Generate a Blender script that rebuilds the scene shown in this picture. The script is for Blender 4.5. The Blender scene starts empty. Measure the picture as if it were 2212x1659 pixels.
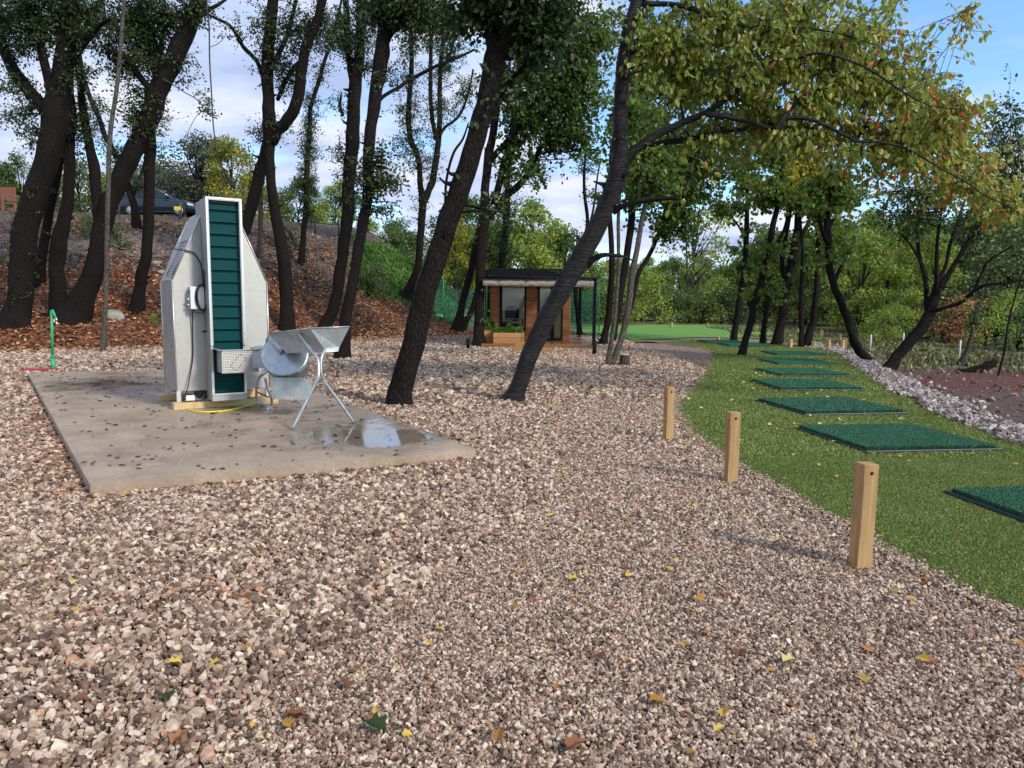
import bpy, bmesh, math, random
import numpy as np
from mathutils import Vector, Matrix
SC = bpy.context.scene
COL = SC.collection
rnd = random.Random(7)
rng = np.random.default_rng(7)
R = math.radians
PI = math.pi

# ------------------------------------------------------------------ camera
PITCH, ROLL, CH, F, CX, CY = 6.5, 0.5, 1.6, 1597.0, 1106.0, 829.5
_p, _r = R(PITCH), R(ROLL)
_f = np.array([0, math.cos(_p), -math.sin(_p)]); _up = np.array([0, math.sin(_p), math.cos(_p)]); _ri = np.array([1.0, 0, 0])
_R = _ri*math.cos(_r)+_up*math.sin(_r); _U = _up*math.cos(_r)-_ri*math.sin(_r); _O = np.array([0, 0, CH])
cam = bpy.data.cameras.new('camera'); camo = bpy.data.objects.new('camera', cam); COL.objects.link(camo)
cam.sensor_width = 36; cam.lens = F/2212*36; cam.clip_end = 3000; cam.clip_start = 0.05
camo.matrix_world = Matrix([[_R[0], _U[0], -_f[0], 0], [_R[1], _U[1], -_f[1], 0], [_R[2], _U[2], -_f[2], CH], [0, 0, 0, 1]])
SC.camera = camo
SC.view_settings.view_transform = 'Standard'; SC.view_settings.look = 'None'
SC.view_settings.exposure = 0.5; SC.view_settings.gamma = 1.0
SC.cycles.max_bounces = 6; SC.cycles.transparent_max_bounces = 12
SC.cycles.diffuse_bounces = 3; SC.cycles.glossy_bounces = 3; SC.cycles.transmission_bounces = 4
SC.cycles.caustics_reflective = False; SC.cycles.caustics_refractive = False
SC.render.resolution_x = 1024; SC.render.resolution_y = 768

# ------------------------------------------------------------------ light and sky
SUN_EL, SUN_AZ = 34, 128     # azimuth clockwise from +Y (view direction): behind the right shoulder
W = bpy.data.worlds.new('World'); SC.world = W; W.use_nodes = True
nt = W.node_tree; N = nt.nodes; L = nt.links; N.clear()
def wn(t, **k):
    n = N.new(t)
    for a, b in k.items(): setattr(n, a, b)
    return n
out = wn('ShaderNodeOutputWorld'); bg = wn('ShaderNodeBackground'); L.new(bg.outputs[0], out.inputs[0])
bg.inputs[1].default_value = 0.115
sky = wn('ShaderNodeTexSky', sky_type='NISHITA', sun_disc=False)
sky.sun_elevation = R(SUN_EL); sky.sun_rotation = R(SUN_AZ); sky.altitude = 300; sky.dust_density = 0.6; sky.ozone_density = 2.0
tc = wn('ShaderNodeTexCoord'); sep = wn('ShaderNodeSeparateXYZ'); L.new(tc.outputs['Generated'], sep.inputs[0])
# cloud layer: direction projected on a flat deck, so clouds shrink towards the horizon
zz = wn('ShaderNodeMath', operation='MAXIMUM'); L.new(sep.outputs[2], zz.inputs[0]); zz.inputs[1].default_value = 0.0
za = wn('ShaderNodeMath', operation='ADD'); L.new(zz.outputs[0], za.inputs[0]); za.inputs[1].default_value = 0.22
dv = wn('ShaderNodeVectorMath', operation='DIVIDE'); cz = wn('ShaderNodeCombineXYZ')
for i in range(3): L.new(za.outputs[0], cz.inputs[i])
L.new(tc.outputs['Generated'], dv.inputs[0]); L.new(cz.outputs[0], dv.inputs[1])
mp = wn('ShaderNodeMapping'); L.new(dv.outputs[0], mp.inputs[0]); mp.inputs['Location'].default_value = (3.1, 0.4, 0); mp.inputs['Scale'].default_value = (1.0, 1.25, 1.0)
n1 = wn('ShaderNodeTexNoise'); L.new(mp.outputs[0], n1.inputs[0]); n1.inputs['Scale'].default_value = 1.3; n1.inputs['Detail'].default_value = 8; n1.inputs['Roughness'].default_value = 0.55; n1.inputs['Distortion'].default_value = 0.25
n2 = wn('ShaderNodeTexNoise'); L.new(mp.outputs[0], n2.inputs[0]); n2.inputs['Scale'].default_value = 2.6; n2.inputs['Detail'].default_value = 6; n2.inputs['Roughness'].default_value = 0.5
# fewer clouds to the right and high up
sx = wn('ShaderNodeMath', operation='MULTIPLY_ADD'); L.new(sep.outputs[0], sx.inputs[0]); sx.inputs[1].default_value = -0.16; L.new(n1.outputs[0], sx.inputs[2])
cr = wn('ShaderNodeValToRGB'); L.new(sx.outputs[0], cr.inputs[0])
cr.color_ramp.elements[0].position = 0.40; cr.color_ramp.elements[0].color = (0, 0, 0, 1)
cr.color_ramp.elements[1].position = 0.52; cr.color_ramp.elements[1].color = (1, 1, 1, 1)
cc = wn('ShaderNodeValToRGB'); L.new(n2.outputs[0], cc.inputs[0])
cc.color_ramp.elements[0].position = 0.36; cc.color_ramp.elements[0].color = (3.0, 3.7, 5.6, 1)
cc.color_ramp.elements[1].position = 0.66; cc.color_ramp.elements[1].color = (5.7, 5.9, 6.6, 1)
e = cc.color_ramp.elements.new(0.5); e.color = (4.0, 4.7, 6.3, 1)
mx = wn('ShaderNodeMix', data_type='RGBA'); L.new(cr.outputs[0], mx.inputs['Factor']); tint = wn('ShaderNodeMix', data_type='RGBA', blend_type='MULTIPLY'); tint.inputs['Factor'].default_value = 1; L.new(sky.outputs[0], tint.inputs['A']); tint.inputs['B'].default_value = (1.25, 1.5, 1.65, 1); L.new(tint.outputs['Result'], mx.inputs['A']); L.new(cc.outputs[0], mx.inputs['B'])
L.new(mx.outputs['Result'], bg.inputs[0])

sun = bpy.data.lights.new('sun', 'SUN'); sun.energy = 2.3; sun.angle = R(9); sun.color = (1.0, 0.93, 0.82)
suno = bpy.data.objects.new('sun', sun); COL.objects.link(suno); suno.location = (20, -20, 30)
_d = Vector((math.sin(R(SUN_AZ))*math.cos(R(SUN_EL)), math.cos(R(SUN_AZ))*math.cos(R(SUN_EL)), math.sin(R(SUN_EL))))
suno.rotation_euler = _d.to_track_quat('Z', 'Y').to_euler()

# ------------------------------------------------------------------ geometry helpers
def ray(u, v): return _f+_R*((u-CX)/F)-_U*((v-CY)/F)
def atY(u, v, y):
    d = ray(u, v); return _O+d*(y/d[1])
def G(u, v, z=0.0):
    d = ray(u, v); return _O+d*((z-CH)/d[2])
def sm(a, b, x):
    t = np.clip((x-a)/(b-a), 0, 1); return t*t*(3-2*t)
TOE = (np.array([-60, -24, -14.5, -11, -6.5, -4.0, -1.9, 60]), np.array([14, 17.5, 20.5, 23, 27.5, 29.5, 32, 32]))
def vnoise(x, y, s, seed=0):
    x = np.asarray(x, float)*s+seed*17.3; y = np.asarray(y, float)*s+seed*9.1
    return (np.sin(x*1.7+np.sin(y*1.3)*1.5)+np.sin(y*2.1+np.sin(x*0.9+1)*1.7)+0.5*np.sin(x*4.3+y*3.1))/2.5
def H(x, y):
    x = np.asarray(x, float); y = np.asarray(y, float)
    t = y-np.interp(x, *TOE)
    side = np.clip((-1.6-x)/7.5, 0, 1)
    h = np.where(t < 2, 0.085*np.clip(t, 0, 2)**2, 0.34*t-0.34)
    h = np.minimum(h, 4.55+0.17*np.maximum(t-14, 0)); h = np.clip(h, 0, 6.05)
    h = h-(3.6*sm(46, 58, y)*sm(-15, -11, x))-1.5*sm(64, 90, y)
    rough = np.clip(h/1.0, 0, 1)*np.clip((16-t)/3, 0.15, 1)
    h = h*side**0.8+rough*side*(0.16*vnoise(x, y, 1.1)+0.10*vnoise(x, y, 2.7, 3))
    h = h+side*np.clip((t-9)/4, 0, 1)*np.clip((20-t)/4, 0, 1)*0.16*vnoise(x, y, 0.8, 4)
    # low mound of the putting green
    g = np.exp(-(((x-9)/7.5)**2+((y-41)/7.5)**2)*1.2)
    h = h+0.22*g*(y > 25)
    # slight undulation of the open ground on the right
    h = h+0.10*np.clip((x-9)/4, 0, 1)*vnoise(x, y, 0.45, 2)*np.clip((y-8)/6, 0, 1)
    return h
def GT(u, v):
    d = ray(u, v); s = 2.0
    while s < 400:
        p = _O+d*s
        if p[2] < H(p[0], p[1]): break
        s *= 1.004
    for k in range(8):
        p = _O+d*s; q = p[2]-H(p[0], p[1]); s += q/(-d[2]+0.25)*0.5
    p = _O+d*s; p[2] = H(p[0], p[1]); return p

def newmesh(name, V, FA, mats=None, smooth=False, mi=None):
    me = bpy.data.meshes.new(name); me.from_pydata([tuple(map(float, v)) for v in V], [], [tuple(f) for f in FA])
    if mi is not None: me.polygons.foreach_set('material_index', mi)
    if smooth: me.polygons.foreach_set('use_smooth', [True]*len(me.polygons))
    for m in (mats if isinstance(mats, (list, tuple)) else [mats]):
        if m: me.materials.append(m)
    me.update(); return me
def fastmesh(name, V, Q, mat, attrs=None, smooth=False):
    """V (n,3), Q (m,k) faces of k corners"""
    me = bpy.data.meshes.new(name); n, (m, k) = len(V), Q.shape
    me.vertices.add(n); me.vertices.foreach_set('co', np.ascontiguousarray(V, np.float32).ravel())
    me.loops.add(m*k); me.loops.foreach_set('vertex_index', np.ascontiguousarray(Q, np.int32).ravel())
    me.polygons.add(m); me.polygons.foreach_set('loop_start', np.arange(0, m*k, k, dtype=np.int32))
    me.polygons.foreach_set('use_smooth', np.full(m, smooth))
    for nm, a in (attrs or {}).items():
        at = me.attributes.new(nm, 'FLOAT', 'POINT'); at.data.foreach_set('value', np.ascontiguousarray(a, np.float32))
    if mat: me.materials.append(mat)
    me.update(calc_edges=True); return me
def link(name, me, parent=None, loc=None):
    o = bpy.data.objects.new(name, me); COL.objects.link(o)
    if loc is not None: o.location = loc
    if parent is not None: o.parent = parent
    return o
def tag(o, label=None, cat=None, group=None, kind=None):
    if label: o['label'] = label
    if cat: o['category'] = cat
    if group: o['group'] = group
    if kind: o['kind'] = kind
    return o
def thing(name, label, cat, loc=(0, 0, 0), rz=0.0, group=None):
    o = bpy.data.objects.new(name, None); COL.objects.link(o); o.location = tuple(map(float, loc)); o.rotation_euler = (0, 0, rz)
    o.empty_display_size = 0.2
    return tag(o, label, cat, group)

class MB:
    def __init__(s): s.V = []; s.F = []; s.S = []
    def add(s, V, Fs, smooth=False):
        b = len(s.V); s.V += [tuple(map(float, v)) for v in V]; s.F += [tuple(i+b for i in f) for f in Fs]; s.S += [smooth]*len(Fs); return s
    def box(s, a, b, M=None):
        x0, y0, z0 = a; x1, y1, z1 = b
        V = [(x0, y0, z0), (x1, y0, z0), (x1, y1, z0), (x0, y1, z0), (x0, y0, z1), (x1, y0, z1), (x1, y1, z1), (x0, y1, z1)]
        if M is not None: V = [tuple(M @ Vector(v)) for v in V]
        return s.add(V, [(0, 3, 2, 1), (4, 5, 6, 7), (0, 1, 5, 4), (1, 2, 6, 5), (2, 3, 7, 6), (3, 0, 4, 7)])
    def prism(s, poly, axis, a, b):
        """poly of 2D points extruded along axis (0,1,2) from a to b"""
        def mk(p, c):
            q = list(p); q.insert(axis, c); return tuple(q)
        n = len(poly); V = [mk(p, a) for p in poly]+[mk(p, b) for p in poly]
        Fs = [tuple(range(n))[::-1], tuple(range(n, 2*n))]+[(i, (i+1) % n, (i+1) % n+n, i+n) for i in range(n)]
        return s.add(V, Fs)
    def tube(s, pts, rad, sides=8, caps=True, smooth=True, jit=0.0, noise=None):
        pts = [Vector(p) for p in pts]; n = len(pts)
        rad = rad if hasattr(rad, '__len__') else [rad]*n
        V = []; up = None
        for i, p in enumerate(pts):
            t = (pts[min(i+1, n-1)]-pts[max(i-1, 0)])
            t = t.normalized() if t.length > 1e-9 else Vector((0, 0, 1))
            if up is None:
                up = Vector((0, -1, 0)) if abs(t.y) < 0.9 else Vector((1, 0, 0))
            a = (up-t*up.dot(t)).normalized(); up = a; b = t.cross(a)
            for k in range(sides):
                th = 2*PI*k/sides; r = rad[i]
                if noise: r *= noise(i, th, p)
                V.append(tuple(p+(a*math.cos(th)+b*math.sin(th))*r))
        Fs = [(i*sides+k, i*sides+(k+1) % sides, (i+1)*sides+(k+1) % sides, (i+1)*sides+k) for i in range(n-1) for k in range(sides)]
        if caps: Fs += [tuple(range(sides))[::-1], tuple(range((n-1)*sides, n*sides))]
        return s.add(V, Fs, smooth)
    def lathe(s, prof, c=(0, 0, 0), seg=20, M=None, smooth=True):
        V = []
        for r, z in prof:
            for k in range(seg):
                v = Vector((r*math.cos(2*PI*k/seg), r*math.sin(2*PI*k/seg), z))
                if M is not None: v = M @ v
                V.append(tuple(v+Vector(c)))
        n = len(prof); Fs = [(i*seg+k, i*seg+(k+1) % seg, (i+1)*seg+(k+1) % seg, (i+1)*seg+k) for i in range(n-1) for k in range(seg)]
        if prof[0][0] > 1e-6: Fs.append(tuple(range(seg))[::-1])
        if prof[-1][0] > 1e-6: Fs.append(tuple(range((n-1)*seg, n*seg)))
        return s.add(V, Fs, smooth)
    def build(s, name, mat, parent=None, bevel=0, loc=None):
        me = bpy.data.meshes.new(name); me.from_pydata(s.V, [], s.F)
        me.polygons.foreach_set('use_smooth', s.S)
        if mat: me.materials.append(mat)
        bm = bmesh.new(); bm.from_mesh(me); bmesh.ops.recalc_face_normals(bm, faces=bm.faces); bm.to_mesh(me); bm.free()
        o = link(name, me, parent, loc)
        if bevel:
            b = o.modifiers.new('b', 'BEVEL'); b.width = bevel; b.segments = 2; b.limit_method = 'ANGLE'; b.angle_limit = R(40)
        return o

def smooth_path(pts, n=6):
    """Catmull-Rom through rows of (x,y,z,r)"""
    P = np.array(pts, float); P = np.vstack([2*P[0]-P[1], P, 2*P[-1]-P[-2]]); out = []
    for i in range(1, len(P)-2):
        for k in range(n):
            t = k/n; a, b, c, d = P[i-1], P[i], P[i+1], P[i+2]
            out.append(0.5*((2*b)+(-a+c)*t+(2*a-5*b+4*c-d)*t*t+(-a+3*b-3*c+d)*t**3))
    out.append(P[-2]); o = np.array(out); o[:, 3] = np.maximum(o[:, 3], 0.003); return o

# ------------------------------------------------------------------ materials
def mat(name, base=(0.5, 0.5, 0.5), rough=0.6, metal=0.0, spec=0.5):
    m = bpy.data.materials.new(name); m.use_nodes = True
    b = m.node_tree.nodes['Principled BSDF']; b.inputs['Base Color'].default_value = (*base, 1); b.inputs['Roughness'].default_value = rough
    b.inputs['Metallic'].default_value = metal; b.inputs['Specular IOR Level'].default_value = spec
    return m
class NG:
    def __init__(s, m): s.m = m; s.t = m.node_tree; s.b = s.t.nodes['Principled BSDF']; s.o = s.t.nodes['Material Output']
    def n(s, t, ins=None, **k):
        x = s.t.nodes.new(t)
        for a, b in k.items(): setattr(x, a, b)
        for a, b in (ins or {}).items():
            if isinstance(b, bpy.types.NodeSocket): s.t.links.new(b, x.inputs[a])
            else: x.inputs[a].default_value = b
        return x
    def l(s, a, b): s.t.links.new(a, b)
    def co(s, scale=(1, 1, 1), kind='Object', rot=(0, 0, 0)):
        c = s.n('ShaderNodeTexCoord'); mp = s.n('ShaderNodeMapping', {'Vector': c.outputs[kind], 'Scale': scale, 'Rotation': rot}); return mp.outputs[0]
    def noise(s, vec, scale, detail=4, rough=0.55, dist=0.0): return s.n('ShaderNodeTexNoise', {'Vector': vec, 'Scale': scale, 'Detail': detail, 'Roughness': rough, 'Distortion': dist}).outputs[0]
    def ramp(s, fac, stops, interp='LINEAR'):
        r = s.n('ShaderNodeValToRGB', {'Fac': fac}); r.color_ramp.interpolation = interp; el = r.color_ramp.elements
        while len(el) < len(stops): el.new(0.5)
        for e, (p, c) in zip(el, stops):
            e.position = p; e.color = (*c, 1) if hasattr(c, '__len__') else (c, c, c, 1)
        return r.outputs[0]
    def mix(s, f, a, b, blend='MIX'):
        x = s.n('ShaderNodeMix', data_type='RGBA', blend_type=blend)
        for k, v in (('Factor', f), ('A', a), ('B', b)):
            if isinstance(v, bpy.types.NodeSocket): s.l(v, x.inputs[k])
            elif hasattr(v, '__len__'): x.inputs[k].default_value = (*v, 1)
            else:
                if k == 'Factor': x.inputs[k].default_value = v
                else: x.inputs[k].default_value = (v, v, v, 1)
        return x.outputs['Result']
    def math(s, op, a, b=0.5, c=None):
        x = s.n('ShaderNodeMath', operation=op)
        for i, v in enumerate((a, b, c)):
            if v is None: continue
            if isinstance(v, bpy.types.NodeSocket): s.l(v, x.inputs[i])
            else: x.inputs[i].default_value = v
        return x.outputs[0]
    def bump(s, h, strength=0.3, dist=0.01, normal=None):
        ins = {'Height': h, 'Strength': strength, 'Distance': dist}
        if normal is not None: ins['Normal'] = normal
        return s.n('ShaderNodeBump', ins).outputs[0]
    def base(s, c): s.l(c, s.b.inputs['Base Color']); return s
    def rough(s, c): s.l(c, s.b.inputs['Roughness']); return s
    def nrm(s, c): s.l(c, s.b.inputs['Normal']); return s
    def attr(s, name): return s.n('ShaderNodeAttribute', attribute_name=name).outputs['Fac']

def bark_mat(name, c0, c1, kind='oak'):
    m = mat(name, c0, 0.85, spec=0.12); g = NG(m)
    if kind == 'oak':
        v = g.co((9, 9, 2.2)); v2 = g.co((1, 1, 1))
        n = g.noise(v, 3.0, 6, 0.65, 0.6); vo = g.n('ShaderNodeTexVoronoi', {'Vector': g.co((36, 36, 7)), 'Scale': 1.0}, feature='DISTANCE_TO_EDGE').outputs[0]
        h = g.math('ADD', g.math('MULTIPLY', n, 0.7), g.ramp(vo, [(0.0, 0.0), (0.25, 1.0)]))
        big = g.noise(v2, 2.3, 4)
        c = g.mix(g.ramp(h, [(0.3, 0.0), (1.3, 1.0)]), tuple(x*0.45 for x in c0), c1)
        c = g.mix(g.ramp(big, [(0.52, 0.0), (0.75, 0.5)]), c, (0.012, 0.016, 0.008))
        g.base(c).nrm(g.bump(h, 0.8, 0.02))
    else:
        v = g.co((2.2, 2.2, 30), rot=(0, R(14), 0)); n = g.math('ADD', g.math('MULTIPLY', g.noise(v, 1.6, 5, 0.6, 0.8), 0.75), g.math('MULTIPLY', g.noise(g.co((5, 5, 9)), 1.6, 4, 0.6), 0.25)); n2 = g.noise(g.co((1, 1, 1)), 5, 4)
        c = g.mix(g.ramp(n, [(0.40, 0.0), (0.62, 1.0)]), tuple(x*0.4 for x in c0), c1)
        g.base(c).nrm(g.bump(n, 1.0, 0.05)); g.rough(g.ramp(n2, [(0.3, 0.35), (0.7, 0.7)])); g.b.inputs['Specular IOR Level'].default_value = 0.3
    return m
def leaf_mat(name, stops, trans=0.35, rough=0.5):
    m = mat(name, (0.1, 0.1, 0.1), rough, spec=0.35); g = NG(m)
    t = g.attr('tone'); c = g.ramp(t, stops); g.base(c)
    tr = g.n('ShaderNodeBsdfTranslucent', {'Color': g.mix(0.55, c, (0.25, 0.30, 0.03), 'ADD') if trans > 0.3 else c})
    ms = g.n('ShaderNodeMixShader', {0: trans, 1: g.b.outputs[0], 2: tr.outputs[0]}); g.l(ms.outputs[0], g.o.inputs['Surface'])
    return m
def wood_mat(name, c0, c1, axis=2, rough=0.65, planks=None):
    m = mat(name, c0, rough, spec=0.3); g = NG(m); sc = [14, 14, 14]; sc[axis] = 1.2
    n = g.noise(g.co(tuple(sc)), 1.5, 5, 0.6, 1.2); k = g.noise(g.co((3, 3, 3)), 2.0, 3)
    c = g.mix(g.ramp(n, [(0.32, 0.0), (0.68, 1.0)]), c0, c1)
    c = g.mix(g.ramp(k, [(0.60, 0.0), (0.72, 0.7)]), c, tuple(x*0.6 for x in c0))
    h = n
    if planks:
        ax, w = planks; s2 = g.n('ShaderNodeSeparateXYZ', {0: g.co((1, 1, 1))}).outputs[ax]
        q = g.math('DIVIDE', s2, w); fr = g.math('FRACT', q); fl = g.math('FLOOR', q)
        rn = g.n('ShaderNodeTexWhiteNoise', {'W': fl}, noise_dimensions='1D').outputs[0]
        c = g.mix(g.math('MULTIPLY', rn, 0.55), c, tuple(x*0.35 for x in c0))
        gap = g.ramp(fr, [(0.0, 0.0), (0.05, 1.0), (0.95, 1.0), (1.0, 0.0)])
        c = g.mix(gap, (0.01, 0.006, 0.004), c); h = g.math('MULTIPLY', n, gap)
    g.base(c).nrm(g.bump(h, 0.25, 0.004)); return m

M = {}
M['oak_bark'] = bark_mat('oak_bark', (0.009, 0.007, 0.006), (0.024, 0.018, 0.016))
M['pale_bark'] = bark_mat('pale_bark', (0.08, 0.067, 0.055), (0.15, 0.13, 0.105))
M['grey_bark'] = bark_mat('grey_bark', (0.06, 0.05, 0.042), (0.11, 0.095, 0.08))
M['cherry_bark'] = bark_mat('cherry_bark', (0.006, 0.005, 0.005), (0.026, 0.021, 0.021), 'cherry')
GREEN = [(0.0, (0.02, 0.05, 0.011)), (0.45, (0.055, 0.11, 0.02)), (0.85, (0.14, 0.20, 0.035)), (1.0, (0.22, 0.20, 0.03))]
M['oak_leaf'] = leaf_mat('oak_leaf', [(0.0, (0.014, 0.028, 0.009)), (0.55, (0.045, 0.075, 0.02)), (0.9, (0.12, 0.15, 0.035)), (1.0, (0.26, 0.19, 0.04))], 0.25)
M['maple_leaf'] = leaf_mat('maple_leaf', GREEN, 0.32)
M['cherry_leaf'] = leaf_mat('cherry_leaf', [(0.0, (0.10, 0.145, 0.02)), (0.4, (0.24, 0.28, 0.05)), (0.66, (0.40, 0.38, 0.08)), (0.80, (0.42, 0.32, 0.05)), (0.91, (0.60, 0.22, 0.06)), (1.0, (0.62, 0.09, 0.04))], 0.35, 0.4)
M['turf_tree_leaf'] = leaf_mat('turf_tree_leaf', [(0.0, (0.03, 0.065, 0.012)), (0.5, (0.10, 0.155, 0.026)), (0.85, (0.21, 0.26, 0.045)), (1.0, (0.34, 0.30, 0.05))], 0.4)
M['yellow_leaf'] = leaf_mat('yellow_leaf', [(0.0, (0.07, 0.11, 0.015)), (0.5, (0.20, 0.22, 0.03)), (0.85, (0.45, 0.36, 0.03)), (1.0, (0.6, 0.38, 0.04))], 0.35)
M['lit_leaf'] = leaf_mat('lit_leaf', [(0.0, (0.07, 0.12, 0.018)), (0.5, (0.24, 0.31, 0.055)), (0.9, (0.42, 0.45, 0.08)), (1.0, (0.48, 0.36, 0.05))], 0.35)
M['dark_leaf'] = leaf_mat('dark_leaf', [(0.0, (0.03, 0.055, 0.018)), (0.6, (0.10, 0.15, 0.045)), (1.0, (0.23, 0.25, 0.07))], 0.25)
M['grey_leaf'] = leaf_mat('grey_leaf', [(0.0, (0.04, 0.05, 0.03)), (0.6, (0.10, 0.115, 0.07)), (1.0, (0.17, 0.18, 0.11))], 0.2)
M['litter'] = leaf_mat('litter', [(0.0, (0.06, 0.024, 0.013)), (0.3, (0.26, 0.10, 0.042)), (0.65, (0.58, 0.25, 0.095)), (0.92, (0.74, 0.44, 0.21)), (1.0, (0.55, 0.38, 0.08))], 0.08, 0.6)
M['fallen_yellow'] = leaf_mat('fallen_yellow', [(0.0, (0.20, 0.07, 0.02)), (0.4, (0.50, 0.26, 0.04)), (0.75, (0.66, 0.45, 0.06)), (1.0, (0.58, 0.54, 0.22))], 0.12)
M['wet_leaf'] = leaf_mat('wet_leaf', [(0.0, (0.05, 0.024, 0.02)), (0.7, (0.13, 0.06, 0.04)), (1.0, (0.30, 0.14, 0.05))], 0.03, 0.3)
M['grass_blade'] = leaf_mat('grass_blade', [(0.0, (0.03, 0.08, 0.012)), (0.6, (0.09, 0.20, 0.03)), (1.0, (0.24, 0.34, 0.07))], 0.25)
M['turf_blade'] = leaf_mat('turf_blade', [(0.0, (0.08, 0.12, 0.024)), (0.5, (0.18, 0.235, 0.05)), (1.0, (0.33, 0.36, 0.13))], 0.2)
M['mat_blade'] = leaf_mat('mat_blade', [(0.0, (0.03, 0.11, 0.06)), (1.0, (0.08, 0.23, 0.13))], 0.12)

# embossed aluminium sheet of the washer
def emboss(name, base=(0.47, 0.455, 0.42), pitch=0.021, rough=0.38, metal=0.65):
    m = mat(name, base, rough, metal); g = NG(m); v = g.co((1, 1, 1)); s = g.n('ShaderNodeSeparateXYZ', {0: v})
    w = [g.math('SINE', g.math('MULTIPLY', s.outputs[i], 2*PI/pitch)) for i in range(3)]
    h = g.math('MULTIPLY', w[2], g.math('ADD', w[0], w[1]))
    big = g.noise(g.co((1, 1, 1)), 3.5, 4, 0.6); dr = g.noise(g.co((40, 40, 40)), 1.0, 2)
    spk = g.ramp(dr, [(0.62, 0.0), (0.68, 1.0)])
    g.base(g.mix(g.ramp(big, [(0.3, 0.0), (0.7, 1.0)]), tuple(x*0.78 for x in base), base)).nrm(g.bump(g.math('ADD', h, g.math('MULTIPLY', spk, 1.2)), 0.5, 0.002))
    g.rough(g.ramp(big, [(0.3, rough), (0.7, rough+0.15)])); return m
M['emboss'] = emboss('embossed_aluminium')
M['trim'] = mat('aluminium_trim', (0.62, 0.62, 0.60), 0.35, 0.75)
def galv(name, c, rough, metal):
    m = mat(name, c, rough, metal); g = NG(m); n = g.noise(g.co((1, 1, 1)), 9, 5, 0.6, 0.5); b = g.noise(g.co((1, 1, 1)), 2.5, 3)
    g.base(g.mix(g.ramp(n, [(0.35, 0.0), (0.7, 1.0)]), tuple(x*0.72 for x in c), c)); g.rough(g.ramp(b, [(0.3, rough-0.1), (0.7, rough+0.15)])); return m
M['galv'] = galv('galvanised_steel', (0.52, 0.56, 0.57), 0.38, 0.7)
M['galv_flat'] = galv('flat_steel_sheet', (0.52, 0.56, 0.56), 0.5, 0.35)
M['belt'] = mat('green_belt', (0.001, 0.050, 0.052), 0.5, spec=0.12)
M['cleat'] = mat('belt_cleat', (0.003, 0.085, 0.085), 0.4, spec=0.2)
M['black'] = mat('black_plastic', (0.012, 0.012, 0.014), 0.5)
M['rubber'] = mat('black_rubber', (0.02, 0.024, 0.028), 0.45)
M['white_plastic'] = mat('white_plastic', (0.72, 0.72, 0.72), 0.35)
M['yellow_cable'] = mat('yellow_cable', (0.80, 0.66, 0.03), 0.4)
M['tap_green'] = mat('green_pipe', (0.03, 0.36, 0.13), 0.4)
M['brass'] = mat('tap_metal', (0.55, 0.52, 0.45), 0.3, 0.8)
M['red'] = mat('red_plastic', (0.45, 0.02, 0.03), 0.45)
M['post_wood'] = wood_mat('post_wood', (0.34, 0.19, 0.075), (0.50, 0.32, 0.145))
M['far_post'] = wood_mat('far_post_wood', (0.42, 0.27, 0.13), (0.55, 0.37, 0.19))
M['pine'] = wood_mat('pine_timber', (0.60, 0.40, 0.19), (0.74, 0.54, 0.29), 0)
M['deck'] = wood_mat('deck_boards', (0.33, 0.14, 0.05), (0.45, 0.21, 0.08), 0, 0.25, (1, 0.14))
M['clad'] = wood_mat('wall_boards', (0.30, 0.105, 0.035), (0.50, 0.22, 0.08), 0, 0.5, (2, 0.155))
M['planter_wood'] = wood_mat('planter_wood', (0.42, 0.20, 0.07), (0.55, 0.30, 0.12), 0, 0.55, (2, 0.2))
M['brown_board'] = wood_mat('brown_board', (0.20, 0.08, 0.045), (0.28, 0.12, 0.07), 0)
M['charcoal'] = mat('charcoal_metal', (0.007, 0.007, 0.009), 0.6, spec=0.12)
M['fill_panel'] = leaf_mat('rear_fill_panel', [(0.0, (0.72, 0.60, 0.46)), (1.0, (0.72, 0.60, 0.46))], 0.6, 0.9)  # translucent, for the panel added to light the cabin from behind
M['canvas'] = mat('beige_canvas', (0.36, 0.295, 0.24), 0.85)
g = NG(M['canvas']); g.nrm(g.bump(g.noise(g.co((3, 1, 9)), 2.0, 3, 0.5, 1.0), 0.8, 0.05))
M['inner'] = mat('interior_panel', (0.75, 0.62, 0.48), 0.8)
M['desk'] = mat('desk_top', (0.55, 0.55, 0.52), 0.5)
M['stake'] = mat('white_stake', (0.78, 0.78, 0.76), 0.5)
M['sack'] = mat('white_sack', (0.62, 0.66, 0.72), 0.6)
M['sign_yellow'] = mat('sign_yellow', (0.75, 0.60, 0.05), 0.5)
M['skin'] = mat('skin', (0.50, 0.28, 0.20), 0.55)
M['shirt'] = mat('white_shirt', (0.75, 0.74, 0.74), 0.8)
M['hair'] = mat('dark_hair', (0.015, 0.012, 0.011), 0.6)
M['trousers'] = mat('dark_trousers', (0.03, 0.03, 0.04), 0.8)
gm = mat('window_glass', (0.9, 0.95, 1.0), 0.02); M['glass'] = gm; g = NG(gm)
gl = g.n('ShaderNodeBsdfGlossy', {'Color': (1, 1, 1, 1), 'Roughness': 0.02}); tp = g.n('ShaderNodeBsdfTransparent', {'Color': (0.86, 0.9, 0.9, 1)})
fr = g.n('ShaderNodeFresnel', {'IOR': 1.5}); ms = g.n('ShaderNodeMixShader', {0: fr.outputs[0], 1: tp.outputs[0], 2: gl.outputs[0]}); g.l(ms.outputs[0], g.o.inputs['Surface'])
nm = mat('green_net', (0.05, 0.32, 0.20), 0.7); M['net'] = nm; g = NG(nm)
tp = g.n('ShaderNodeBsdfTransparent'); tl = g.n('ShaderNodeBsdfTranslucent', {'Color': (0.06, 0.32, 0.20, 1)})
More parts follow.
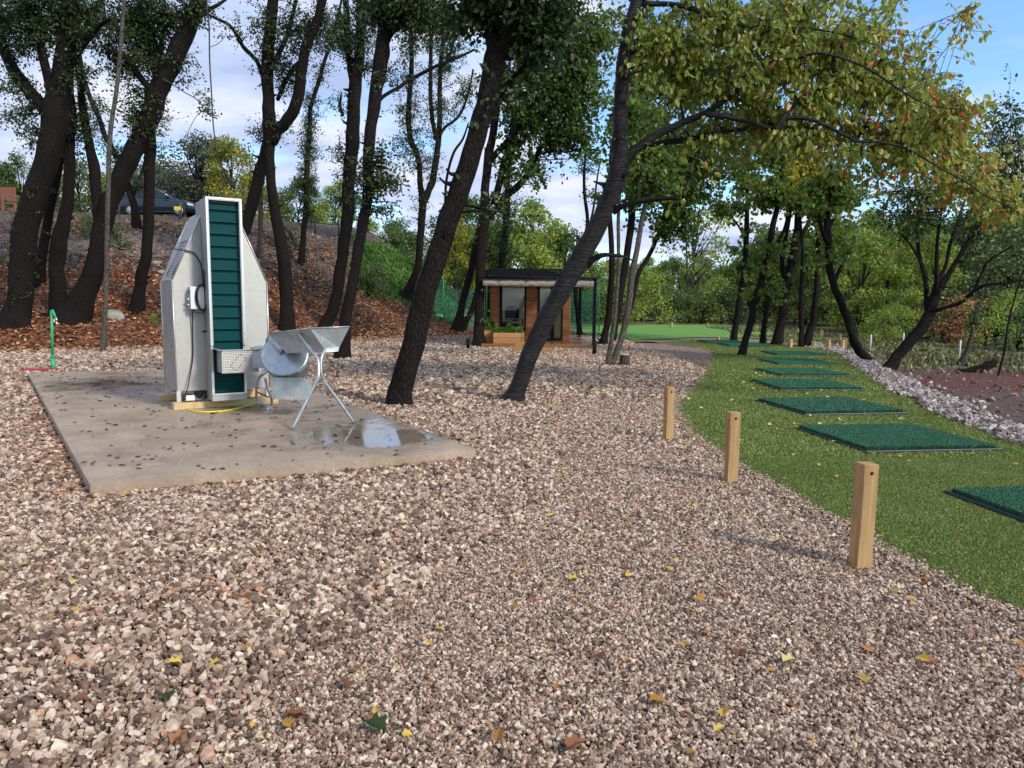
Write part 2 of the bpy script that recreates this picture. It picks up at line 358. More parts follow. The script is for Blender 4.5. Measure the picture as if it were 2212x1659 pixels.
m1 = g.n('ShaderNodeMixShader', {0: 0.5, 1: g.b.outputs[0], 2: tl.outputs[0]}); m2 = g.n('ShaderNodeMixShader', {0: 0.55, 1: m1.outputs[0], 2: tp.outputs[0]}); g.l(m2.outputs[0], g.o.inputs['Surface'])
M['carpaint'] = mat('car_paint', (0.005, 0.02, 0.034), 0.25, 0.3); M['carpaint'].node_tree.nodes['Principled BSDF'].inputs['Coat Weight'].default_value = 0.8
M['carglass'] = mat('car_glass', (0.006, 0.008, 0.01), 0.04, 0.0, 0.8)
M['tyre'] = mat('tyre', (0.012, 0.012, 0.012), 0.8)
M['chrome'] = mat('chrome', (0.7, 0.7, 0.7), 0.15, 0.9)
M['lamp'] = mat('headlamp_glass', (0.75, 0.8, 0.85), 0.1)

# stone materials
def stone_mat(name, stops, rough=0.55):
    m = mat(name, (0.4, 0.35, 0.3), rough, spec=0.4); g = NG(m)
    oi = g.n('ShaderNodeObjectInfo').outputs['Random']
    n = g.noise(g.co((1, 1, 1), 'Object'), 1.2, 3, 0.6)
    c = g.ramp(oi, stops); g.base(g.mix(g.ramp(n, [(0.35, 0.0), (0.7, 0.35)]), c, tuple(0.6*x for x in stops[len(stops)//2][1]))); return m
GRAVEL = [(0.0, (0.04, 0.023, 0.015)), (0.12, (0.12, 0.066, 0.040)), (0.32, (0.23, 0.142, 0.092)), (0.54, (0.38, 0.255, 0.175)), (0.76, (0.55, 0.40, 0.285)), (0.95, (0.76, 0.62, 0.46)), (1.0, (0.44, 0.20, 0.09))]
M['gravel_stone'] = stone_mat('gravel_stone', GRAVEL)
M['pink_stone'] = stone_mat('pink_stone', [(0.0, (0.10, 0.07, 0.06)), (0.3, (0.27, 0.20, 0.175)), (0.65, (0.42, 0.34, 0.30)), (1.0, (0.60, 0.52, 0.46))])
M['rock'] = stone_mat('rock', [(0.0, (0.05, 0.03, 0.02)), (0.5, (0.14, 0.09, 0.06)), (0.85, (0.30, 0.23, 0.18)), (1.0, (0.30, 0.12, 0.06))], 0.8)

# ground material with zones
gmat = mat('ground_surface', (0.3, 0.25, 0.2), 0.85, spec=0.25); M['ground'] = gmat; g = NG(gmat)
o = g.co((1, 1, 1)); wob = g.noise(o, 1.6, 4); 
def zone(nm):
    return g.ramp(g.math('ADD', g.attr(nm), g.math('MULTIPLY', g.math('SUBTRACT', wob, 0.5), 0.9)), [(0.42, 0.0), (0.58, 1.0)])
vo = g.n('ShaderNodeTexVoronoi', {'Vector': o, 'Scale': 34.0, 'Randomness': 1.0}); vr = g.n('ShaderNodeSeparateColor', {0: vo.outputs['Color']}).outputs[0]
gc = g.ramp(vr, GRAVEL); edge = g.ramp(vo.outputs['Distance'], [(0.35, 1.0), (0.75, 0.25)]); gc = g.mix(edge, (0.05, 0.035, 0.03), gc); sy_ = g.n('ShaderNodeSeparateXYZ', {0: o}).outputs[1]; gc = g.mix(g.ramp(g.math('DIVIDE', sy_, 40.0), [(0.42, 0.0), (0.55, 1.0)]), (0.028, 0.018, 0.014), gc)  # near bed and cell gaps painted dark to give shade between the stones
vo2 = g.n('ShaderNodeTexVoronoi', {'Vector': o, 'Scale': 11.0}); vr2 = g.n('ShaderNodeSeparateColor', {0: vo2.outputs['Color']}).outputs[1]
big = g.noise(o, 0.6, 5, 0.6); fine = g.noise(o, 7.0, 6, 0.65)
lit = g.ramp(g.math('ADD', g.math('MULTIPLY', vr2, 0.6), g.math('MULTIPLY', fine, 0.4)), [(0.2, (0.03, 0.013, 0.008)), (0.5, (0.11, 0.042, 0.022)), (0.75, (0.25, 0.10, 0.045)), (0.95, (0.36, 0.2, 0.11))])
rub = g.ramp(g.math('ADD', g.math('MULTIPLY', vr2, 0.5), g.math('MULTIPLY', fine, 0.5)), [(0.25, (0.02, 0.012, 0.009)), (0.5, (0.07, 0.042, 0.03)), (0.78, (0.20, 0.14, 0.105))])  # rubble darkened in its colour for the shade lying over the bank
trk = g.ramp(fine, [(0.3, (0.10, 0.08, 0.07)), (0.7, (0.22, 0.18, 0.16))])
red = g.ramp(fine, [(0.25, (0.045, 0.018, 0.014)), (0.5, (0.12, 0.045, 0.034)), (0.8, (0.25, 0.13, 0.10))])
mud = g.ramp(fine, [(0.25, (0.035, 0.02, 0.016)), (0.5, (0.11, 0.066, 0.052)), (0.8, (0.22, 0.15, 0.12))])
grs = g.ramp(g.noise(o, 5.0, 6, 0.7), [(0.3, (0.035, 0.05, 0.018)), (0.5, (0.12, 0.13, 0.045)), (0.72, (0.24, 0.20, 0.10))])
grn = g.ramp(g.noise(o, 9.0, 6, 0.7), [(0.3, (0.012, 0.04, 0.008)), (0.6, (0.045, 0.13, 0.02)), (0.8, (0.10, 0.18, 0.04))])
c = g.mix(zone('grass'), mud, grs)
for nm, col in (('gravel', gc), ('red', red), ('rubble', rub), ('litter', lit), ('track', trk), ('green', grn)):
    c = g.mix(zone(nm), c, col)
g.base(c); hh = g.math('ADD', g.math('MULTIPLY', vo.outputs['Distance'], -0.5), fine); g.nrm(g.bump(hh, 0.7, 0.03))

# turf materials
def turf_mat(name, a, b, c3, sc=60):
    m = mat(name, a, 0.8, spec=0.2); g = NG(m); o = g.co((1, 1, 1)); n = g.noise(o, sc, 5, 0.75); n2 = g.noise(o, 1.1, 4); st = g.noise(g.co((0.6, 3, 1)), 2.0, 3)
    c = g.ramp(n, [(0.32, a), (0.55, b), (0.75, c3)]); c = g.mix(g.ramp(n2, [(0.35, 0.0), (0.7, 0.35)]), c, b); c = g.mix(g.ramp(st, [(0.4, 0.0), (0.7, 0.3)]), c, tuple(x*0.6 for x in a))
    g.base(c); g.b.inputs['Specular IOR Level'].default_value = 0.03; g.b.inputs['Roughness'].default_value = 1.0; return m
M['turf'] = turf_mat('turf', (0.065, 0.095, 0.018), (0.115, 0.155, 0.032), (0.18, 0.215, 0.065))
M['green_turf'] = turf_mat('putting_green_turf', (0.13, 0.25, 0.06), (0.17, 0.32, 0.08), (0.22, 0.38, 0.11), 30)
M['mat_turf'] = turf_mat('mat_turf', (0.02, 0.09, 0.048), (0.03, 0.12, 0.066), (0.055, 0.165, 0.095), 160)

# wet concrete
cm = mat('wet_concrete', (0.4, 0.33, 0.26), 0.6); M['concrete'] = cm; g = NG(cm)
o = g.co((1, 1, 1)); n = g.noise(o, 1.3, 6, 0.6); f = g.noise(o, 55, 4, 0.7); sp = g.noise(o, 6, 5, 0.6)
c = g.ramp(g.math('ADD', g.math('MULTIPLY', n, 0.7), g.math('MULTIPLY', sp, 0.3)), [(0.35, (0.31, 0.22, 0.145)), (0.55, (0.45, 0.335, 0.23)), (0.7, (0.55, 0.43, 0.31))])
c = g.mix(g.ramp(f, [(0.35, 0.4), (0.6, 0.0)]), c, (0.12, 0.09, 0.07))
wet = g.math('ADD', g.attr('wet'), g.math('MULTIPLY', g.math('SUBTRACT', g.noise(o, 2.2, 6, 0.65), 0.5), 1.6))
pud = g.ramp(wet, [(0.56, 0.0), (0.80, 1.0)], 'EASE'); damp = g.ramp(wet, [(0.25, 0.0), (0.6, 1.0)])
c = g.mix(g.math('MULTIPLY', damp, 0.30), c, (0.16, 0.115, 0.08)); c = g.mix(g.math('MULTIPLY', pud, 0.5), c, (0.10, 0.08, 0.065))
g.base(c); g.rough(g.mix(pud, g.ramp(damp, [(0.0, 0.58), (1.0, 0.26)]), 0.05))
hb = g.math('MULTIPLY', g.math('ADD', f, g.math('MULTIPLY', sp, 0.6)), g.math('SUBTRACT', 1.03, pud)); g.nrm(g.bump(hb, 0.35, 0.006))

# ------------------------------------------------------------------ ground
def inpoly(px, py, poly):
    c = np.zeros(len(px), bool); P = np.array(poly); j = len(P)-1
    for i in range(len(P)):
        (xi, yi), (xj, yj) = P[i], P[j]
        m = ((yi > py) != (yj > py)) & (px < (xj-xi)*(py-yi)/(yj-yi+1e-12)+xi); c ^= m; j = i
    return c
def interp_line(pts):
    a = np.array(pts, float); return a
xs = np.concatenate([np.linspace(-400, -26, 22)[:-1], np.arange(-26, 26, 0.28), np.linspace(26, 400, 22)])
ys = np.concatenate([[-60, -30, -12, -4], np.arange(0, 50, 0.28), np.linspace(50, 90, 50)[1:], np.linspace(90, 700, 30)[1:]])
X, Y = np.meshgrid(xs, ys); Z = H(X, Y)
nx, ny = len(xs), len(ys); V = np.stack([X.ravel(), Y.ravel(), Z.ravel()], 1)
ii = (np.arange(ny-1)[:, None]*nx+np.arange(nx-1)[None]).ravel(); Q = np.stack([ii, ii+1, ii+nx+1, ii+nx], 1)
x, y = V[:, 0], V[:, 1]; t = y-np.interp(x, *TOE); side = (-1.6-x)
STRIP_IN = [G(*p)[:2] for p in [(1625, 738), (1700, 746), (1757, 752), (1787, 758), (1820, 770), (1846, 789), (1875, 811), (1912, 837), (1938, 855), (1986, 870), (2023, 896), (2078, 918), (2152, 944), (2212, 966), (2400, 1040), (2900, 1230)]]
STRIP_OUT = [G(*p)[:2] for p in [(1625, 734), (1700, 741), (1757, 746), (1787, 748), (1809, 749), (1845, 762), (1882, 782), (1921, 804), (1956, 820), (1993, 840), (2036, 857), (2080, 876), (2129, 896), (2175, 918), (2212, 936), (2400, 995), (2900, 1150)]]
so = np.array(STRIP_OUT)[::-1]; xr = np.interp(y, so[:, 1], so[:, 0])   # outer edge x as function of y
rightside = (x > xr-0.05) & (y < 40)
A = {}
A['gravel'] = np.where((t < 0.4) & (y < 33) & ~rightside, 1.0, 0.0)
A['red'] = np.where(rightside & (y > 13.3) & (y < 17.6+0.12*(x-10)), 1.0, 0.0)+np.where((x < -20) & (t > 14) & (t < 18), 0.9, 0)
A['grass'] = np.where((y > 18.5) & (x > 3), 1.0, 0.0)+np.where(y > 45, 1, 0)
A['litter'] = np.where((t > 0.1) & (t < 9) & (side > 0), 1.0, 0.0)*np.where(t > 7, 0.6, 1)
A['litter'] = np.where((x > -9.5) & (t > 7), 0.3, A['litter'])
A['rubble'] = np.where((t > 5) & (side > 0) & (t < 22), 1.0, 0.0)
A['track'] = np.where((t > 10.5) & (t < 13.5) & (x < -12.5), 1.0, 0.0)+np.where((t > 18) & (side > 6) & (y < 60), 0.35, 0)
GP_ = [GT(*q)[:2] for q in [(775, 522), (800, 529), (850, 548), (890, 566), (965, 634), (1000, 692), (975, 702), (930, 685), (880, 655), (855, 648), (820, 640), (775, 630), (768, 590)]]
A['green'] = np.where(inpoly(x, y, GP_), 1.0, 0.0)
0 if True else np.where((side > 0) & (side < 3.6+0.0*t) & (t > 2.5), 1.0, 0.0)+np.where((side > 3.6) & (side < 6.5) & (t > 3.5) & (t < 8), 0.62, 0)
me = fastmesh('ground', V, Q, M['ground'], {k: np.clip(a, 0, 1) for k, a in A.items()}, smooth=True)
tag(link('ground', me), kind='structure')

def sheet(name, poly, z, m, res=None, thick=0.0):
    bm = bmesh.new(); vs = [bm.verts.new((p[0], p[1], z)) for p in poly]; f = bm.faces.new(vs)
    bmesh.ops.triangulate(bm, faces=[f])
    me = bpy.data.meshes.new(name); bm.normal_update(); bm.to_mesh(me); bm.free(); me.materials.append(m)
    if me.polygons[0].normal.z < 0: me.flip_normals()
    return me
TURF_L = [(1350, 740), (1396, 737), (1451, 745), (1517, 752), (1543, 765), (1532, 789), (1521, 811), (1503, 833), (1484, 852), (1468, 874), (1466, 892), (1477, 914), (1506, 944), (1536, 970), (1562, 988), (1595, 1010), (1647, 1040), (1691, 1066), (1714, 1083), (1758, 1107), (1836, 1140), (1889, 1182), (1937, 1208), (1975, 1229), (2050, 1270), (2130, 1310), (2212, 1345), (2400, 1450), (2700, 1600), (3200, 1900)]
TL = [G(*p)[:2] for p in TURF_L]
tpoly = [G(1625, 736)[:2]]+[p for p in STRIP_IN[1:]]+[np.array([7.6, 2.0])]+TL[::-1]
def dense(poly, step=0.35):
    out = []
    for a, b in zip(poly, poly[1:]+poly[:1]):
        n = max(1, int(np.linalg.norm(np.array(b)-a)/step))
        for k in range(n): out.append(np.array(a)+(np.array(b)-a)*k/n+rng.normal(0, 0.008, 2))
    return out
tpd = dense(tpoly)
tag(link('turf', sheet('turf', tpd, 0.016, M['turf'])), kind='structure')
# putting green: draped on the mound
GPX = [(1235, 712), (1300, 711), (1396, 709), (1543, 709.5), (1617, 711.5), (1728, 722), (1765, 726), (1802, 737), (1816, 745), (1780, 748), (1700, 739), (1640, 734), (1560, 733), (1500, 732), (1430, 736), (1360, 736.5), (1290, 727), (1238, 722)]
gp = [G(*p)[:2] for p in GPX]
gx, gy = np.meshgrid(np.arange(2, 20, 0.35), np.arange(26, 50, 0.35)); gm_ = inpoly(gx.ravel(), gy.ravel(), gp).reshape(gx.shape)
Vg = np.stack([gx.ravel(), gy.ravel(), H(gx, gy).ravel()+0.03], 1); nn = gx.shape[1]
qi = [(i*nn+j) for i in range(gx.shape[0]-1) for j in range(nn-1) if gm_[i, j] and gm_[i+1, j] and gm_[i, j+1] and gm_[i+1, j+1]]
qi = np.array(qi); tag(link('putting_green', fastmesh('putting_green', Vg, np.stack([qi, qi+1, qi+nn+1, qi+nn], 1), M['green_turf'], smooth=True)), kind='structure')

# ------------------------------------------------------------------ slab
SL = [G(60, 805, .12), G(195, 1045, .12), G(1028, 968, .12), G(681, 843, .12)]
d_ = SL[3]-SL[2]; SL[3] = SL[3]+d_/np.linalg.norm(d_)*4.6
SLP = [p[:2] for p in SL]
nu, nv = 60, 110; Vs = []; wet = []
for j in range(nv+1):
    for i in range(nu+1):
        a, b = i/nu, j/nv; p = (1-a)*((1-b)*SL[1]+b*SL[0])+a*((1-b)*SL[2]+b*SL[3])
        ed = min(a, 1-a)*3.4, min(b, 1-b)*10
        Vs.append((p[0], p[1], 0.12-0.012*math.exp(-min(ed)*30)))
        w = 0.26+0.12*math.sin(a*9+b*5)*math.sin(b*14+1)+0.75*math.exp(-(((a-0.78)/0.24)**2+((b-0.115)/0.10)**2))+0.30*math.exp(-(((a-0.8)/0.3)**2+((b-0.33)/0.12)**2))+0.42*math.exp(-(((a-0.35)/0.5)**2+((b-0.75)/0.16)**2))
        if b < 0.06 or a < 0.1: w -= 0.25*min(1, max((0.06-b)/0.06, (0.1-a)/0.1))
        wet.append(w)
Fq = [(j*(nu+1)+i, j*(nu+1)+i+1, (j+1)*(nu+1)+i+1, (j+1)*(nu+1)+i) for j in range(nv) for i in range(nu)]
ring = [i for i in range(nu+1)]+[j*(nu+1)+nu for j in range(1, nv+1)]+[nv*(nu+1)+i for i in range(nu-1, -1, -1)]+[j*(nu+1) for j in range(nv-1, 0, -1)]
b0 = len(Vs)
for k in ring: Vs.append((Vs[k][0]+rnd.uniform(-.004, .004), Vs[k][1]+rnd.uniform(-.004, .004), -0.05)); wet.append(0.1)
for k in range(len(ring)): Fq.append((ring[k], b0+k, b0+(k+1) % len(ring), ring[(k+1) % len(ring)]))
me = newmesh('concrete_slab', Vs, Fq, M['concrete']); at = me.attributes.new('wet', 'FLOAT', 'POINT'); at.data.foreach_set('value', wet)
bm = bmesh.new(); bm.from_mesh(me); bmesh.ops.recalc_face_normals(bm, faces=bm.faces); bm.to_mesh(me); bm.free()
tag(link('concrete_slab', me), kind='structure')

# ------------------------------------------------------------------ stones as instances (geometry nodes)
def stone_field(name, P, size, material, flat=0.62, seed=0, variants=7, label=None):
    me = bpy.data.meshes.new(name+'_points'); me.vertices.add(len(P)); me.vertices.foreach_set('co', np.ascontiguousarray(P, np.float32).ravel())
    a = me.attributes.new('sz', 'FLOAT', 'POINT'); a.data.foreach_set('value', np.ascontiguousarray(size, np.float32)); me.update()
    o = link(name, me); tag(o, kind='stuff')
    ng = bpy.data.node_groups.new(name, 'GeometryNodeTree'); ng.interface.new_socket('Geometry', in_out='INPUT', socket_type='NodeSocketGeometry'); ng.interface.new_socket('Geometry', in_out='OUTPUT', socket_type='NodeSocketGeometry')
    n, l = ng.nodes, ng.links; gi = n.new('NodeGroupInput'); go = n.new('NodeGroupOutput'); jn = n.new('GeometryNodeJoinGeometry')
    for k in range(variants):
        ic = n.new('GeometryNodeMeshIcoSphere'); ic.inputs['Radius'].default_value = 0.5; ic.inputs['Subdivisions'].default_value = 2
        no = n.new('ShaderNodeTexNoise'); no.noise_dimensions = '4D'; no.inputs['W'].default_value = k*3.7+seed; no.inputs['Scale'].default_value = 1.5; no.inputs['Detail'].default_value = 1.0
        sb = n.new('ShaderNodeVectorMath'); sb.operation = 'SUBTRACT'; sb.inputs[1].default_value = (0.5, 0.5, 0.5); l.new(no.outputs['Color'], sb.inputs[0])
        mu = n.new('ShaderNodeVectorMath'); mu.operation = 'MULTIPLY'; mu.inputs[1].default_value = (1.3, 1.3, 1.3); l.new(sb.outputs[0], mu.inputs[0])
        sp = n.new('GeometryNodeSetPosition'); l.new(ic.outputs[0], sp.inputs['Geometry']); l.new(mu.outputs[0], sp.inputs['Offset'])
        tr = n.new('GeometryNodeTransform'); l.new(sp.outputs[0], tr.inputs[0]); tr.inputs['Scale'].default_value = (1.15+0.25*math.sin(k), 0.85, flat+0.12*math.cos(k*2))
        sm_ = n.new('GeometryNodeSetMaterial'); l.new(tr.outputs[0], sm_.inputs[0]); sm_.inputs['Material'].default_value = material
        sf = n.new('GeometryNodeSetShadeSmooth'); l.new(sm_.outputs[0], sf.inputs[0]); sf.inputs['Shade Smooth'].default_value = False
        ti = n.new('GeometryNodeGeometryToInstance'); l.new(sf.outputs[0], ti.inputs[0]); l.new(ti.outputs[0], jn.inputs[0])
    m2p = n.new('GeometryNodeMeshToPoints'); l.new(gi.outputs[0], m2p.inputs[0]); m2p.inputs['Radius'].default_value = 0.001
    ip = n.new('GeometryNodeInstanceOnPoints'); l.new(m2p.outputs[0], ip.inputs['Points']); l.new(jn.outputs[0], ip.inputs['Instance']); ip.inputs['Pick Instance'].default_value = True
    ri = n.new('FunctionNodeRandomValue'); ri.data_type = 'INT'; ri.inputs[4].default_value = 0; ri.inputs[5].default_value = variants-1; l.new(ri.outputs[2], ip.inputs['Instance Index'])
    rr = n.new('FunctionNodeRandomValue'); rr.data_type = 'FLOAT_VECTOR'; rr.inputs[0].default_value = (-1.0, -1.0, 0); rr.inputs[1].default_value = (1.0, 1.0, 6.28); rr.inputs['Seed'].default_value = 5
    l.new(rr.outputs[0], ip.inputs['Rotation'])
    na = n.new('GeometryNodeInputNamedAttribute'); na.data_type = 'FLOAT'; na.inputs['Name'].default_value = 'sz'; l.new(na.outputs[0], ip.inputs['Scale'])
    l.new(ip.outputs[0], go.inputs[0]); md = o.modifiers.new('scatter', 'NODES'); md.node_group = ng
    return o
def grid(x0, x1, y0, y1, step):
    gx, gy = np.meshgrid(np.arange(x0, x1, step), np.arange(y0, y1, step)); gx = gx.ravel(); gy = gy.ravel()
    return gx+rng.uniform(-.6, .6, len(gx))*step, gy+rng.uniform(-.6, .6, len(gx))*step
def vis(x, y, margin=0.35): return (np.abs(x) < y*0.72+margin) & (y > 2.05)
# the line between coarse (left) and fine (right) gravel
FL = np.array([(0.7, 14.0), (0.42, 6.5), (0.05, 5.2), (-0.35, 4.2), (-0.72, 3.3), (-1.1, 2.3), (-1.6, 1.0)])[::-1]
def coarse_side(x, y): return x < np.interp(y, FL[:, 1], FL[:, 0])+0.12*vnoise(x, y, 2.0)
def clear(x, y):
    return ~inpoly(x, y, SLP) & ~inpoly(x, y, tpoly)
P_, S_ = [], []
for y0, y1, stp, sz in ((2.0, 6.0, 0.0185, 0.0255), (6.0, 11.0, 0.0255, 0.0325), (11.0, 33.0, 0.046, 0.052)):
    x, y = grid(-y1*0.74-0.4, 1.2, y0, y1, stp); k = vis(x, y) & coarse_side(x, y) & clear(x, y) & (y < np.interp(x, *TOE)+0.6); x, y = x[k], y[k]
    s = sz*np.clip(rng.lognormal(0, 0.36, len(x)), 0.4, 2.2)*(1+0.12*vnoise(x, y, 1.7, 8))
    P_.append(np.stack([x, y, H(x, y)+rng.uniform(.0, .026, len(x))], 1)); S_.append(s)
stone_field('coarse_gravel', np.vstack(P_), np.concatenate(S_), M['gravel_stone'], 0.74, 1)
P_, S_ = [], []
for y0, y1, stp, sz in ((2.0, 4.6, 0.0112, 0.0152), (4.6, 7.6, 0.0150, 0.0198), (7.6, 12.0, 0.023, 0.028), (12, 33, 0.046, 0.048)):
    x, y = grid(-1.8, y1*0.74+0.4, y0, y1, stp); k = vis(x, y, 0.2) & ~coarse_side(x, y) & clear(x, y) & ~((x > 4.6) & (y > 7)); x, y = x[k], y[k]
    s = sz*np.clip(rng.lognormal(0, 0.28, len(x)), 0.5, 1.9)
    P_.append(np.stack([x, y, H(x, y)+rng.uniform(.0, .013, len(x))], 1)); S_.append(s)
stone_field('fine_gravel', np.vstack(P_), np.concatenate(S_), M['gravel_stone'], 0.74, 40)
# loose chips spilled over the turf edge
e_ = np.array(TL[:-2]); seg = rng.integers(0, len(e_)-1, 5200); tt_ = rng.random(5200)[:, None]; q_ = e_[seg]*(1-tt_)+e_[seg+1]*tt_; dd_ = e_[seg+1]-e_[seg]; nn_ = np.stack([-dd_[:, 1], dd_[:, 0]], 1); nn_ /= np.linalg.norm(nn_, axis=1)[:, None]; q_ = q_+nn_*rng.normal(0, .045, 5200)[:, None]
stone_field('spilled_chips', np.stack([q_[:, 0], q_[:, 1], np.full(5200, .024)], 1), rng.uniform(.008, .022, 5200), M['gravel_stone'], 0.7, 60)
# pale stone strip along the turf
spoly = STRIP_IN+STRIP_OUT[::-1]
x, y = grid(3.5, 14, 4.6, 28, 0.05); k = inpoly(x+rng.normal(0, .05, len(x)), y+rng.normal(0, .05, len(x)), spoly); x, y = x[k], y[k]
P_ = np.stack([x, y, H(x, y)+rng.uniform(0.0, 0.06, len(x))], 1)
x2, y2 = grid(4, 14, 5, 20, 0.16); k = inpoly(x2-0.45, y2, spoly) & ~inpoly(x2, y2, spoly) & (rng.random(len(x2)) < 0.35); x2, y2 = x2[k], y2[k]
P_ = np.vstack([P_, np.stack([x2, y2, H(x2, y2)+0.01], 1)])
stone_field('pale_stone_strip', P_, 0.062*np.clip(rng.lognormal(0, 0.3, len(P_)), .45, 2), M['pink_stone'], 0.7, 80)
# rocks on the bank and on the open ground
x, y = rng.uniform(-24, -1.8, 5200), rng.uniform(18, 46, 5200); t = y-np.interp(x, *TOE); k = (t > 0.3) & (t < 17) & (rng.random(5200) < np.where(t > 5, 0.95, 0.22)); x, y = x[k], y[k]
P1 = np.stack([x, y, H(x, y)+0.01], 1); s1 = 0.10*np.clip(rng.lognormal(0, 0.5, len(x)), .3, 3)
x, y = rng.uniform(7, 22, 5000), rng.uniform(9, 26, 5000); xr = np.interp(y, so[:, 1], so[:, 0]); k = x > xr+0.2; x, y = x[k], y[k]
P2 = np.stack([x, y, H(x, y)], 1); s2 = 0.045*np.clip(rng.lognormal(0, 0.65, len(x)), .3, 4)
stone_field('scattered_rocks', np.vstack([P1, P2]), np.concatenate([s1, s2]), M['rock'], 0.65, 120)

# ------------------------------------------------------------------ leaf meshes
SHAPES = {
 'diamond': (np.array([(0, 0), (-.34, .45), (0, 1), (.34, .45)]), [(0, 1, 2, 3)]),
 'leaf': (np.array([(0, 0), (-.27, .3), (-.24, .68), (0, 1.0), (.24, .68), (.27, .3)]), [(0, 1, 2, 3), (0, 3, 4, 5)]),
 'broad': (np.array([(0, 0), (-.48, .35), (-.36, .8), (0, 1.0), (.36, .8), (.48, .35)]), [(0, 1, 2, 3), (0, 3, 4, 5)]),
 'lobed': (np.array([(0, 0), (-.20, .18), (-.46, .30), (-.24, .46), (-.40, .72), (-.14, .74), (0, 1.0), (.14, .74), (.40, .72), (.24, .46), (.46, .30), (.20, .18), (0, .5)]), [(0, 1, 2, 3), (0, 3, 12, 12), (3, 4, 5, 12), (5, 6, 12, 12), (6, 7, 12, 12), (7, 8, 9, 12), (9, 12, 0, 0), (9, 10, 11, 0)]),
 'blade': (np.array([(-.05, 0), (0, 1.0), (.05, 0)]), [(0, 1, 2)]),
}
def leaf_mesh(name, P, D, size, tone, m, shape='leaf', fold=0.25, nrm=None):
    """P base points, D unit directions, size lengths"""
    n = len(P); sh, fs = SHAPES[shape]; D = D/np.linalg.norm(D, axis=1)[:, None]
    r = rng.normal(size=(n, 3)) if nrm is None else nrm
    S = np.cross(D, r); S /= np.linalg.norm(S, axis=1)[:, None]+1e-9; U = np.cross(S, D)
    V = P[:, None]+size[:, None, None]*(sh[None, :, 1, None]*D[:, None]+sh[None, :, 0, None]*S[:, None]+(np.abs(sh[None, :, 0, None])*fold-0.18*sh[None, :, 1, None]**2*fold)*U[:, None]*1.2)
    k = len(sh); V = V.reshape(-1, 3)
    tri = [f for f in fs]; Q = []
    if any(len(set(f)) < len(f) for f in tri):
        T = []
        for f in tri:
            g_ = []
            for a in f:
                if a not in g_: g_.append(a)
            for i in range(1, len(g_)-1): T.append((g_[0], g_[i], g_[i+1]))
        tri = T
    Q = (np.arange(n)[:, None, None]*k+np.array(tri)[None]).reshape(-1, len(tri[0]))
    return fastmesh(name, V, Q, m, {'tone': np.repeat(tone, k)})

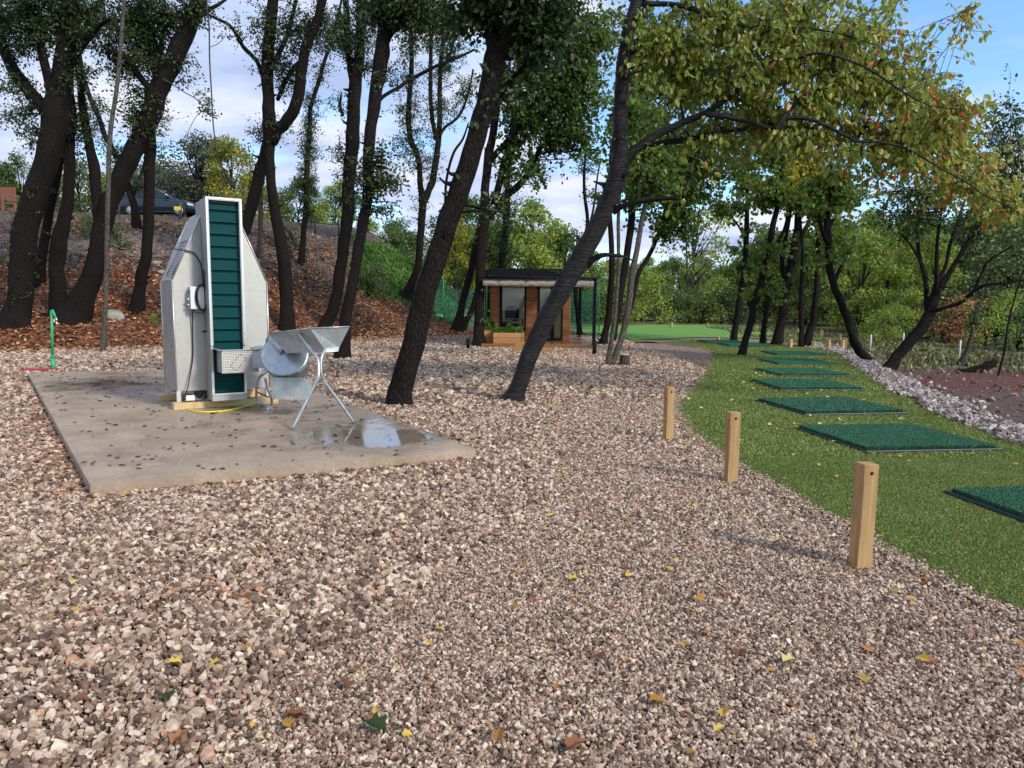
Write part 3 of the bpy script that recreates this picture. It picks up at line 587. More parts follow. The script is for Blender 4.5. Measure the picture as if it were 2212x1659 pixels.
DENS = [1.0]
class Tree:
    """collects branches (px polylines at a depth) and foliage, builds one tree with trunk and crown"""
    def __init__(s, name, label, base, bark, group=None, cat='tree', yb=None):
        s.base = GT(*base) if yb is None else None
        if yb is not None:
            p = atY(base[0], base[1], yb); p[2] = H(p[0], p[1]); s.base = p
        s.y = s.base[1]; s.o = thing(name, label, cat, s.base, 0, group); s.mb = MB(); s.bark = bark; s.sk = []; s.LP = []; s.LD = []; s.LT = []; s.LS = []; s.seed = rnd.random()*9
    def limb(s, pts, dy=0.0, sink=False, sides=10, rough=0.07, y0=None):
        """pts: (u, v, width px); dy = depth gained along the limb (m)"""
        y0 = s.y if y0 is None else y0; rows = []; n = len(pts)
        for i, (u, v, w) in enumerate(pts):
            yy = y0+dy*(i/max(1, n-1))**1.2; p = atY(u, v, yy); rows.append((*(p-s.base), max(0.004, w*0.5*yy/F*(0.88 if w > 16 else 0.96))))
        if sink:
            a = np.array(rows[0]); b = np.array(rows[1]); dd = (a-b)[:3]; dd /= np.linalg.norm(dd); rows.insert(0, (*(a[:3]+dd*0.25), a[3]*1.12)); a2 = list(rows[1]); rows[1] = tuple(a2)
        P = smooth_path(rows, 6); sd = s.seed; s.thick = getattr(s, 'thick', [])+([q for q in P if q[3] > 0.05] if sink else [])
        def nz(i, th, p):
            return 1+rough*(math.sin(th*3+i*0.35+sd)+0.6*math.sin(th*5-i*0.6+sd*2)+0.7*math.sin(i*0.9+th+sd*3))+ (0.42*math.exp(-max(0, i-4)/2.2)*(0.45+0.55*math.sin(th*4+sd)) if sink else 0)
        s.mb.tube(P[:, :3], list(P[:, 3]), sides, noise=nz)
        for q in P[::2]: s.sk.append(q)
        return y0+dy
    def leaves_along(s, p0, p1, n, size, tone, droop=0.3, spread=0.12):
        t = rng.random(n)**0.8; P = p0+(p1-p0)*t[:, None]+rng.normal(0, spread*0.35, (n, 3))
        d = (p1-p0)/(np.linalg.norm(p1-p0)+1e-6); D = d[None]*0.6+rng.normal(0, 0.65, (n, 3)); D[:, 2] -= droop
        s.LP.append(P); s.LD.append(D); s.LS.append(size*rng.uniform(0.6, 1.15, n)); s.LT.append(np.clip(tone(P+s.base)+rng.normal(0, 0.17, n), 0, 1))
    def region(s, u, v, ru, rv, nb, spr, size=0.09, tone=0.4, dy=0.0, rd=None, droop=0.3, nl=11, slen=0.62, twig=True, spread=0.22):
        """foliage volume: nb sub-branches from the nearest limb, each with spr sprigs of nl leaves"""
        yc = s.y+dy; rm = max(ru, rv)*yc/F; rd = rm*0.8 if rd is None else rd
        sk = np.array(s.sk); tf = tone if callable(tone) else (lambda P, t=tone: np.full(len(P), t))
        nb = max(1, int(round(nb*DENS[0]*(0.4 if DENS[0] == 0.55 and v > 480 else 1))))
        for _ in range(nb):
            while True:
                a, b, c = rng.uniform(-1, 1, 3)
                if a*a+b*b+c*c < 1: break
            tgt = atY(u+a*ru, v+b*rv, yc+c*rd)-s.base
            w = np.linalg.norm(sk[:, :3]-tgt, axis=1)+np.maximum(0, sk[:, 2]-tgt[2])*0.35; j = int(np.argmin(w)); st = sk[j, :3]; r0 = min(sk[j, 3]*0.5, 0.022)
            L_ = np.linalg.norm(tgt-st); mid = (st+tgt)/2+rng.normal(0, 0.10*L_+0.02, 3)+np.array([0, 0, 0.08*L_])
            ts = np.linspace(0, 1, 6)[:, None]; cv = (1-ts)**2*st+2*ts*(1-ts)*mid+ts**2*tgt
            if twig and L_ > 0.15: s.mb.tube(cv, list(np.linspace(r0, 0.005, 6)), 4, caps=False)
            for q in range(spr):
                tt = 1-min(0.85, 1.3/max(L_, .5))*rng.random(); p0 = (1-tt)**2*st+2*tt*(1-tt)*mid+tt*tt*tgt
                dr = rng.normal(0, 1, 3); dr[2] = dr[2]*0.6-droop*0.5; dr /= np.linalg.norm(dr); p1 = p0+dr*slen*rng.uniform(0.5, 1.3)
                if twig: s.mb.tube([p0, (p0+p1)/2+rng.normal(0, .02, 3), p1], [0.005, 0.004, 0.002], 3, caps=False)
                s.leaves_along(p0, p1, nl, size, tf, droop, spread)
    def sprigs_on(s, pts_px, n, size=0.08, tone=0.4, slen=0.3, nl=8, droop=0.2, y0=None):
        """short leafy shoots straight from the stem between v range along already made skeleton"""
        sk = np.array(s.sk); vmin, vmax = pts_px; tf = tone if callable(tone) else (lambda P, t=tone: np.full(len(P), t))
        z = []
        for q in sk:
            P = q[:3]+s.base-_O; v = CY-F*(P @ _U)/(P @ _f); z.append(vmin < v < vmax)
        idx = np.nonzero(z)[0]
        if not len(idx): return
        for _ in range(n):
            q = sk[rng.choice(idx)]; d = rng.normal(0, 1, 3); d[2] = abs(d[2])*0.3; d /= np.linalg.norm(d); p0 = q[:3]+d*q[3]*0.8+rng.normal(0, .08, 3)*np.array([0, 0, 1]); p1 = p0+d*slen*rng.uniform(.4, 1.3)
            s.mb.tube([p0, p1], [0.005, 0.002], 3, caps=False); s.leaves_along(p0, p1, nl, size, tf, droop)
    def done(s, leafm, shape='leaf'):
        th_ = getattr(s, 'thick', [])
        for _ in range(min(9, len(th_)//4)):   # dead stubs and knots
            q = th_[rnd.randrange(len(th_)//5, len(th_))]; a = rnd.uniform(0, 6.28); d = np.array([math.cos(a), math.sin(a)*.6, rnd.uniform(0, .6)]); d /= np.linalg.norm(d); l_ = rnd.uniform(.04, .22)
            s.mb.tube([q[:3]+d*q[3]*.6, q[:3]+d*(q[3]+l_*.5), q[:3]+d*(q[3]+l_)+np.array([0, 0, rnd.uniform(-.02, .08)])], [q[3]*.38, q[3]*.16, q[3]*.08], 6)
        s.mb.build('trunk', s.bark, s.o)
        if s.LP:
            P = np.vstack(s.LP); me = leaf_mesh('crown', P, np.vstack(s.LD), np.concatenate(s.LS), np.concatenate(s.LT), leafm, shape); link('crown', me, s.o)
        return s.o

# ------------------------------------------------------------------ near trees
OAK = 'old oaks of the wood on the left'; DENS[0] = 1.7
# far left big oak
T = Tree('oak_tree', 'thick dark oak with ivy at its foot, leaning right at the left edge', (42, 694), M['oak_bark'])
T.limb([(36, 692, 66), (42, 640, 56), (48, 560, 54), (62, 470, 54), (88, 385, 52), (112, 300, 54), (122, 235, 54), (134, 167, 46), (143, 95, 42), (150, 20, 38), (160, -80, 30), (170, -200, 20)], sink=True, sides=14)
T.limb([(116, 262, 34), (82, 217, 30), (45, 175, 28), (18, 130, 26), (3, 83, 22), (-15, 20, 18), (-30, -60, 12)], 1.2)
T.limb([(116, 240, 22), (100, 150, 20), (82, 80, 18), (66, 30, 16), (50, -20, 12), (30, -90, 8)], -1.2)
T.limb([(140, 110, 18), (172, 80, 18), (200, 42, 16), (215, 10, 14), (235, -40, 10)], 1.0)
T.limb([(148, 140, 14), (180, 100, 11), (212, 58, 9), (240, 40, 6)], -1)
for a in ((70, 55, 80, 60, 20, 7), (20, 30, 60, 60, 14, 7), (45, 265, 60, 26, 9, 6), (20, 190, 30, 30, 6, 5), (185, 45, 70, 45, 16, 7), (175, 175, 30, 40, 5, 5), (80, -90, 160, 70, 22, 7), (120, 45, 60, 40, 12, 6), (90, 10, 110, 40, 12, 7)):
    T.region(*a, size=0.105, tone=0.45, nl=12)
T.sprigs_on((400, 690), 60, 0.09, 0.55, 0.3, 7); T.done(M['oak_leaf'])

T = Tree('oak_tree', 'slim dark oak stem right behind the thick oak at the left edge', (88, 612), M['oak_bark'], OAK)
T.limb([(86, 612, 26), (90, 560, 22), (104, 470, 20), (124, 380, 17), (140, 300, 15), (150, 240, 13), (154, 160, 11), (160, 60, 9), (166, -40, 6)], sink=True)
T.region(160, 260, 20, 50, 4, 5, 0.09, 0.45); T.region(165, 20, 60, 60, 8, 6, 0.09, 0.4); T.done(M['oak_leaf'])

T = Tree('oak_tree', 'crooked dark oak with a knee bend, between the thick left oak and the leaning one', (126, 668), M['oak_bark'])
T.limb([(128, 672, 44), (125, 620, 38), (122, 570, 34), (130, 515, 36), (140, 470, 30), (148, 410, 26), (151, 350, 25), (149, 300, 25), (158, 262, 17), (156, 225, 14), (150, 170, 11), (152, 80, 9), (145, -20, 6)], sink=True)
T.region(170, 290, 25, 60, 5, 5, 0.09, 0.45); T.region(200, 270, 30, 60, 6, 6, 0.09, 0.45); T.region(120, -10, 80, 60, 10, 6, 0.1, 0.4); T.done(M['oak_leaf'])

T = Tree('oak_tree', 'big two-stemmed oak whose thick stem leans far right over the pale pole, mossy stump base', (172, 690), M['oak_bark'])
T.limb([(160, 690, 84), (176, 655, 62), (196, 600, 46), (212, 545, 42), (222, 490, 42), (240, 430, 40), (262, 380, 40), (285, 335, 42), (310, 285, 42), (330, 235, 46), (345, 190, 44), (366, 145, 42), (390, 95, 40), (416, 40, 38), (432, -10, 34), (450, -90, 26), (470, -180, 16)], sink=True, sides=14)
T.limb([(214, 520, 26), (212, 460, 24), (208, 410, 25), (203, 360, 25), (192, 310, 20), (184, 260, 19), (176, 215, 17), (172, 160, 15), (160, 100, 12), (155, 20, 9)], 1.0)
T.limb([(338, 205, 16), (318, 185, 15), (300, 163, 14), (282, 140, 12), (262, 120, 9), (234, 106, 6)], -1.0)
T.limb([(345, 185, 26), (338, 150, 27), (333, 110, 25), (325, 60, 23), (308, 20, 20), (295, -40, 14)], 1.2)
T.limb([(400, 85, 14), (368, 50, 12), (340, 20, 10), (310, 5, 7)], 1)
T.limb([(425, 38, 10), (450, 22, 9), (475, 8, 7), (500, -10, 4)], 1)
for a in ((310, 40, 70, 45, 18, 7), (250, 55, 40, 40, 10, 7), (275, 225, 50, 35, 9, 7), (245, 150, 40, 40, 7, 6), (390, 20, 60, 30, 8, 6), (300, 130, 50, 40, 9, 6), (400, 150, 14, 60, 4, 5), (350, -100, 160, 70, 22, 7), (300, 280, 40, 30, 5, 6), (330, 10, 120, 40, 12, 7), (265, 100, 60, 40, 8, 7)):
    T.region(*a, size=0.105, tone=0.5, nl=12)
T.done(M['oak_leaf'])

T = Tree('oak_tree', 'straight dark oak trunk standing left of the dark car, crossing behind the leaning oak', (296, 672), M['oak_bark'])
T.limb([(294, 675, 36), (301, 630, 28), (308, 590, 27), (316, 545, 25), (321, 470, 25), (323, 400, 25), (323, 330, 26), (326, 270, 22), (328, 220, 18), (340, 160, 14), (350, 80, 10), (355, 0, 7)], sink=True)
T.sprigs_on((200, 420), 30, 0.09, 0.5, 0.4, 6); T.region(365, 270, 20, 60, 5, 5, 0.08, 0.5); T.region(330, 60, 50, 50, 8, 6, 0.09, 0.45); T.done(M['oak_leaf'])

T = Tree('oak_tree', 'thin crooked oak bending left beside the rear of the dark car', (294, 492), M['oak_bark'])
T.limb([(296, 495, 24), (288, 440, 17), (276, 400, 14), (262, 365, 13), (244, 325, 12), (226, 290, 11), (214, 255, 10), (196, 215, 10), (182, 170, 9), (172, 110, 7), (168, 40, 5)], sink=True)
T.limb([(285, 430, 8), (300, 390, 7), (312, 350, 5)], 1)
for a in ((215, 230, 30, 60, 6, 6), (250, 330, 40, 40, 6, 6), (300, 400, 30, 40, 5, 5)): T.region(*a, size=0.105, tone=0.5, nl=12)
T.done(M['oak_leaf'])

T = Tree('dead_tree', 'slim pale bare pole-like trunk rising from the gravel left of the machine', (221, 762), M['pale_bark'])
T.limb([(221, 765, 14), (225, 710, 10), (229, 627, 10), (231, 540, 10), (232, 467, 10), (234, 390, 10), (236, 320, 10), (243, 250, 9), (251, 200, 9), (258, 133, 8), (264, 60, 8), (268, 0, 7), (272, -80, 5)], sink=True, rough=0.04)
T.limb([(236, 330, 4), (220, 300, 2), (206, 292, 1)], 0.5); T.done(M['oak_leaf'])

# hanging creeper from the leaning oak
def hang(name, label, pts, y, m, cat, leaves=None):
    base = atY(pts[0][0], pts[0][1], y); o = thing(name, label, cat, base); mb = MB()
    for pl in [pts]+(leaves or []):
        rows = [(*(atY(u, v, y)-base), w*0.5*y/F) for u, v, w in pl]; P = smooth_path(rows, 4); mb.tube(P[:, :3], list(P[:, 3]), 5)
    mb.build('stem', m, o); return o
hang('creeper', 'long bare creeper stem hanging down against the sky behind the machine head', [(445, -60, 3), (448, 20, 3), (452, 60, 3.2), (453, 130, 3.2), (457, 200, 3), (460, 260, 3), (467, 320, 2.5), (474, 350, 2.2), (487, 380, 1.5)], 18.0, M['grey_bark'], 'creeper', [[(453, 102, 1.6), (470, 95, 1.4), (485, 80, 1.2), (490, 60, 0.8)]])
T = Tree('oak_sapling', 'drooping bare twig with a few leaves in front of the sky above the machine', (345, 640), M['grey_bark'], yb=20)
T.limb([(352, 170, 3), (372, 182, 2.6), (400, 200, 2.2), (425, 215, 2), (440, 237, 1.6), (425, 250, 1.3), (405, 290, 1.2), (403, 335, 1)])
for q in ((430, 195, 6, 5, 2, 2), (452, 212, 6, 6, 3, 3), (452, 240, 8, 6, 3, 3), (470, 250, 6, 5, 2, 2)): T.region(*q, size=0.09, tone=0.6, rd=.1, slen=0.15, nl=4)
T.done(M['oak_leaf'])

T = Tree('oak_tree', 'forked dark oak behind the machine with a long bare arm reaching left', (619, 712), M['oak_bark'])
T.limb([(619, 716, 42), (620, 670, 34), (619, 627, 32), (612, 560, 30), (602, 500, 27), (592, 440, 25), (584, 380, 22), (582, 330, 24), (582, 280, 30), (580, 240, 30), (579, 200, 27), (578, 133, 28), (583, 67, 26), (590, 0, 24), (596, -80, 18), (600, -180, 10)], sink=True, sides=12)
T.limb([(588, 310, 24), (600, 282, 26), (618, 262, 27), (637, 235, 27), (647, 187, 26), (653, 140, 24), (664, 95, 23), (683, 50, 21), (697, 0, 20), (715, -60, 16), (735, -160, 9)], -1.5)
T.limb([(566, 160, 10), (558, 138, 9), (547, 123, 9), (527, 103, 8.5), (510, 73, 8), (493, 53, 7), (467, 40, 6), (447, 30, 5)], 1.0)
T.limb([(600, 215, 9), (615, 180, 9), (632, 150, 8), (660, 120, 7)], 1.5)
T.limb([(585, 150, 12), (605, 110, 11), (625, 60, 9), (640, 0, 7)], 1.5)
for a in ((640, 60, 45, 60, 16, 7), (605, 120, 40, 60, 10, 6), (560, 50, 25, 50, 6, 5), (525, 60, 25, 15, 3, 5), (690, 70, 35, 60, 10, 6), (600, 270, 35, 25, 4, 5), (630, 160, 30, 40, 7, 6), (560, 280, 12, 40, 4, 4), (640, -90, 120, 70, 20, 7)):
    T.region(*a, size=0.10, tone=0.45, nl=12)
T.done(M['oak_leaf'])
T = Tree('oak_tree', 'dark leaning oak rising from behind the machine, joining the forked oak at its crotch', (520, 570), M['oak_bark'])
T.limb([(518, 575, 30), (524, 520, 26), (533, 480, 26), (546, 435, 28), (558, 390, 28), (568, 350, 28), (577, 315, 26), (585, 285, 22)], sink=True)
T.sprigs_on((300, 480), 25, 0.08, 0.5, 0.3, 6); T.done(M['oak_leaf'])
T = Tree('oak_tree', 'small dead grey stem standing between the two trunks behind the machine', (560, 560), M['grey_bark'])
T.limb([(560, 562, 12), (562, 500, 10), (563, 440, 10), (564, 390, 8), (566, 360, 5)], sink=True); T.sprigs_on((350, 450), 12, 0.08, 0.6, 0.3, 6); T.done(M['oak_leaf'])

T = Tree('oak_tree', 'slim ivy-clad oak with leaves all down its stem, right of the forked oak', (650, 570), M['oak_bark'])
T.limb([(649, 572, 16), (654, 530, 13), (657, 494, 12), (661, 440, 12), (662, 390, 12), (665, 340, 11), (668, 290, 10), (671, 233, 9), (686, 185, 9), (700, 135, 8), (716, 85, 7), (730, 35, 6), (742, -20, 4)], sink=True)
T.region(666, 330, 24, 100, 36, 5, 0.09, 0.45, slen=0.35); T.region(668, 430, 36, 60, 18, 5, 0.09, 0.5, slen=0.35); T.region(668, 230, 22, 40, 8, 5, 0.09, 0.4)
T.region(720, 60, 40, 50, 9, 6, 0.09, 0.4); T.region(700, 160, 20, 30, 4, 5, 0.09, 0.4); T.done(M['oak_leaf'])

T = Tree('oak_tree', 'high-forked dark oak, left one of the close pair behind the metal hopper', (700, 712), M['oak_bark'])
T.limb([(699, 716, 38), (710, 690, 30), (722, 660, 28), (732, 605, 27), (741, 545, 27), (746, 500, 28), (752, 450, 30), (753, 400, 30), (758, 340, 31), (762, 290, 32), (765, 233, 31), (767, 180, 30), (775, 130, 24), (779, 70, 22), (780, 0, 22), (782, -80, 18), (780, -180, 10)], sink=True, sides=12)
T.limb([(764, 190, 18), (757, 140, 16), (752, 100, 15), (749, 50, 14), (745, -20, 12), (738, -90, 8)], 1.0)
T.limb([(740, 250, 6), (735, 225, 5), (738, 200, 3)], .5)
for a in ((750, 60, 50, 55, 14, 7), (795, 110, 25, 60, 7, 6), (735, 330, 22, 30, 5, 5), (735, 400, 22, 50, 6, 5), (740, 220, 14, 30, 3, 4), (720, 90, 25, 40, 5, 6), (780, -100, 90, 70, 14, 7)):
    T.region(*a, size=0.10, tone=0.5, nl=12)
T.sprigs_on((250, 560), 40, 0.08, 0.5, 0.3, 6); T.done(M['oak_leaf'])
T = Tree('oak_tree', 'dark oak with a level bough, right one of the close pair behind the hopper', (740, 776), M['oak_bark'])
T.limb([(738, 776, 44), (743, 735, 32), (750, 672, 28), (760, 620, 26), (773, 545, 25), (783, 490, 25), (791, 440, 25), (795, 400, 25), (796, 333, 26), (802, 267, 27), (812, 200, 30), (822, 140, 36), (826, 100, 34), (828, 60, 24), (828, 20, 22), (830, -40, 18), (832, -150, 10)], sink=True, sides=12)
T.limb([(828, 90, 28), (845, 63, 24), (878, 50, 15), (908, 42, 13), (958, 38, 11), (1025, 30, 7), (1070, 20, 4)], 1.2)
T.limb([(845, 65, 20), (862, 38, 20), (884, 0, 20), (900, -50, 16), (920, -130, 9)], -1.0)
T.limb([(818, 218, 9), (832, 205, 8), (860, 190, 8), (885, 173, 8), (942, 143, 7), (992, 123, 6), (1025, 107, 5)], 1.5)
for a in ((800, 20, 40, 40, 10, 7), (870, 20, 60, 40, 14, 7), (840, 395, 30, 22, 6, 6), (840, 345, 25, 30, 6, 5), (850, 160, 15, 25, 3, 4), (960, 50, 60, 30, 9, 6), (900, 15, 90, 30, 12, 7), (780, 380, 15, 40, 3, 4), (850, 450, 26, 20, 3, 5), (860, -100, 120, 70, 18, 7)):
    T.region(*a, size=0.10, tone=0.5, nl=12)
T.sprigs_on((230, 480), 26, 0.08, 0.55, 0.3, 6); T.done(M['oak_leaf'])

T = Tree('oak_tree', 'slender oak forked like a tuning fork, left of the great leaning oak', (877, 648), M['oak_bark'])
T.limb([(872, 650, 44), (886, 622, 24), (903, 572, 18), (908, 505, 18), (912, 465, 18), (913, 433, 19), (908, 400, 13), (905, 350, 12), (898, 325, 13), (886, 300, 12), (883, 233, 11), (888, 167, 11), (889, 100, 9), (889, 60, 6)], sink=True)
T.limb([(914, 440, 16), (924, 415, 15), (935, 390, 15), (942, 345, 14), (946, 310, 13), (950, 260, 11), (950, 200, 10), (951, 150, 9), (957, 83, 8), (962, 17, 6), (966, -50, 4)], 1.0)
T.limb([(942, 300, 11), (938, 280, 10), (932, 240, 9), (930, 167, 9), (932, 67, 8), (935, 0, 6)], -1)
T.limb([(950, 295, 7), (960, 276, 6), (992, 250, 6), (1012, 200, 5), (1022, 150, 4)], 1.5)
T.limb([(952, 150, 7), (975, 110, 6), (985, 60, 5), (1000, 20, 4)], 1)
for a in ((885, 130, 30, 80, 14, 6), (905, 260, 28, 60, 10, 6), (870, 245, 20, 40, 6, 6), (880, 310, 40, 30, 7, 6), (955, 90, 45, 80, 20, 7), (960, 230, 40, 60, 10, 6), (905, 360, 35, 40, 8, 5), (1010, 190, 30, 50, 8, 6), (935, 20, 80, 50, 14, 7), (930, 330, 20, 60, 5, 5), (895, 445, 20, 30, 3, 5)):
    T.region(*a, size=0.10, tone=0.5, nl=12)
T.done(M['oak_leaf'])

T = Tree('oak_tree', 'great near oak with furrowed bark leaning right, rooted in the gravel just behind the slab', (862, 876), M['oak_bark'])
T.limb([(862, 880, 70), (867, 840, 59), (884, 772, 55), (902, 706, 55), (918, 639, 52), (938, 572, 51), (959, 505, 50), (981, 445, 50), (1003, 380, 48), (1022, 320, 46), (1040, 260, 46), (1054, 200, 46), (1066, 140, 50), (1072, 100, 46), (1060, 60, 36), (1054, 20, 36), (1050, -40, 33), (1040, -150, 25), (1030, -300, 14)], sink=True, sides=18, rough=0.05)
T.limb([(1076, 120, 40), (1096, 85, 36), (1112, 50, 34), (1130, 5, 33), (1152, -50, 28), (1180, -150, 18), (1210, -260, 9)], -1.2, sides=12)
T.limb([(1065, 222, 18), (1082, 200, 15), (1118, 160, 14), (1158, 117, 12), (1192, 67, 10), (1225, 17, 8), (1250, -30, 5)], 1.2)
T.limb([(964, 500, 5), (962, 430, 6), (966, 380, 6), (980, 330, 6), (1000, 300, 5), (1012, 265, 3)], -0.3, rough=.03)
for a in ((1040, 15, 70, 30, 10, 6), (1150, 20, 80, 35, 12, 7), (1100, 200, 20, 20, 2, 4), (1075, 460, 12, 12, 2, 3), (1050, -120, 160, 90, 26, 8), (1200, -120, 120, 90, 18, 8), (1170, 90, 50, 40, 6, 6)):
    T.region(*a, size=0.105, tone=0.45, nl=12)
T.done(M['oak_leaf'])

DENS[0] = 0.95
T = Tree('maple_tree', 'broad green maple with dense hanging crown, its trunk against the left corner of the cabin', (1033, 750), M['oak_bark'])
T.limb([(1033, 752, 40), (1034, 715, 26), (1036, 672, 24), (1037, 605, 23), (1040, 539, 24), (1047, 480, 26), (1048, 440, 22), (1048, 400, 20), (1057, 333, 20), (1066, 283, 18), (1073, 210, 16), (1080, 120, 12), (1090, 30, 9), (1095, -60, 6)], sink=True, sides=12)
T.limb([(1055, 470, 18), (1070, 452, 17), (1092, 425, 16), (1122, 400, 15), (1138, 378, 13), (1155, 345, 12), (1175, 300, 9), (1195, 250, 7), (1215, 190, 5)], 1.5)
T.limb([(1060, 345, 14), (1078, 325, 14), (1102, 298, 13), (1120, 272, 11), (1138, 250, 11), (1160, 218, 9), (1190, 180, 7), (1240, 130, 5), (1290, 90, 3)], -1.5)
T.limb([(1066, 440, 14), (1078, 400, 16), (1086, 360, 14), (1100, 310, 11), (1112, 240, 8), (1130, 150, 6), (1150, 60, 4)], 0.8)
tg = lambda P: 0.25+0.35*rng.random(len(P))+0.1*np.sin(P[:, 0]*3)
for a in ((1180, 60, 110, 60, 45, 8), (1190, 150, 100, 60, 45, 8), (1210, 235, 80, 55, 38, 8), (1135, 270, 50, 40, 18, 7), (1280, 60, 60, 70, 22, 8), (1270, 170, 60, 60, 26, 8), (1240, 290, 55, 35, 18, 7), (1130, 345, 25, 30, 6, 6), (1170, 365, 18, 40, 5, 5), (1110, 180, 40, 60, 10, 7), (1300, 250, 30, 50, 9, 7), (1285, 325, 25, 22, 5, 6), (1095, 380, 14, 60, 6, 5), (1200, -60, 150, 60, 26, 8)):
    T.region(*a, size=0.12, tone=tg)
T.sprigs_on((420, 700), 34, 0.09, 0.7, 0.35, 6); T.done(M['maple_leaf'], 'broad')

T = Tree('oak_tree', 'short leaning trunk at the foot of the bank, left of the cabin planters', (987, 716), M['oak_bark'])
T.limb([(986, 718, 34), (994, 680, 20), (1003, 639, 18), (1013, 600, 18), (1022, 565, 17), (1030, 522, 16), (1040, 470, 14), (1046, 400, 10), (1050, 320, 7)], sink=True); T.sprigs_on((420, 560), 20, 0.09, 0.55, 0.4, 6); T.done(M['oak_leaf'])
T = Tree('oak_tree', 'stubby leaning stem between the short trunk and the cabin corner tree', (1000, 712), M['oak_bark'])
T.limb([(998, 714, 22), (1008, 690, 14), (1018, 672, 13), (1028, 640, 11), (1034, 600, 9), (1040, 540, 7)], sink=True); T.region(1036, 560, 10, 20, 3, 4, .09, .5); T.done(M['oak_leaf'])
T = Tree('ivy_clad_tree', 'thin ivy-covered trunk rising behind the black roof of the cabin', (1080, 700), M['oak_bark'], yb=33)
T.limb([(1080, 705, 15), (1082, 640, 14), (1083, 579, 14), (1090, 505, 14), (1095, 439, 13), (1098, 380, 11), (1105, 320, 9), (1112, 250, 6)], sink=True)
T.region(1091, 480, 12, 100, 34, 5, 0.11, 0.35, slen=0.3); T.region(1110, 430, 25, 25, 5, 5, 0.1, 0.6); T.region(1060, 450, 18, 14, 3, 5, 0.1, 0.7); T.done(M['oak_leaf'])

# the cherry tree in the middle
DENS[0] = 1.15
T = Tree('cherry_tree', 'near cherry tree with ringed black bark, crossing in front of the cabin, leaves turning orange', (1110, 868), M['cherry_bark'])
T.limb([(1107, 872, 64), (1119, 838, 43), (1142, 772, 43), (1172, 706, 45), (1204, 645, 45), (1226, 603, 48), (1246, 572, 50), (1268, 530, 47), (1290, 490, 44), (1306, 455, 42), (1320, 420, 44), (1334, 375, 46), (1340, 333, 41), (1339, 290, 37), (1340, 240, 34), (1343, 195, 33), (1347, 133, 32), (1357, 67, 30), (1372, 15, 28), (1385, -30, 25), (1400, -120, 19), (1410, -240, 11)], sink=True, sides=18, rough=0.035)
B = lambda p, dy, **k: T.limb(p, dy, **k)
B([(1345, 345, 30), (1370, 325, 22), (1418, 291, 19), (1479, 263, 15), (1527, 243, 13), (1584, 202, 10), (1616, 170, 9), (1669, 130, 7), (1721, 125, 6), (1774, 115, 6), (1843, 134, 5), (1891, 158, 5), (1944, 194, 4), (2005, 227, 3), (2078, 237, 2)], -1.3)
B([(1520, 246, 13), (1570, 252, 12), (1620, 263, 11), (1673, 278, 10), (1700, 256, 9), (1754, 259, 8), (1823, 291, 7), (1851, 305, 6), (1904, 308, 5), (1964, 324, 5), (2025, 360, 4), (2086, 393, 3), (2126, 421, 3), (2187, 449, 2)], -1.0, y0=T.y-0.4)
B([(1676, 278, 9), (1705, 239, 8), (1735, 215, 7), (1762, 194, 6), (1790, 160, 5), (1800, 130, 3)], 0.6, y0=T.y-0.7)
B([(1348, 350, 26), (1372, 330, 18), (1398, 316, 15), (1440, 307, 13), (1479, 303, 12), (1535, 289, 11), (1620, 277, 9), (1680, 274, 8), (1740, 276, 6), (1800, 283, 5), (1890, 292, 4), (1950, 290, 2)], 1.0)
B([(1374, 8, 18), (1400, 8, 12), (1458, 10, 10), (1500, 20, 10), (1543, 36, 9), (1620, 61, 8), (1661, 85, 7), (1721, 109, 6), (1782, 134, 5), (1843, 174, 4), (1924, 202, 4), (1984, 231, 3), (2050, 270, 2)], 1.2)
B([(1325, 455, 20), (1345, 446, 13), (1377, 437, 12), (1420, 430, 10), (1466, 427, 9)], -0.6)
B([(1355, 92, 9), (1369, 93, 8), (1418, 105, 6), (1455, 122, 4), (1490, 142, 3)], 0.5)
B([(1268, 575, 14), (1283, 560, 14), (1306, 551, 10), (1346, 554, 6), (1373, 566, 2)], -0.4)
B([(1380, 0, 12), (1480, -40, 9), (1600, -60, 7), (1750, -50, 5), (1900, -20, 3)], -1.5)
B([(1530, 243, 6), (1560, 200, 5), (1590, 130, 4), (1650, 60, 3), (1720, 20, 2)], 1.0, y0=T.y-0.4)
B([(1620, 80, 5), (1700, 60, 4), (1800, 70, 3), (1900, 100, 2)], -1)
B([(1455, 115, 3), (1400, 120, 2)], 0.3)
ct = lambda P: np.clip(0.18+0.25*rng.random(len(P))+0.20*np.clip((P[:, 0]-3.0)/4.5, 0, 1)+0.55*(rng.random(len(P)) < 0.10*np.clip((P[:, 0]-2.0)/4, 0, 1)), 0, 1)
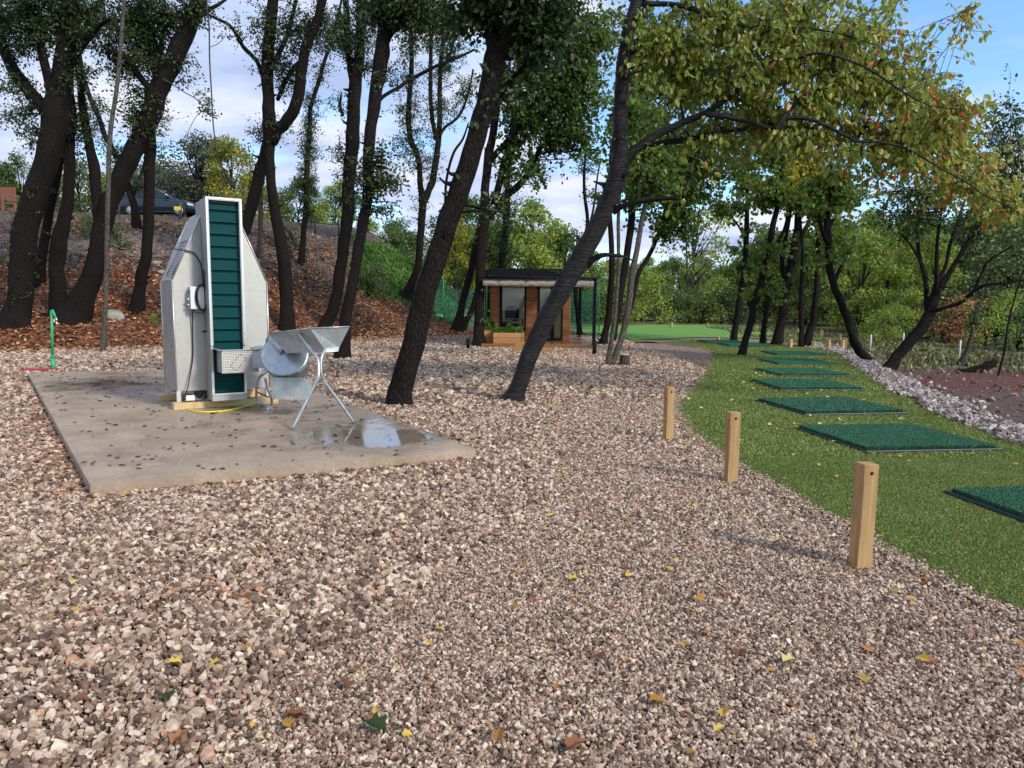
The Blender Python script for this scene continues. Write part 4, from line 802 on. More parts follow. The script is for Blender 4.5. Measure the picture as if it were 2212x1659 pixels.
for a in ((1440, 70, 80, 55, 17, 8), (1480, 165, 70, 50, 12, 8), (1560, 60, 90, 60, 24, 8), (1600, 160, 80, 60, 18, 8), (1700, 50, 90, 55, 24, 8), (1720, 160, 90, 60, 22, 8), (1840, 60, 80, 60, 20, 8), (1850, 170, 90, 60, 24, 8), (1960, 90, 60, 60, 9, 7), (1930, 230, 90, 50, 22, 8), (1780, 245, 80, 35, 12, 8), (2010, 160, 40, 40, 5, 6), (2030, 270, 70, 45, 16, 8), (1950, 320, 80, 40, 14, 8), (2080, 350, 60, 45, 14, 8), (2130, 410, 50, 35, 12, 7), (2040, 410, 50, 30, 7, 7), (1900, 385, 25, 30, 3, 6), (2180, 440, 30, 30, 5, 7), (1650, 235, 60, 35, 7, 7), (2100, 15, 22, 18, 4, 6), (2180, 330, 10, 10, 1, 4), (1640, -20, 200, 40, 20, 8), (1880, -20, 120, 30, 10, 8), (1480, 240, 70, 50, 8, 7), (1560, 320, 70, 30, 8, 7), (1740, 320, 90, 30, 10, 7), (1420, 150, 50, 90, 9, 7), (1850, 350, 60, 25, 6, 6), (2060, 200, 40, 60, 8, 6)):
    T.region(*a, size=0.115, tone=ct, dy=0.5, rd=1.4, droop=1.0, slen=0.42, nl=7, spread=0.12)
T.region(1400, 350, 12, 14, 3, 4, 0.09, 0.2, rd=.2); T.done(M['cherry_leaf'], 'leaf')

# group right behind the cherry
T = Tree('hazel_tree', 'double-stemmed pale grey tree behind the cherry, its foot beside the sawn stump', (1318, 790), M['pale_bark'])
T.limb([(1314, 790, 16), (1318, 750, 11), (1326, 706, 9), (1335, 605, 8), (1336, 540, 8), (1336, 472, 8), (1341, 380, 7), (1350, 280, 5), (1360, 180, 4)], sink=True, rough=.03)
T.limb([(1322, 788, 16), (1334, 755, 14), (1345, 722, 14), (1356, 672, 15), (1366, 589, 14), (1376, 539, 12), (1386, 480, 11), (1398, 420, 9), (1412, 350, 7), (1425, 280, 5)], 0.5, rough=.03)
for a in ((1400, 330, 60, 50, 14, 7), (1370, 240, 50, 60, 12, 7), (1430, 380, 60, 35, 12, 7)): T.region(*a, size=0.11, tone=0.5)
T.done(M['maple_leaf'], 'broad')
T = Tree('maple_tree', 'dark multi-stemmed maple behind the cherry, drooping crown over the putting green', (1303, 745), M['oak_bark'])
T.limb([(1302, 748, 24), (1307, 720, 17), (1316, 672, 15), (1322, 572, 13), (1318, 489, 11), (1316, 400, 9), (1322, 300, 6)], sink=True)
T.limb([(1324, 735, 18), (1331, 690, 15), (1345, 605, 16), (1356, 539, 17), (1365, 470, 17), (1370, 380, 16), (1373, 300, 12), (1385, 210, 9), (1395, 100, 6)], 0.5)
T.limb([(1352, 700, 12), (1365, 655, 10), (1380, 589, 10), (1400, 556, 10), (1416, 522, 9), (1430, 480, 7), (1442, 430, 6), (1460, 370, 4)], 1.0)
T.limb([(1368, 400, 9), (1400, 360, 8), (1440, 320, 6), (1490, 300, 4)], -1)
for a in ((1400, 200, 60, 70, 22, 8), (1420, 300, 75, 50, 26, 8), (1470, 385, 60, 45, 24, 8), (1400, 410, 50, 35, 13, 7), (1490, 470, 38, 28, 10, 7), (1440, 480, 35, 30, 7, 7), (1520, 505, 18, 14, 4, 6), (1530, 330, 40, 50, 14, 7), (1300, 420, 20, 30, 4, 5), (1440, 110, 90, 70, 18, 8), (1560, 200, 90, 90, 20, 8), (1560, 380, 60, 50, 14, 8), (1420, 20, 80, 60, 10, 8), (1650, 260, 60, 80, 12, 8)):
    T.region(*a, size=0.13, tone=tg)
T.done(M['maple_leaf'], 'broad')
T = Tree('oak_tree', 'curved slim dark trunk seen in the open porch of the cabin', (1250, 719), M['oak_bark'], yb=34)
T.limb([(1252, 722, 14), (1249, 690, 10), (1246, 660, 10), (1243, 630, 10), (1250, 580, 9), (1262, 520, 9), (1269, 480, 8), (1263, 420, 7), (1262, 370, 6), (1268, 310, 4)], sink=True)
T.limb([(1270, 500, 6), (1282, 450, 5), (1288, 400, 4), (1296, 350, 3)], .5)
for a in ((1272, 350, 30, 25, 6, 6), (1262, 520, 22, 14, 4, 5), (1280, 420, 14, 30, 3, 4)): T.region(*a, size=0.11, tone=0.45)
T.done(M['oak_leaf'])

# trees on the turf, right of centre
DENS[0] = 0.55
TG = 'dark oaks standing on the artificial turf'
T = Tree('oak_tree', 'slim oak, leftmost of the trunks rising from the far end of the turf', (1586, 735), M['oak_bark'])
T.limb([(1585, 736, 18), (1588, 710, 14), (1597, 649, 13), (1610, 567, 12), (1613, 494, 11), (1614, 425, 8), (1616, 360, 6), (1620, 280, 4)], sink=True)
T.limb([(1612, 520, 5), (1590, 480, 4), (1565, 455, 3)], 1)
for a in ((1565, 450, 42, 25, 12, 8), (1610, 400, 40, 40, 12, 8), (1600, 520, 30, 40, 8, 7), (1590, 590, 20, 30, 5, 6), (1600, 330, 50, 50, 12, 8)): T.region(*a, size=0.15, tone=tg)
T.done(M['turf_tree_leaf'], 'broad')
T = Tree('oak_tree', 'dark leaning oak with its foot on the turf between the far mats and near ones', (1603, 769), M['oak_bark'])
T.limb([(1601, 771, 24), (1607, 745, 18), (1617, 715, 17), (1635, 641, 16), (1654, 567, 14), (1669, 494, 13), (1680, 440, 11), (1690, 370, 8), (1696, 300, 5)], sink=True)
T.limb([(1650, 580, 7), (1665, 550, 6), (1690, 520, 4)], 1)
for a in ((1655, 530, 30, 70, 20, 7), (1660, 420, 55, 40, 18, 8), (1640, 610, 25, 40, 7, 6), (1640, 340, 60, 45, 16, 8), (1680, 620, 16, 30, 4, 6)): T.region(*a, size=0.13, tone=tg)
T.done(M['turf_tree_leaf'], 'broad')
T = Tree('oak_tree', 'thin upright oak just left of the thick central one on the far turf', (1648, 742), M['oak_bark'])
T.limb([(1648, 743, 16), (1650, 715, 12), (1654, 678, 11), (1667, 615, 10), (1680, 530, 10), (1695, 494, 8), (1708, 440, 7), (1722, 370, 5)], sink=True)
for a in ((1700, 400, 30, 40, 8, 7), (1665, 600, 20, 50, 6, 6)): T.region(*a, size=0.14, tone=tg)
T.done(M['turf_tree_leaf'], 'broad')
yt = lambda P: np.clip(0.25+0.75*rng.random(len(P))**1.3, 0, 1)
T = Tree('maple_tree', 'thickest of the trees on the far turf, with yellow-green leaf sprays above', (1679, 745), M['oak_bark'])
T.limb([(1677, 748, 34), (1683, 715, 23), (1692, 672, 21), (1702, 604, 22), (1717, 531, 21), (1723, 495, 18), (1725, 445, 13), (1727, 364, 9), (1730, 300, 6), (1735, 220, 4)], sink=True)
T.limb([(1724, 520, 12), (1738, 497, 10), (1752, 470, 9), (1766, 440, 8), (1790, 390, 5)], 1)
T.limb([(1700, 610, 11), (1690, 575, 10), (1690, 545, 10), (1700, 500, 9), (1710, 440, 6), (1715, 380, 4)], -1)
for a in ((1700, 380, 70, 35, 30, 8), (1760, 400, 60, 40, 26, 8), (1640, 395, 50, 30, 12, 8), (1770, 350, 60, 35, 16, 8), (1700, 320, 60, 35, 16, 8), (1720, 440, 30, 20, 6, 7)): T.region(*a, size=0.15, tone=yt)
T.done(M['yellow_leaf'], 'broad')
T = Tree('oak_tree', 'narrow straight oak behind the low wooden posts on the far turf', (1730, 751), M['oak_bark'])
T.limb([(1730, 752, 15), (1731, 720, 11), (1731, 641, 11), (1735, 567, 10), (1731, 512, 7), (1728, 450, 5), (1730, 380, 4)], sink=True)
T.limb([(1733, 540, 5), (1755, 570, 4), (1770, 585, 3)], .5); T.region(1735, 470, 25, 50, 7, 7, 0.14, tg); T.done(M['turf_tree_leaf'], 'broad')
T = Tree('oak_tree', 'dark oak with two boughs near the pale stone strip, left of the big leaning root', (1742, 751), M['oak_bark'])
T.limb([(1740, 753, 26), (1750, 715, 16), (1759, 678, 14), (1765, 604, 13), (1768, 531, 11), (1765, 470, 9), (1762, 400, 7), (1768, 320, 4)], sink=True)
T.limb([(1764, 640, 7), (1778, 625, 6), (1790, 618, 4)], .5); T.limb([(1766, 590, 7), (1785, 572, 6), (1800, 540, 5), (1810, 500, 3)], 1)
for a in ((1790, 470, 40, 60, 16, 8), (1750, 560, 20, 50, 5, 6), (1830, 520, 40, 50, 12, 7)): T.region(*a, size=0.14, tone=tg)
T.done(M['turf_tree_leaf'], 'broad')
T = Tree('oak_tree', 'crooked oak whose long root creeps over the pale stone strip, leaning left', (1880, 782), M['oak_bark'])
T.limb([(1921, 806, 8), (1905, 796, 12), (1880, 778, 15), (1857, 758, 22), (1846, 735, 22), (1838, 712, 20), (1828, 680, 19), (1813, 645, 18), (1798, 608, 16), (1792, 575, 15), (1790, 545, 15), (1787, 494, 16), (1788, 445, 12), (1794, 400, 9), (1800, 330, 6)], rough=.1)
T.limb([(1800, 615, 9), (1815, 580, 7), (1830, 552, 6), (1845, 510, 4)], 1); T.limb([(1790, 530, 9), (1776, 500, 8), (1770, 460, 6)], -1)
T.limb([(1792, 490, 8), (1815, 450, 6), (1840, 420, 4)], 1)
for a in ((1800, 560, 25, 60, 8, 6), (1830, 420, 55, 50, 18, 8), (1870, 500, 50, 30, 10, 7), (1790, 380, 40, 50, 9, 7)): T.region(*a, size=0.14, tone=tg)
T.done(M['turf_tree_leaf'], 'broad')
dk = lambda P: 0.15+0.5*rng.random(len(P))
T = Tree('oak_tree', 'spreading many-branched oak leaning right from the edge of the pale stone strip', (1925, 799), M['oak_bark'])
T.limb([(1918, 802, 36), (1932, 778, 28), (1949, 757, 26), (1986, 715, 27), (2006, 680, 26), (2020, 645, 22), (2036, 612, 15), (2060, 575, 11), (2086, 531, 9), (2115, 494, 8), (2160, 455, 6), (2205, 425, 4)], sink=True, sides=12)
T.limb([(2006, 685, 16), (2002, 655, 12), (1999, 604, 10), (1992, 575, 9), (1984, 545, 8), (1982, 505, 7), (1978, 460, 5)], 1.0)
T.limb([(2020, 640, 11), (2023, 604, 9), (2023, 549, 8), (2028, 494, 6), (2036, 440, 5), (2040, 380, 3)], -1)
T.limb([(2014, 672, 11), (2030, 668, 9), (2078, 652, 8), (2100, 632, 7), (2130, 615, 7), (2170, 612, 5), (2230, 600, 4)], -1)
T.limb([(2010, 655, 10), (2020, 620, 9), (2042, 575, 8), (2052, 530, 7), (2068, 480, 6), (2085, 430, 4)], 1.5)
T.limb([(1999, 600, 6), (1985, 560, 5), (1960, 520, 4), (1940, 500, 3)], 1); T.limb([(2100, 640, 5), (2120, 590, 4), (2140, 560, 4), (2190, 530, 3)], -1)
for a in ((1990, 430, 80, 60, 26, 6), (2060, 450, 80, 55, 20, 6), (1930, 480, 60, 40, 12, 6), (2150, 400, 60, 60, 26, 8), (2120, 520, 60, 35, 13, 7), (2180, 300, 45, 70, 26, 8), (1880, 430, 45, 40, 13, 8), (2110, 620, 60, 35, 12, 7), (2190, 560, 35, 50, 9, 7), (2160, 230, 50, 35, 12, 8)):
    T.region(*a, size=0.10, tone=dk)
T.done(M['dark_leaf'])
T = Tree('ivy_clad_tree', 'ivy-clad tree with a flared foot beside the fallen dead limb on the right', (2080, 790), M['grey_bark'])
T.limb([(2076, 792, 26), (2086, 765, 12), (2097, 734, 10), (2108, 678, 9), (2119, 641, 8), (2124, 600, 7), (2130, 540, 5), (2140, 480, 4)], sink=True)
T.region(2103, 690, 12, 60, 24, 5, 0.10, 0.6, slen=0.25); T.region(2140, 560, 50, 50, 12, 8, 0.13, 0.6); T.done(M['dark_leaf'])
T = Tree('sapling', 'thin bare dark sapling leaning right near the right edge of the photo', (2156, 813), M['oak_bark'])
T.limb([(2155, 814, 5), (2163, 785, 5), (2171, 752, 5), (2176, 710, 4), (2182, 678, 4), (2192, 645, 3), (2202, 610, 3), (2214, 570, 2)], sink=True); T.region(2205, 590, 20, 30, 4, 5, 0.1, 0.6); T.done(M['dark_leaf'])
T = Tree('oak_tree', 'dark crooked oak standing back in the wood between the white stakes', (1917, 722), M['oak_bark'])
T.limb([(1917, 725, 14), (1915, 690, 10), (1914, 650, 10), (1916, 620, 8), (1925, 580, 6)], sink=True); T.limb([(1918, 690, 7), (1935, 665, 6), (1955, 650, 5), (1985, 640, 3)], 1); T.limb([(1914, 665, 6), (1890, 650, 4), (1870, 648, 3)], 1)
T.region(1930, 600, 50, 40, 14, 8, 0.16, 0.7); T.done(M['lit_leaf'])

# ------------------------------------------------------------------ background wood: individual trees copied from a few grown ones
def grow(name, label, h, rx, nleaf, leafm, barkm, shape='diamond', low=0.25, size=0.2, tone=(0.1, 0.95), stems=1, clumps=26, group=None, seed=0):
    r_ = np.random.default_rng(seed); o = thing(name, label, 'tree', (0, 0, 0), 0, group); mb = MB(); cl = []
    for st in range(stems):
        lean = r_.normal(0, 0.06, 2)*h+np.array([st*0.35, 0]); pts = []
        for i in range(7):
            t = i/6; pts.append((lean[0]*t**1.5+r_.normal(0, .05)*t, lean[1]*t+r_.normal(0, .05)*t, h*0.88*t-0.15*(i == 0), (0.016*h+0.03)*(1-0.85*t)/stems**0.4))
        P = smooth_path(pts, 3); mb.tube(P[:, :3], list(P[:, 3]), 7, noise=lambda i, th, p: 1+0.1*math.sin(th*3+i))
    n_c = clumps
    for k in range(n_c):
        zt = low+(1-low)*(k+0.5)/n_c; prof = math.sin(PI*min(1, (zt-low)/(1-low)*0.82+0.16))**0.7; a = r_.uniform(0, 2*PI); rr = rx*prof*math.sqrt(r_.uniform(0.08, 1))
        c = np.array([rr*math.cos(a)+lean[0]*zt, rr*math.sin(a)+lean[1]*zt, h*zt+r_.normal(0, .03*h)]); cr_ = rx*r_.uniform(0.22, 0.42); cl.append((c, cr_))
        j = int(max(2, (zt-0.18)*len(P)*0.9)); p0 = P[min(j, len(P)-2), :3]; mb.tube([p0, (p0+c)/2+np.array([0, 0, -.1]), c], [0.05*rx/2, 0.03*rx/2, 0.01], 4, caps=False)
    w = np.array([c[1]**2 for c in cl]); w /= w.sum(); idx = r_.choice(len(cl), nleaf, p=w); C_ = np.array([c[0] for c in cl])[idx]; Rr = np.array([c[1] for c in cl])[idx]
    d = r_.normal(size=(nleaf, 3)); d /= np.linalg.norm(d, axis=1)[:, None]; P_ = C_+d*(Rr*r_.uniform(0.15, 1.08, nleaf)**0.6)[:, None]*np.array([1.1, 1.1, 0.8])
    ct_ = r_.uniform(-.18, .18, len(cl))[idx]; tn = np.clip(r_.uniform(tone[0], tone[1], nleaf)*0.9+ct_, 0, 1); D = d*0.4+r_.normal(0, 0.6, (nleaf, 3)); D[:, 2] -= 0.25
    mb.build('trunk', barkm, o); me = leaf_mesh('crown', P_, D, size*r_.uniform(0.6, 1.2, nleaf), tn, leafm, shape, nrm=d+r_.normal(0, .5, (nleaf, 3))); link('crown', me, o); return o
PROTO = {}
PROTO['lit'] = [grow('leafy_tree', 'x', 9, 2.9, 5200, M['lit_leaf'], M['grey_bark'], size=0.30, seed=1, low=.12), grow('leafy_tree', 'x', 7.5, 2.7, 4600, M['lit_leaf'], M['grey_bark'], size=0.28, seed=2, low=.15, stems=2)]
PROTO['mid'] = [grow('leafy_tree', 'x', 9.5, 2.8, 5200, M['maple_leaf'], M['oak_bark'], size=0.30, seed=3, low=.15, tone=(.3, .95)), grow('leafy_tree', 'x', 8.5, 3.1, 5200, M['maple_leaf'], M['oak_bark'], size=0.30, seed=4, low=.2, tone=(.3, .95))]
PROTO['dark'] = [grow('leafy_tree', 'x', 9.5, 3.0, 4800, M['dark_leaf'], M['oak_bark'], size=0.30, seed=5, low=.15, stems=2), grow('leafy_tree', 'x', 8, 3, 4800, M['dark_leaf'], M['oak_bark'], size=0.28, seed=6, low=.1)]
PROTO['yellow'] = [grow('yellow_tree', 'x', 6.5, 2.1, 4200, M['yellow_leaf'], M['grey_bark'], size=0.22, seed=7, low=.15)]
PROTO['grey'] = [grow('holm_oak', 'x', 7, 3.4, 9000, M['grey_leaf'], M['oak_bark'], size=0.24, seed=8, low=.12, clumps=34)]
PROTO['thin'] = [grow('sparse_tree', 'x', 8, 2.2, 1500, M['lit_leaf'], M['grey_bark'], size=0.22, seed=9, low=.3, stems=3)]
PROTO['bush'] = [grow('bush', 'x', 2.2, 1.3, 1600, M['lit_leaf'], M['grey_bark'], size=0.12, seed=10, low=.12, stems=3, clumps=14), grow('bush', 'x', 1.8, 1.2, 1500, M['litter'], M['grey_bark'], size=0.11, seed=11, low=.1, stems=3, clumps=12), grow('bush', 'x', 2.0, 1.4, 1600, M['dark_leaf'], M['oak_bark'], size=0.12, seed=12, low=.1, stems=3, clumps=14)]
USED = set()
def plant(kind, x, y, s, label, group=None, var=None, sz=1.0, name=None, cat='tree', rz=None):
    L_ = PROTO[kind]; src = L_[rnd.randrange(len(L_)) if var is None else var]
    if src.name not in USED: USED.add(src.name); r = src; kids = []
    else:
        r = src.copy(); COL.objects.link(r)
        for ch in src.children: c = ch.copy(); COL.objects.link(c); c.parent = r
    r.location = (x, y, float(H(x, y))-0.05); r.rotation_euler = (0, 0, rnd.uniform(0, 6.28) if rz is None else rz); r.scale = (s, s, s*sz)
    r['label'] = label; r['category'] = cat
    if group: r['group'] = group
    elif 'group' in r: del r['group']
    return r
def at(u, y): return float(atY(u, 700, y)[0])
# far wall of trees, right half. kinds share a label inside one group because nothing tells them apart
WALL = {'lit': ('sunlit yellow-green trees of the wood beyond the turf', 'sunlit yellow-green tree in the wood beyond the turf'),
        'mid': ('mid-green trees of the wood beyond the turf', 'mid-green tree in the wood beyond the turf'),
        'dark': ('dark green trees of the wood beyond the turf', 'dark green tree in the wood beyond the turf')}
LM = [(1290, 'seen through the porch of the cabin'), (1395, 'behind the pale double-stemmed tree'), (1470, 'behind the left part of the putting green'), (1555, 'behind the middle of the putting green'), (1625, 'behind the leaning turf oak'), (1710, 'behind the thickest turf oak'), (1790, 'behind the two-boughed oak'), (1870, 'behind the oak with the creeping root'), (1945, 'behind the leftmost white stake'), (2050, 'behind the spreading oak'), (2140, 'behind the ivy-clad tree'), (2215, 'behind the thin bare sapling'), (9999, 'beyond the right edge')]
SEEN = {}
def wall(kind, u, y, s, sz=1.0):
    g_, l_ = WALL[kind]; lm = next(p for a, p in LM if u < a); l_ = {'lit': 'sunlit yellow-green', 'mid': 'mid-green', 'dark': 'dark green'}[kind]+(' front-row' if y < 52 else ' second-row' if y < 70 else ' back-row')+' tree of the wood, '+lm
    SEEN[l_] = SEEN.get(l_, 0)+1
    if SEEN[l_] > 1: l_ = l_.replace(' tree', (' smaller', ' taller', ' narrower')[(SEEN[l_]-2) % 3]+' tree') if False else l_
    plant(kind, at(u, y), y, s, l_, g_, sz=sz)
for u, y, s, k in ((1235, 62, .75, 'mid'), (1290, 66, .8, 'lit'), (1345, 58, .8, 'mid'), (1385, 64, .9, 'lit'), (1425, 60, .82, 'lit'), (1462, 72, 1.0, 'mid'), (1500, 62, .95, 'lit'), (1545, 70, .95, 'dark'), (1580, 58, .85, 'mid'), (1620, 64, 1.05, 'dark'),
                   (1655, 56, .95, 'mid'), (1700, 60, 1.05, 'dark'), (1740, 54, .9, 'mid'), (1785, 58, 1.05, 'dark'), (1830, 50, .95, 'mid'), (1850, 38, .85, 'lit'), (1890, 46, .95, 'lit'), (1925, 55, 1.1, 'mid'), (1960, 42, .85, 'lit'), (1995, 50, 1.0, 'mid'),
                   (2040, 40, .8, 'lit'), (2080, 48, 1.0, 'mid'), (2120, 38, .85, 'dark'), (2165, 44, 1.0, 'lit'), (2205, 36, .85, 'mid'), (2250, 42, 1.0, 'dark'), (2300, 38, 1.0, 'mid'), (2360, 36, 1.0, 'dark'), (2190, 55, 1.1, 'dark'), (2100, 60, 1.2, 'dark'), (1980, 66, 1.2, 'dark'), (1870, 66, 1.15, 'dark'), (1760, 72, 1.15, 'mid'), (1660, 74, 1.1, 'lit'), (2430, 40, 1.1, 'mid'), (2260, 60, 1.2, 'mid'), (2020, 34, .62, 'lit'), (2150, 30, .7, 'dark')):
    if u < 2310: wall(k, u, y, s*(0.62 if u < 1600 else 0.8))
# second, darker row fills the wood behind
for i in range(26):
    u = 1180+i*47+rnd.uniform(-14, 14); y = 82+rnd.uniform(-5, 16); wall(rnd.choice(['dark', 'mid', 'dark', 'lit']), u, y, rnd.uniform(.62, .8))
# trees behind the cabin and the bank
BG = 'light green trees behind the cabin roof'
for u, y, s, k, sz in ((1058, 46, .72, 'mid', 1), (1100, 50, .82, 'lit', 1.05), (1140, 48, .85, 'lit', 1.0), (1180, 52, .78, 'lit', 1), (1215, 50, .72, 'mid', 1), (1000, 52, .8, 'mid', 1), (1030, 60, .9, 'lit', 1)):
    plant(k, at(u, y), y, s, {1058: 'bushy green tree rising behind the left end of the cabin roof', 1100: 'tall light green tree behind the cabin roof beside the ivy-covered trunk', 1140: 'light green tree behind the middle of the cabin roof', 1180: 'light green tree behind the cabin roof near the cherry trunk', 1215: 'darker green tree half hidden behind the cherry trunk over the cabin', 1000: 'green tree behind the netting left of the cabin', 1030: 'paler green tree behind the trunk at the cabin corner'}[u], BG, sz=sz)
plant('thin', at(1205, 56), 56, .95, 'nearly bare pale tree behind the cabin roof, left of the cherry trunk')
plant('thin', at(1488, 58), 58, 1.25, 'tall thin-leaved pale tree standing out above the wood beyond the putting green')
DK_ = 0.62
BK = 'bushy olive trees behind the grassy end of the bank'
for u, y, s, k in ((800, 62, .95, 'lit'), (835, 58, .9, 'mid'), (868, 60, .85, 'lit'), (905, 58, .85, 'mid'), (940, 62, .9, 'lit'), (975, 56, .8, 'mid'), (760, 70, 1.0, 'mid')):
    plant(k, at(u, y), y, s*DK_, 'bushy olive tree behind the bank, '+{800: 'right of the close pair of oaks', 835: 'left of the tuning-fork oak', 868: 'just left of the tuning-fork oak stem', 905: 'right behind the tuning-fork oak', 940: 'left of the great leaning oak', 975: 'behind the great leaning oak', 760: 'between the close pair of oaks'}[u], BK)
plant('yellow', at(985, 44), 44, .75, 'small yellow-leaved tree at the grassy end of the bank')
plant('grey', at(425, 55), 55, 0.95, 'round grey-green holm oak behind the dark car')
plant('yellow', at(512, 52), 52, .95, 'golden yellow tree between the holm oak and the forked oak')
plant('yellow', at(545, 58), 58, .8, 'smaller yellow-green tree behind the leaning oak stem')
BL = 'green trees behind the track on top of the bank'
for u, y, s, k in ((470, 62, .7, 'grey'), (360, 64, .75, 'mid'), (300, 60, .75, 'dark'), (245, 66, .8, 'lit'), (190, 62, .8, 'dark'), (130, 70, .7, 'lit'), (70, 56, .6, 'dark'), (20, 62, .7, 'mid'), (-40, 58, .8, 'dark'), (600, 66, .6, 'dark'), (640, 64, .62, 'mid'), (690, 66, .6, 'thin'), (725, 62, .55, 'lit'), (560, 72, .7, 'mid')):
    plant(k, at(u, y), y, s, 'green tree beyond the bank track, '+{470: 'between holm oak and golden tree', 360: 'above the dark car', 300: 'above the rear of the dark car', 245: 'just right of the pale pole', 190: 'left of the pale pole', 130: 'between the left oak stems', 70: 'behind the thick left oak', 20: 'behind the timber board frame', -40: 'beyond the left edge', 600: 'behind the forked oak', 640: 'left of the ivy-clad oak', 690: 'sparse one right of the ivy-clad oak', 725: 'left of the close pair', 560: 'behind the dead grey stem'}[u], BL)
# undergrowth below the wood
for i in range(48):
    y = rnd.uniform(46, 62) if i % 2 else rnd.uniform(50, 80); u = 1210+i*24.5+rnd.uniform(-12, 12)
    if u > 1850: y = rnd.uniform(36, 52)
    if u > 2225: continue
    plant('bush', at(u, y), y, rnd.uniform(1.1, 1.7), 'undergrowth shrub at the foot of the wood, '+next(p for a, p in LM if u < a), 'undergrowth shrubs beneath the wood', var=rnd.choice([0, 2, 2]), cat='bush')
# bushes at the edge of the open ground
for u, y, s, v_, lb in ((2035, 29, 1.0, 1, 'rusty orange bush behind the open ground, left of the ivy-clad tree'), (2130, 27, .9, 0, 'yellow-green bush right of the ivy-clad tree'), (2200, 25, .8, 2, 'green bush at the right edge behind the open ground'), (1935, 30, .7, 0, 'small yellowing bush between the two white stakes'), (1890, 29, .6, 0, 'low yellow-green bush behind the leftmost white stake'), (1985, 31, .8, 2, 'dark green bush behind the foot of the spreading oak')):
    plant('bush', at(u, y), y, s, lb, var=v_, cat='bush')
for u, v, s, v_, lb in ((215, 520, .55, 2, 'low dark shrub on the bank left of the straight oak'), (262, 540, .6, 2, 'green shrub among the stones of the bank behind the pale pole'), (796, 640, .8, 2, 'leafy green shrub at the base of the grassy slope'), (640, 545, .6, 2, 'green shrub on the stony bank right of the forked oak'), (338, 700, .22, 0, 'small yellow-green plant in the leaf litter left of the machine')):
    p = GT(u, v); plant('bush', p[0], p[1], s, lb, var=v_, cat='bush')

# wooded hillside far to the left
hx, hy = np.meshgrid(np.linspace(-420, -40, 60), np.linspace(150, 420, 40)); hz = 64*sm(150, 330, hy)*sm(-100, -310, hx)**0.7*(1+0.05*vnoise(hx, hy, 0.03))-3
Vh = np.stack([hx.ravel(), hy.ravel(), hz.ravel()], 1); ii = (np.arange(39)[:, None]*60+np.arange(59)[None]).ravel()
hm = mat('hill_ground', (0.07, 0.09, 0.03), 0.9); tag(link('hill', fastmesh('hill', Vh, np.stack([ii, ii+1, ii+61, ii+60], 1), hm, smooth=True)), kind='structure')
nc = 1500; cx_, cy_ = rng.uniform(-400, -50, nc), rng.uniform(150, 350, nc); cz_ = 64*sm(150, 330, cy_)*sm(-100, -310, cx_)**0.7*(1+0.05*vnoise(cx_, cy_, 0.03))-1
nl = 46; idx = np.repeat(np.arange(nc), nl); d = rng.normal(size=(nc*nl, 3)); d /= np.linalg.norm(d, axis=1)[:, None]; P_ = np.stack([cx_, cy_, cz_], 1)[idx]+d*np.array([4.2, 4.2, 3.6])*rng.uniform(.7, 1.1, nc*nl)[:, None]+np.array([0, 0, 1.5])
tn = np.clip(rng.uniform(.2, .75, nc)[idx]+rng.normal(0, .12, nc*nl), 0, 1)
tag(link('distant_wood', leaf_mesh('distant_wood', P_, d+rng.normal(0, .5, d.shape), np.full(nc*nl, 2.4), tn, M['lit_leaf'], 'diamond')), kind='stuff')

# ------------------------------------------------------------------ ground cover
def scatter_leaves(name, x, y, z, size, tone, m, shape, tilt=0.35):
    n = len(x); a = rng.uniform(0, 2*PI, n); D = np.stack([np.cos(a), np.sin(a), rng.normal(0, tilt, n)], 1); U = np.stack([rng.normal(0, .3, n), rng.normal(0, .3, n), np.ones(n)], 1)
    me = leaf_mesh(name, np.stack([x, y, z], 1), D, size, tone, m, shape, fold=0.35, nrm=U); return tag(link(name, me), kind='stuff')
x, y = rng.uniform(-22, -0.8, 60000), rng.uniform(16.5, 38, 60000); t = y-np.interp(x, *TOE)
pr = np.where(t < 0, np.clip(0.32+t*0.12, 0, 1), np.where(t < 9, 0.85, 0.28))*np.where((x > -5.2) & (t > 3), 0.25, 1)*np.clip(0.75+0.5*vnoise(x, y, 0.8, 5), 0.1, 1); k = rng.random(len(x)) < pr; x, y = x[k], y[k]
hot = np.exp(-(((x+5.5)/2.6)**2+((y-31)/3.5)**2))
scatter_leaves('leaf_litter', x, y, H(x, y)+rng.uniform(0.01, 0.05, len(x)), rng.uniform(0.05, 0.14, len(x)), np.clip(rng.beta(1.8, 2.0, len(x))+0.3*hot, 0, 0.97), M['litter'], 'broad', 0.5)
# brown leaves gathered against the slab edges, and scattered over the gravel
c_ = (SLP[0]+SLP[2])/2
def outer(a, b, n, w):
    t = rng.random(n)[:, None]; q = a+(b-a)*t; nn_ = np.array([-(b-a)[1], (b-a)[0]]); nn_ /= np.linalg.norm(nn_)
    if np.dot(nn_, c_-a) > 0: nn_ = -nn_
    return q+nn_*(0.03+np.abs(rng.normal(0, w, n)))[:, None]
GPT = G(500, 1290)[:2]; Q0 = np.stack([GPT[0]+rng.normal(0, .28, 70), GPT[1]+rng.normal(0, .07, 70)], 1)
Q1 = np.vstack([Q0, outer(SLP[1], SLP[0], 1500, 0.22), outer(SLP[1], SLP[2], 200, 0.06), outer(SLP[2], SLP[3], 120, 0.1)])
x, y = rng.uniform(-13, 3, 5200), rng.uniform(2.3, 22, 5200)**1.0; k = clear(x, y) & (rng.random(5200) < np.where((y > 13) & (x < -3), 0.8, 0.3)+0.5*((x < -3.4) & (y < 13))); Q1 = np.vstack([Q1, np.stack([x[k], y[k]], 1)])
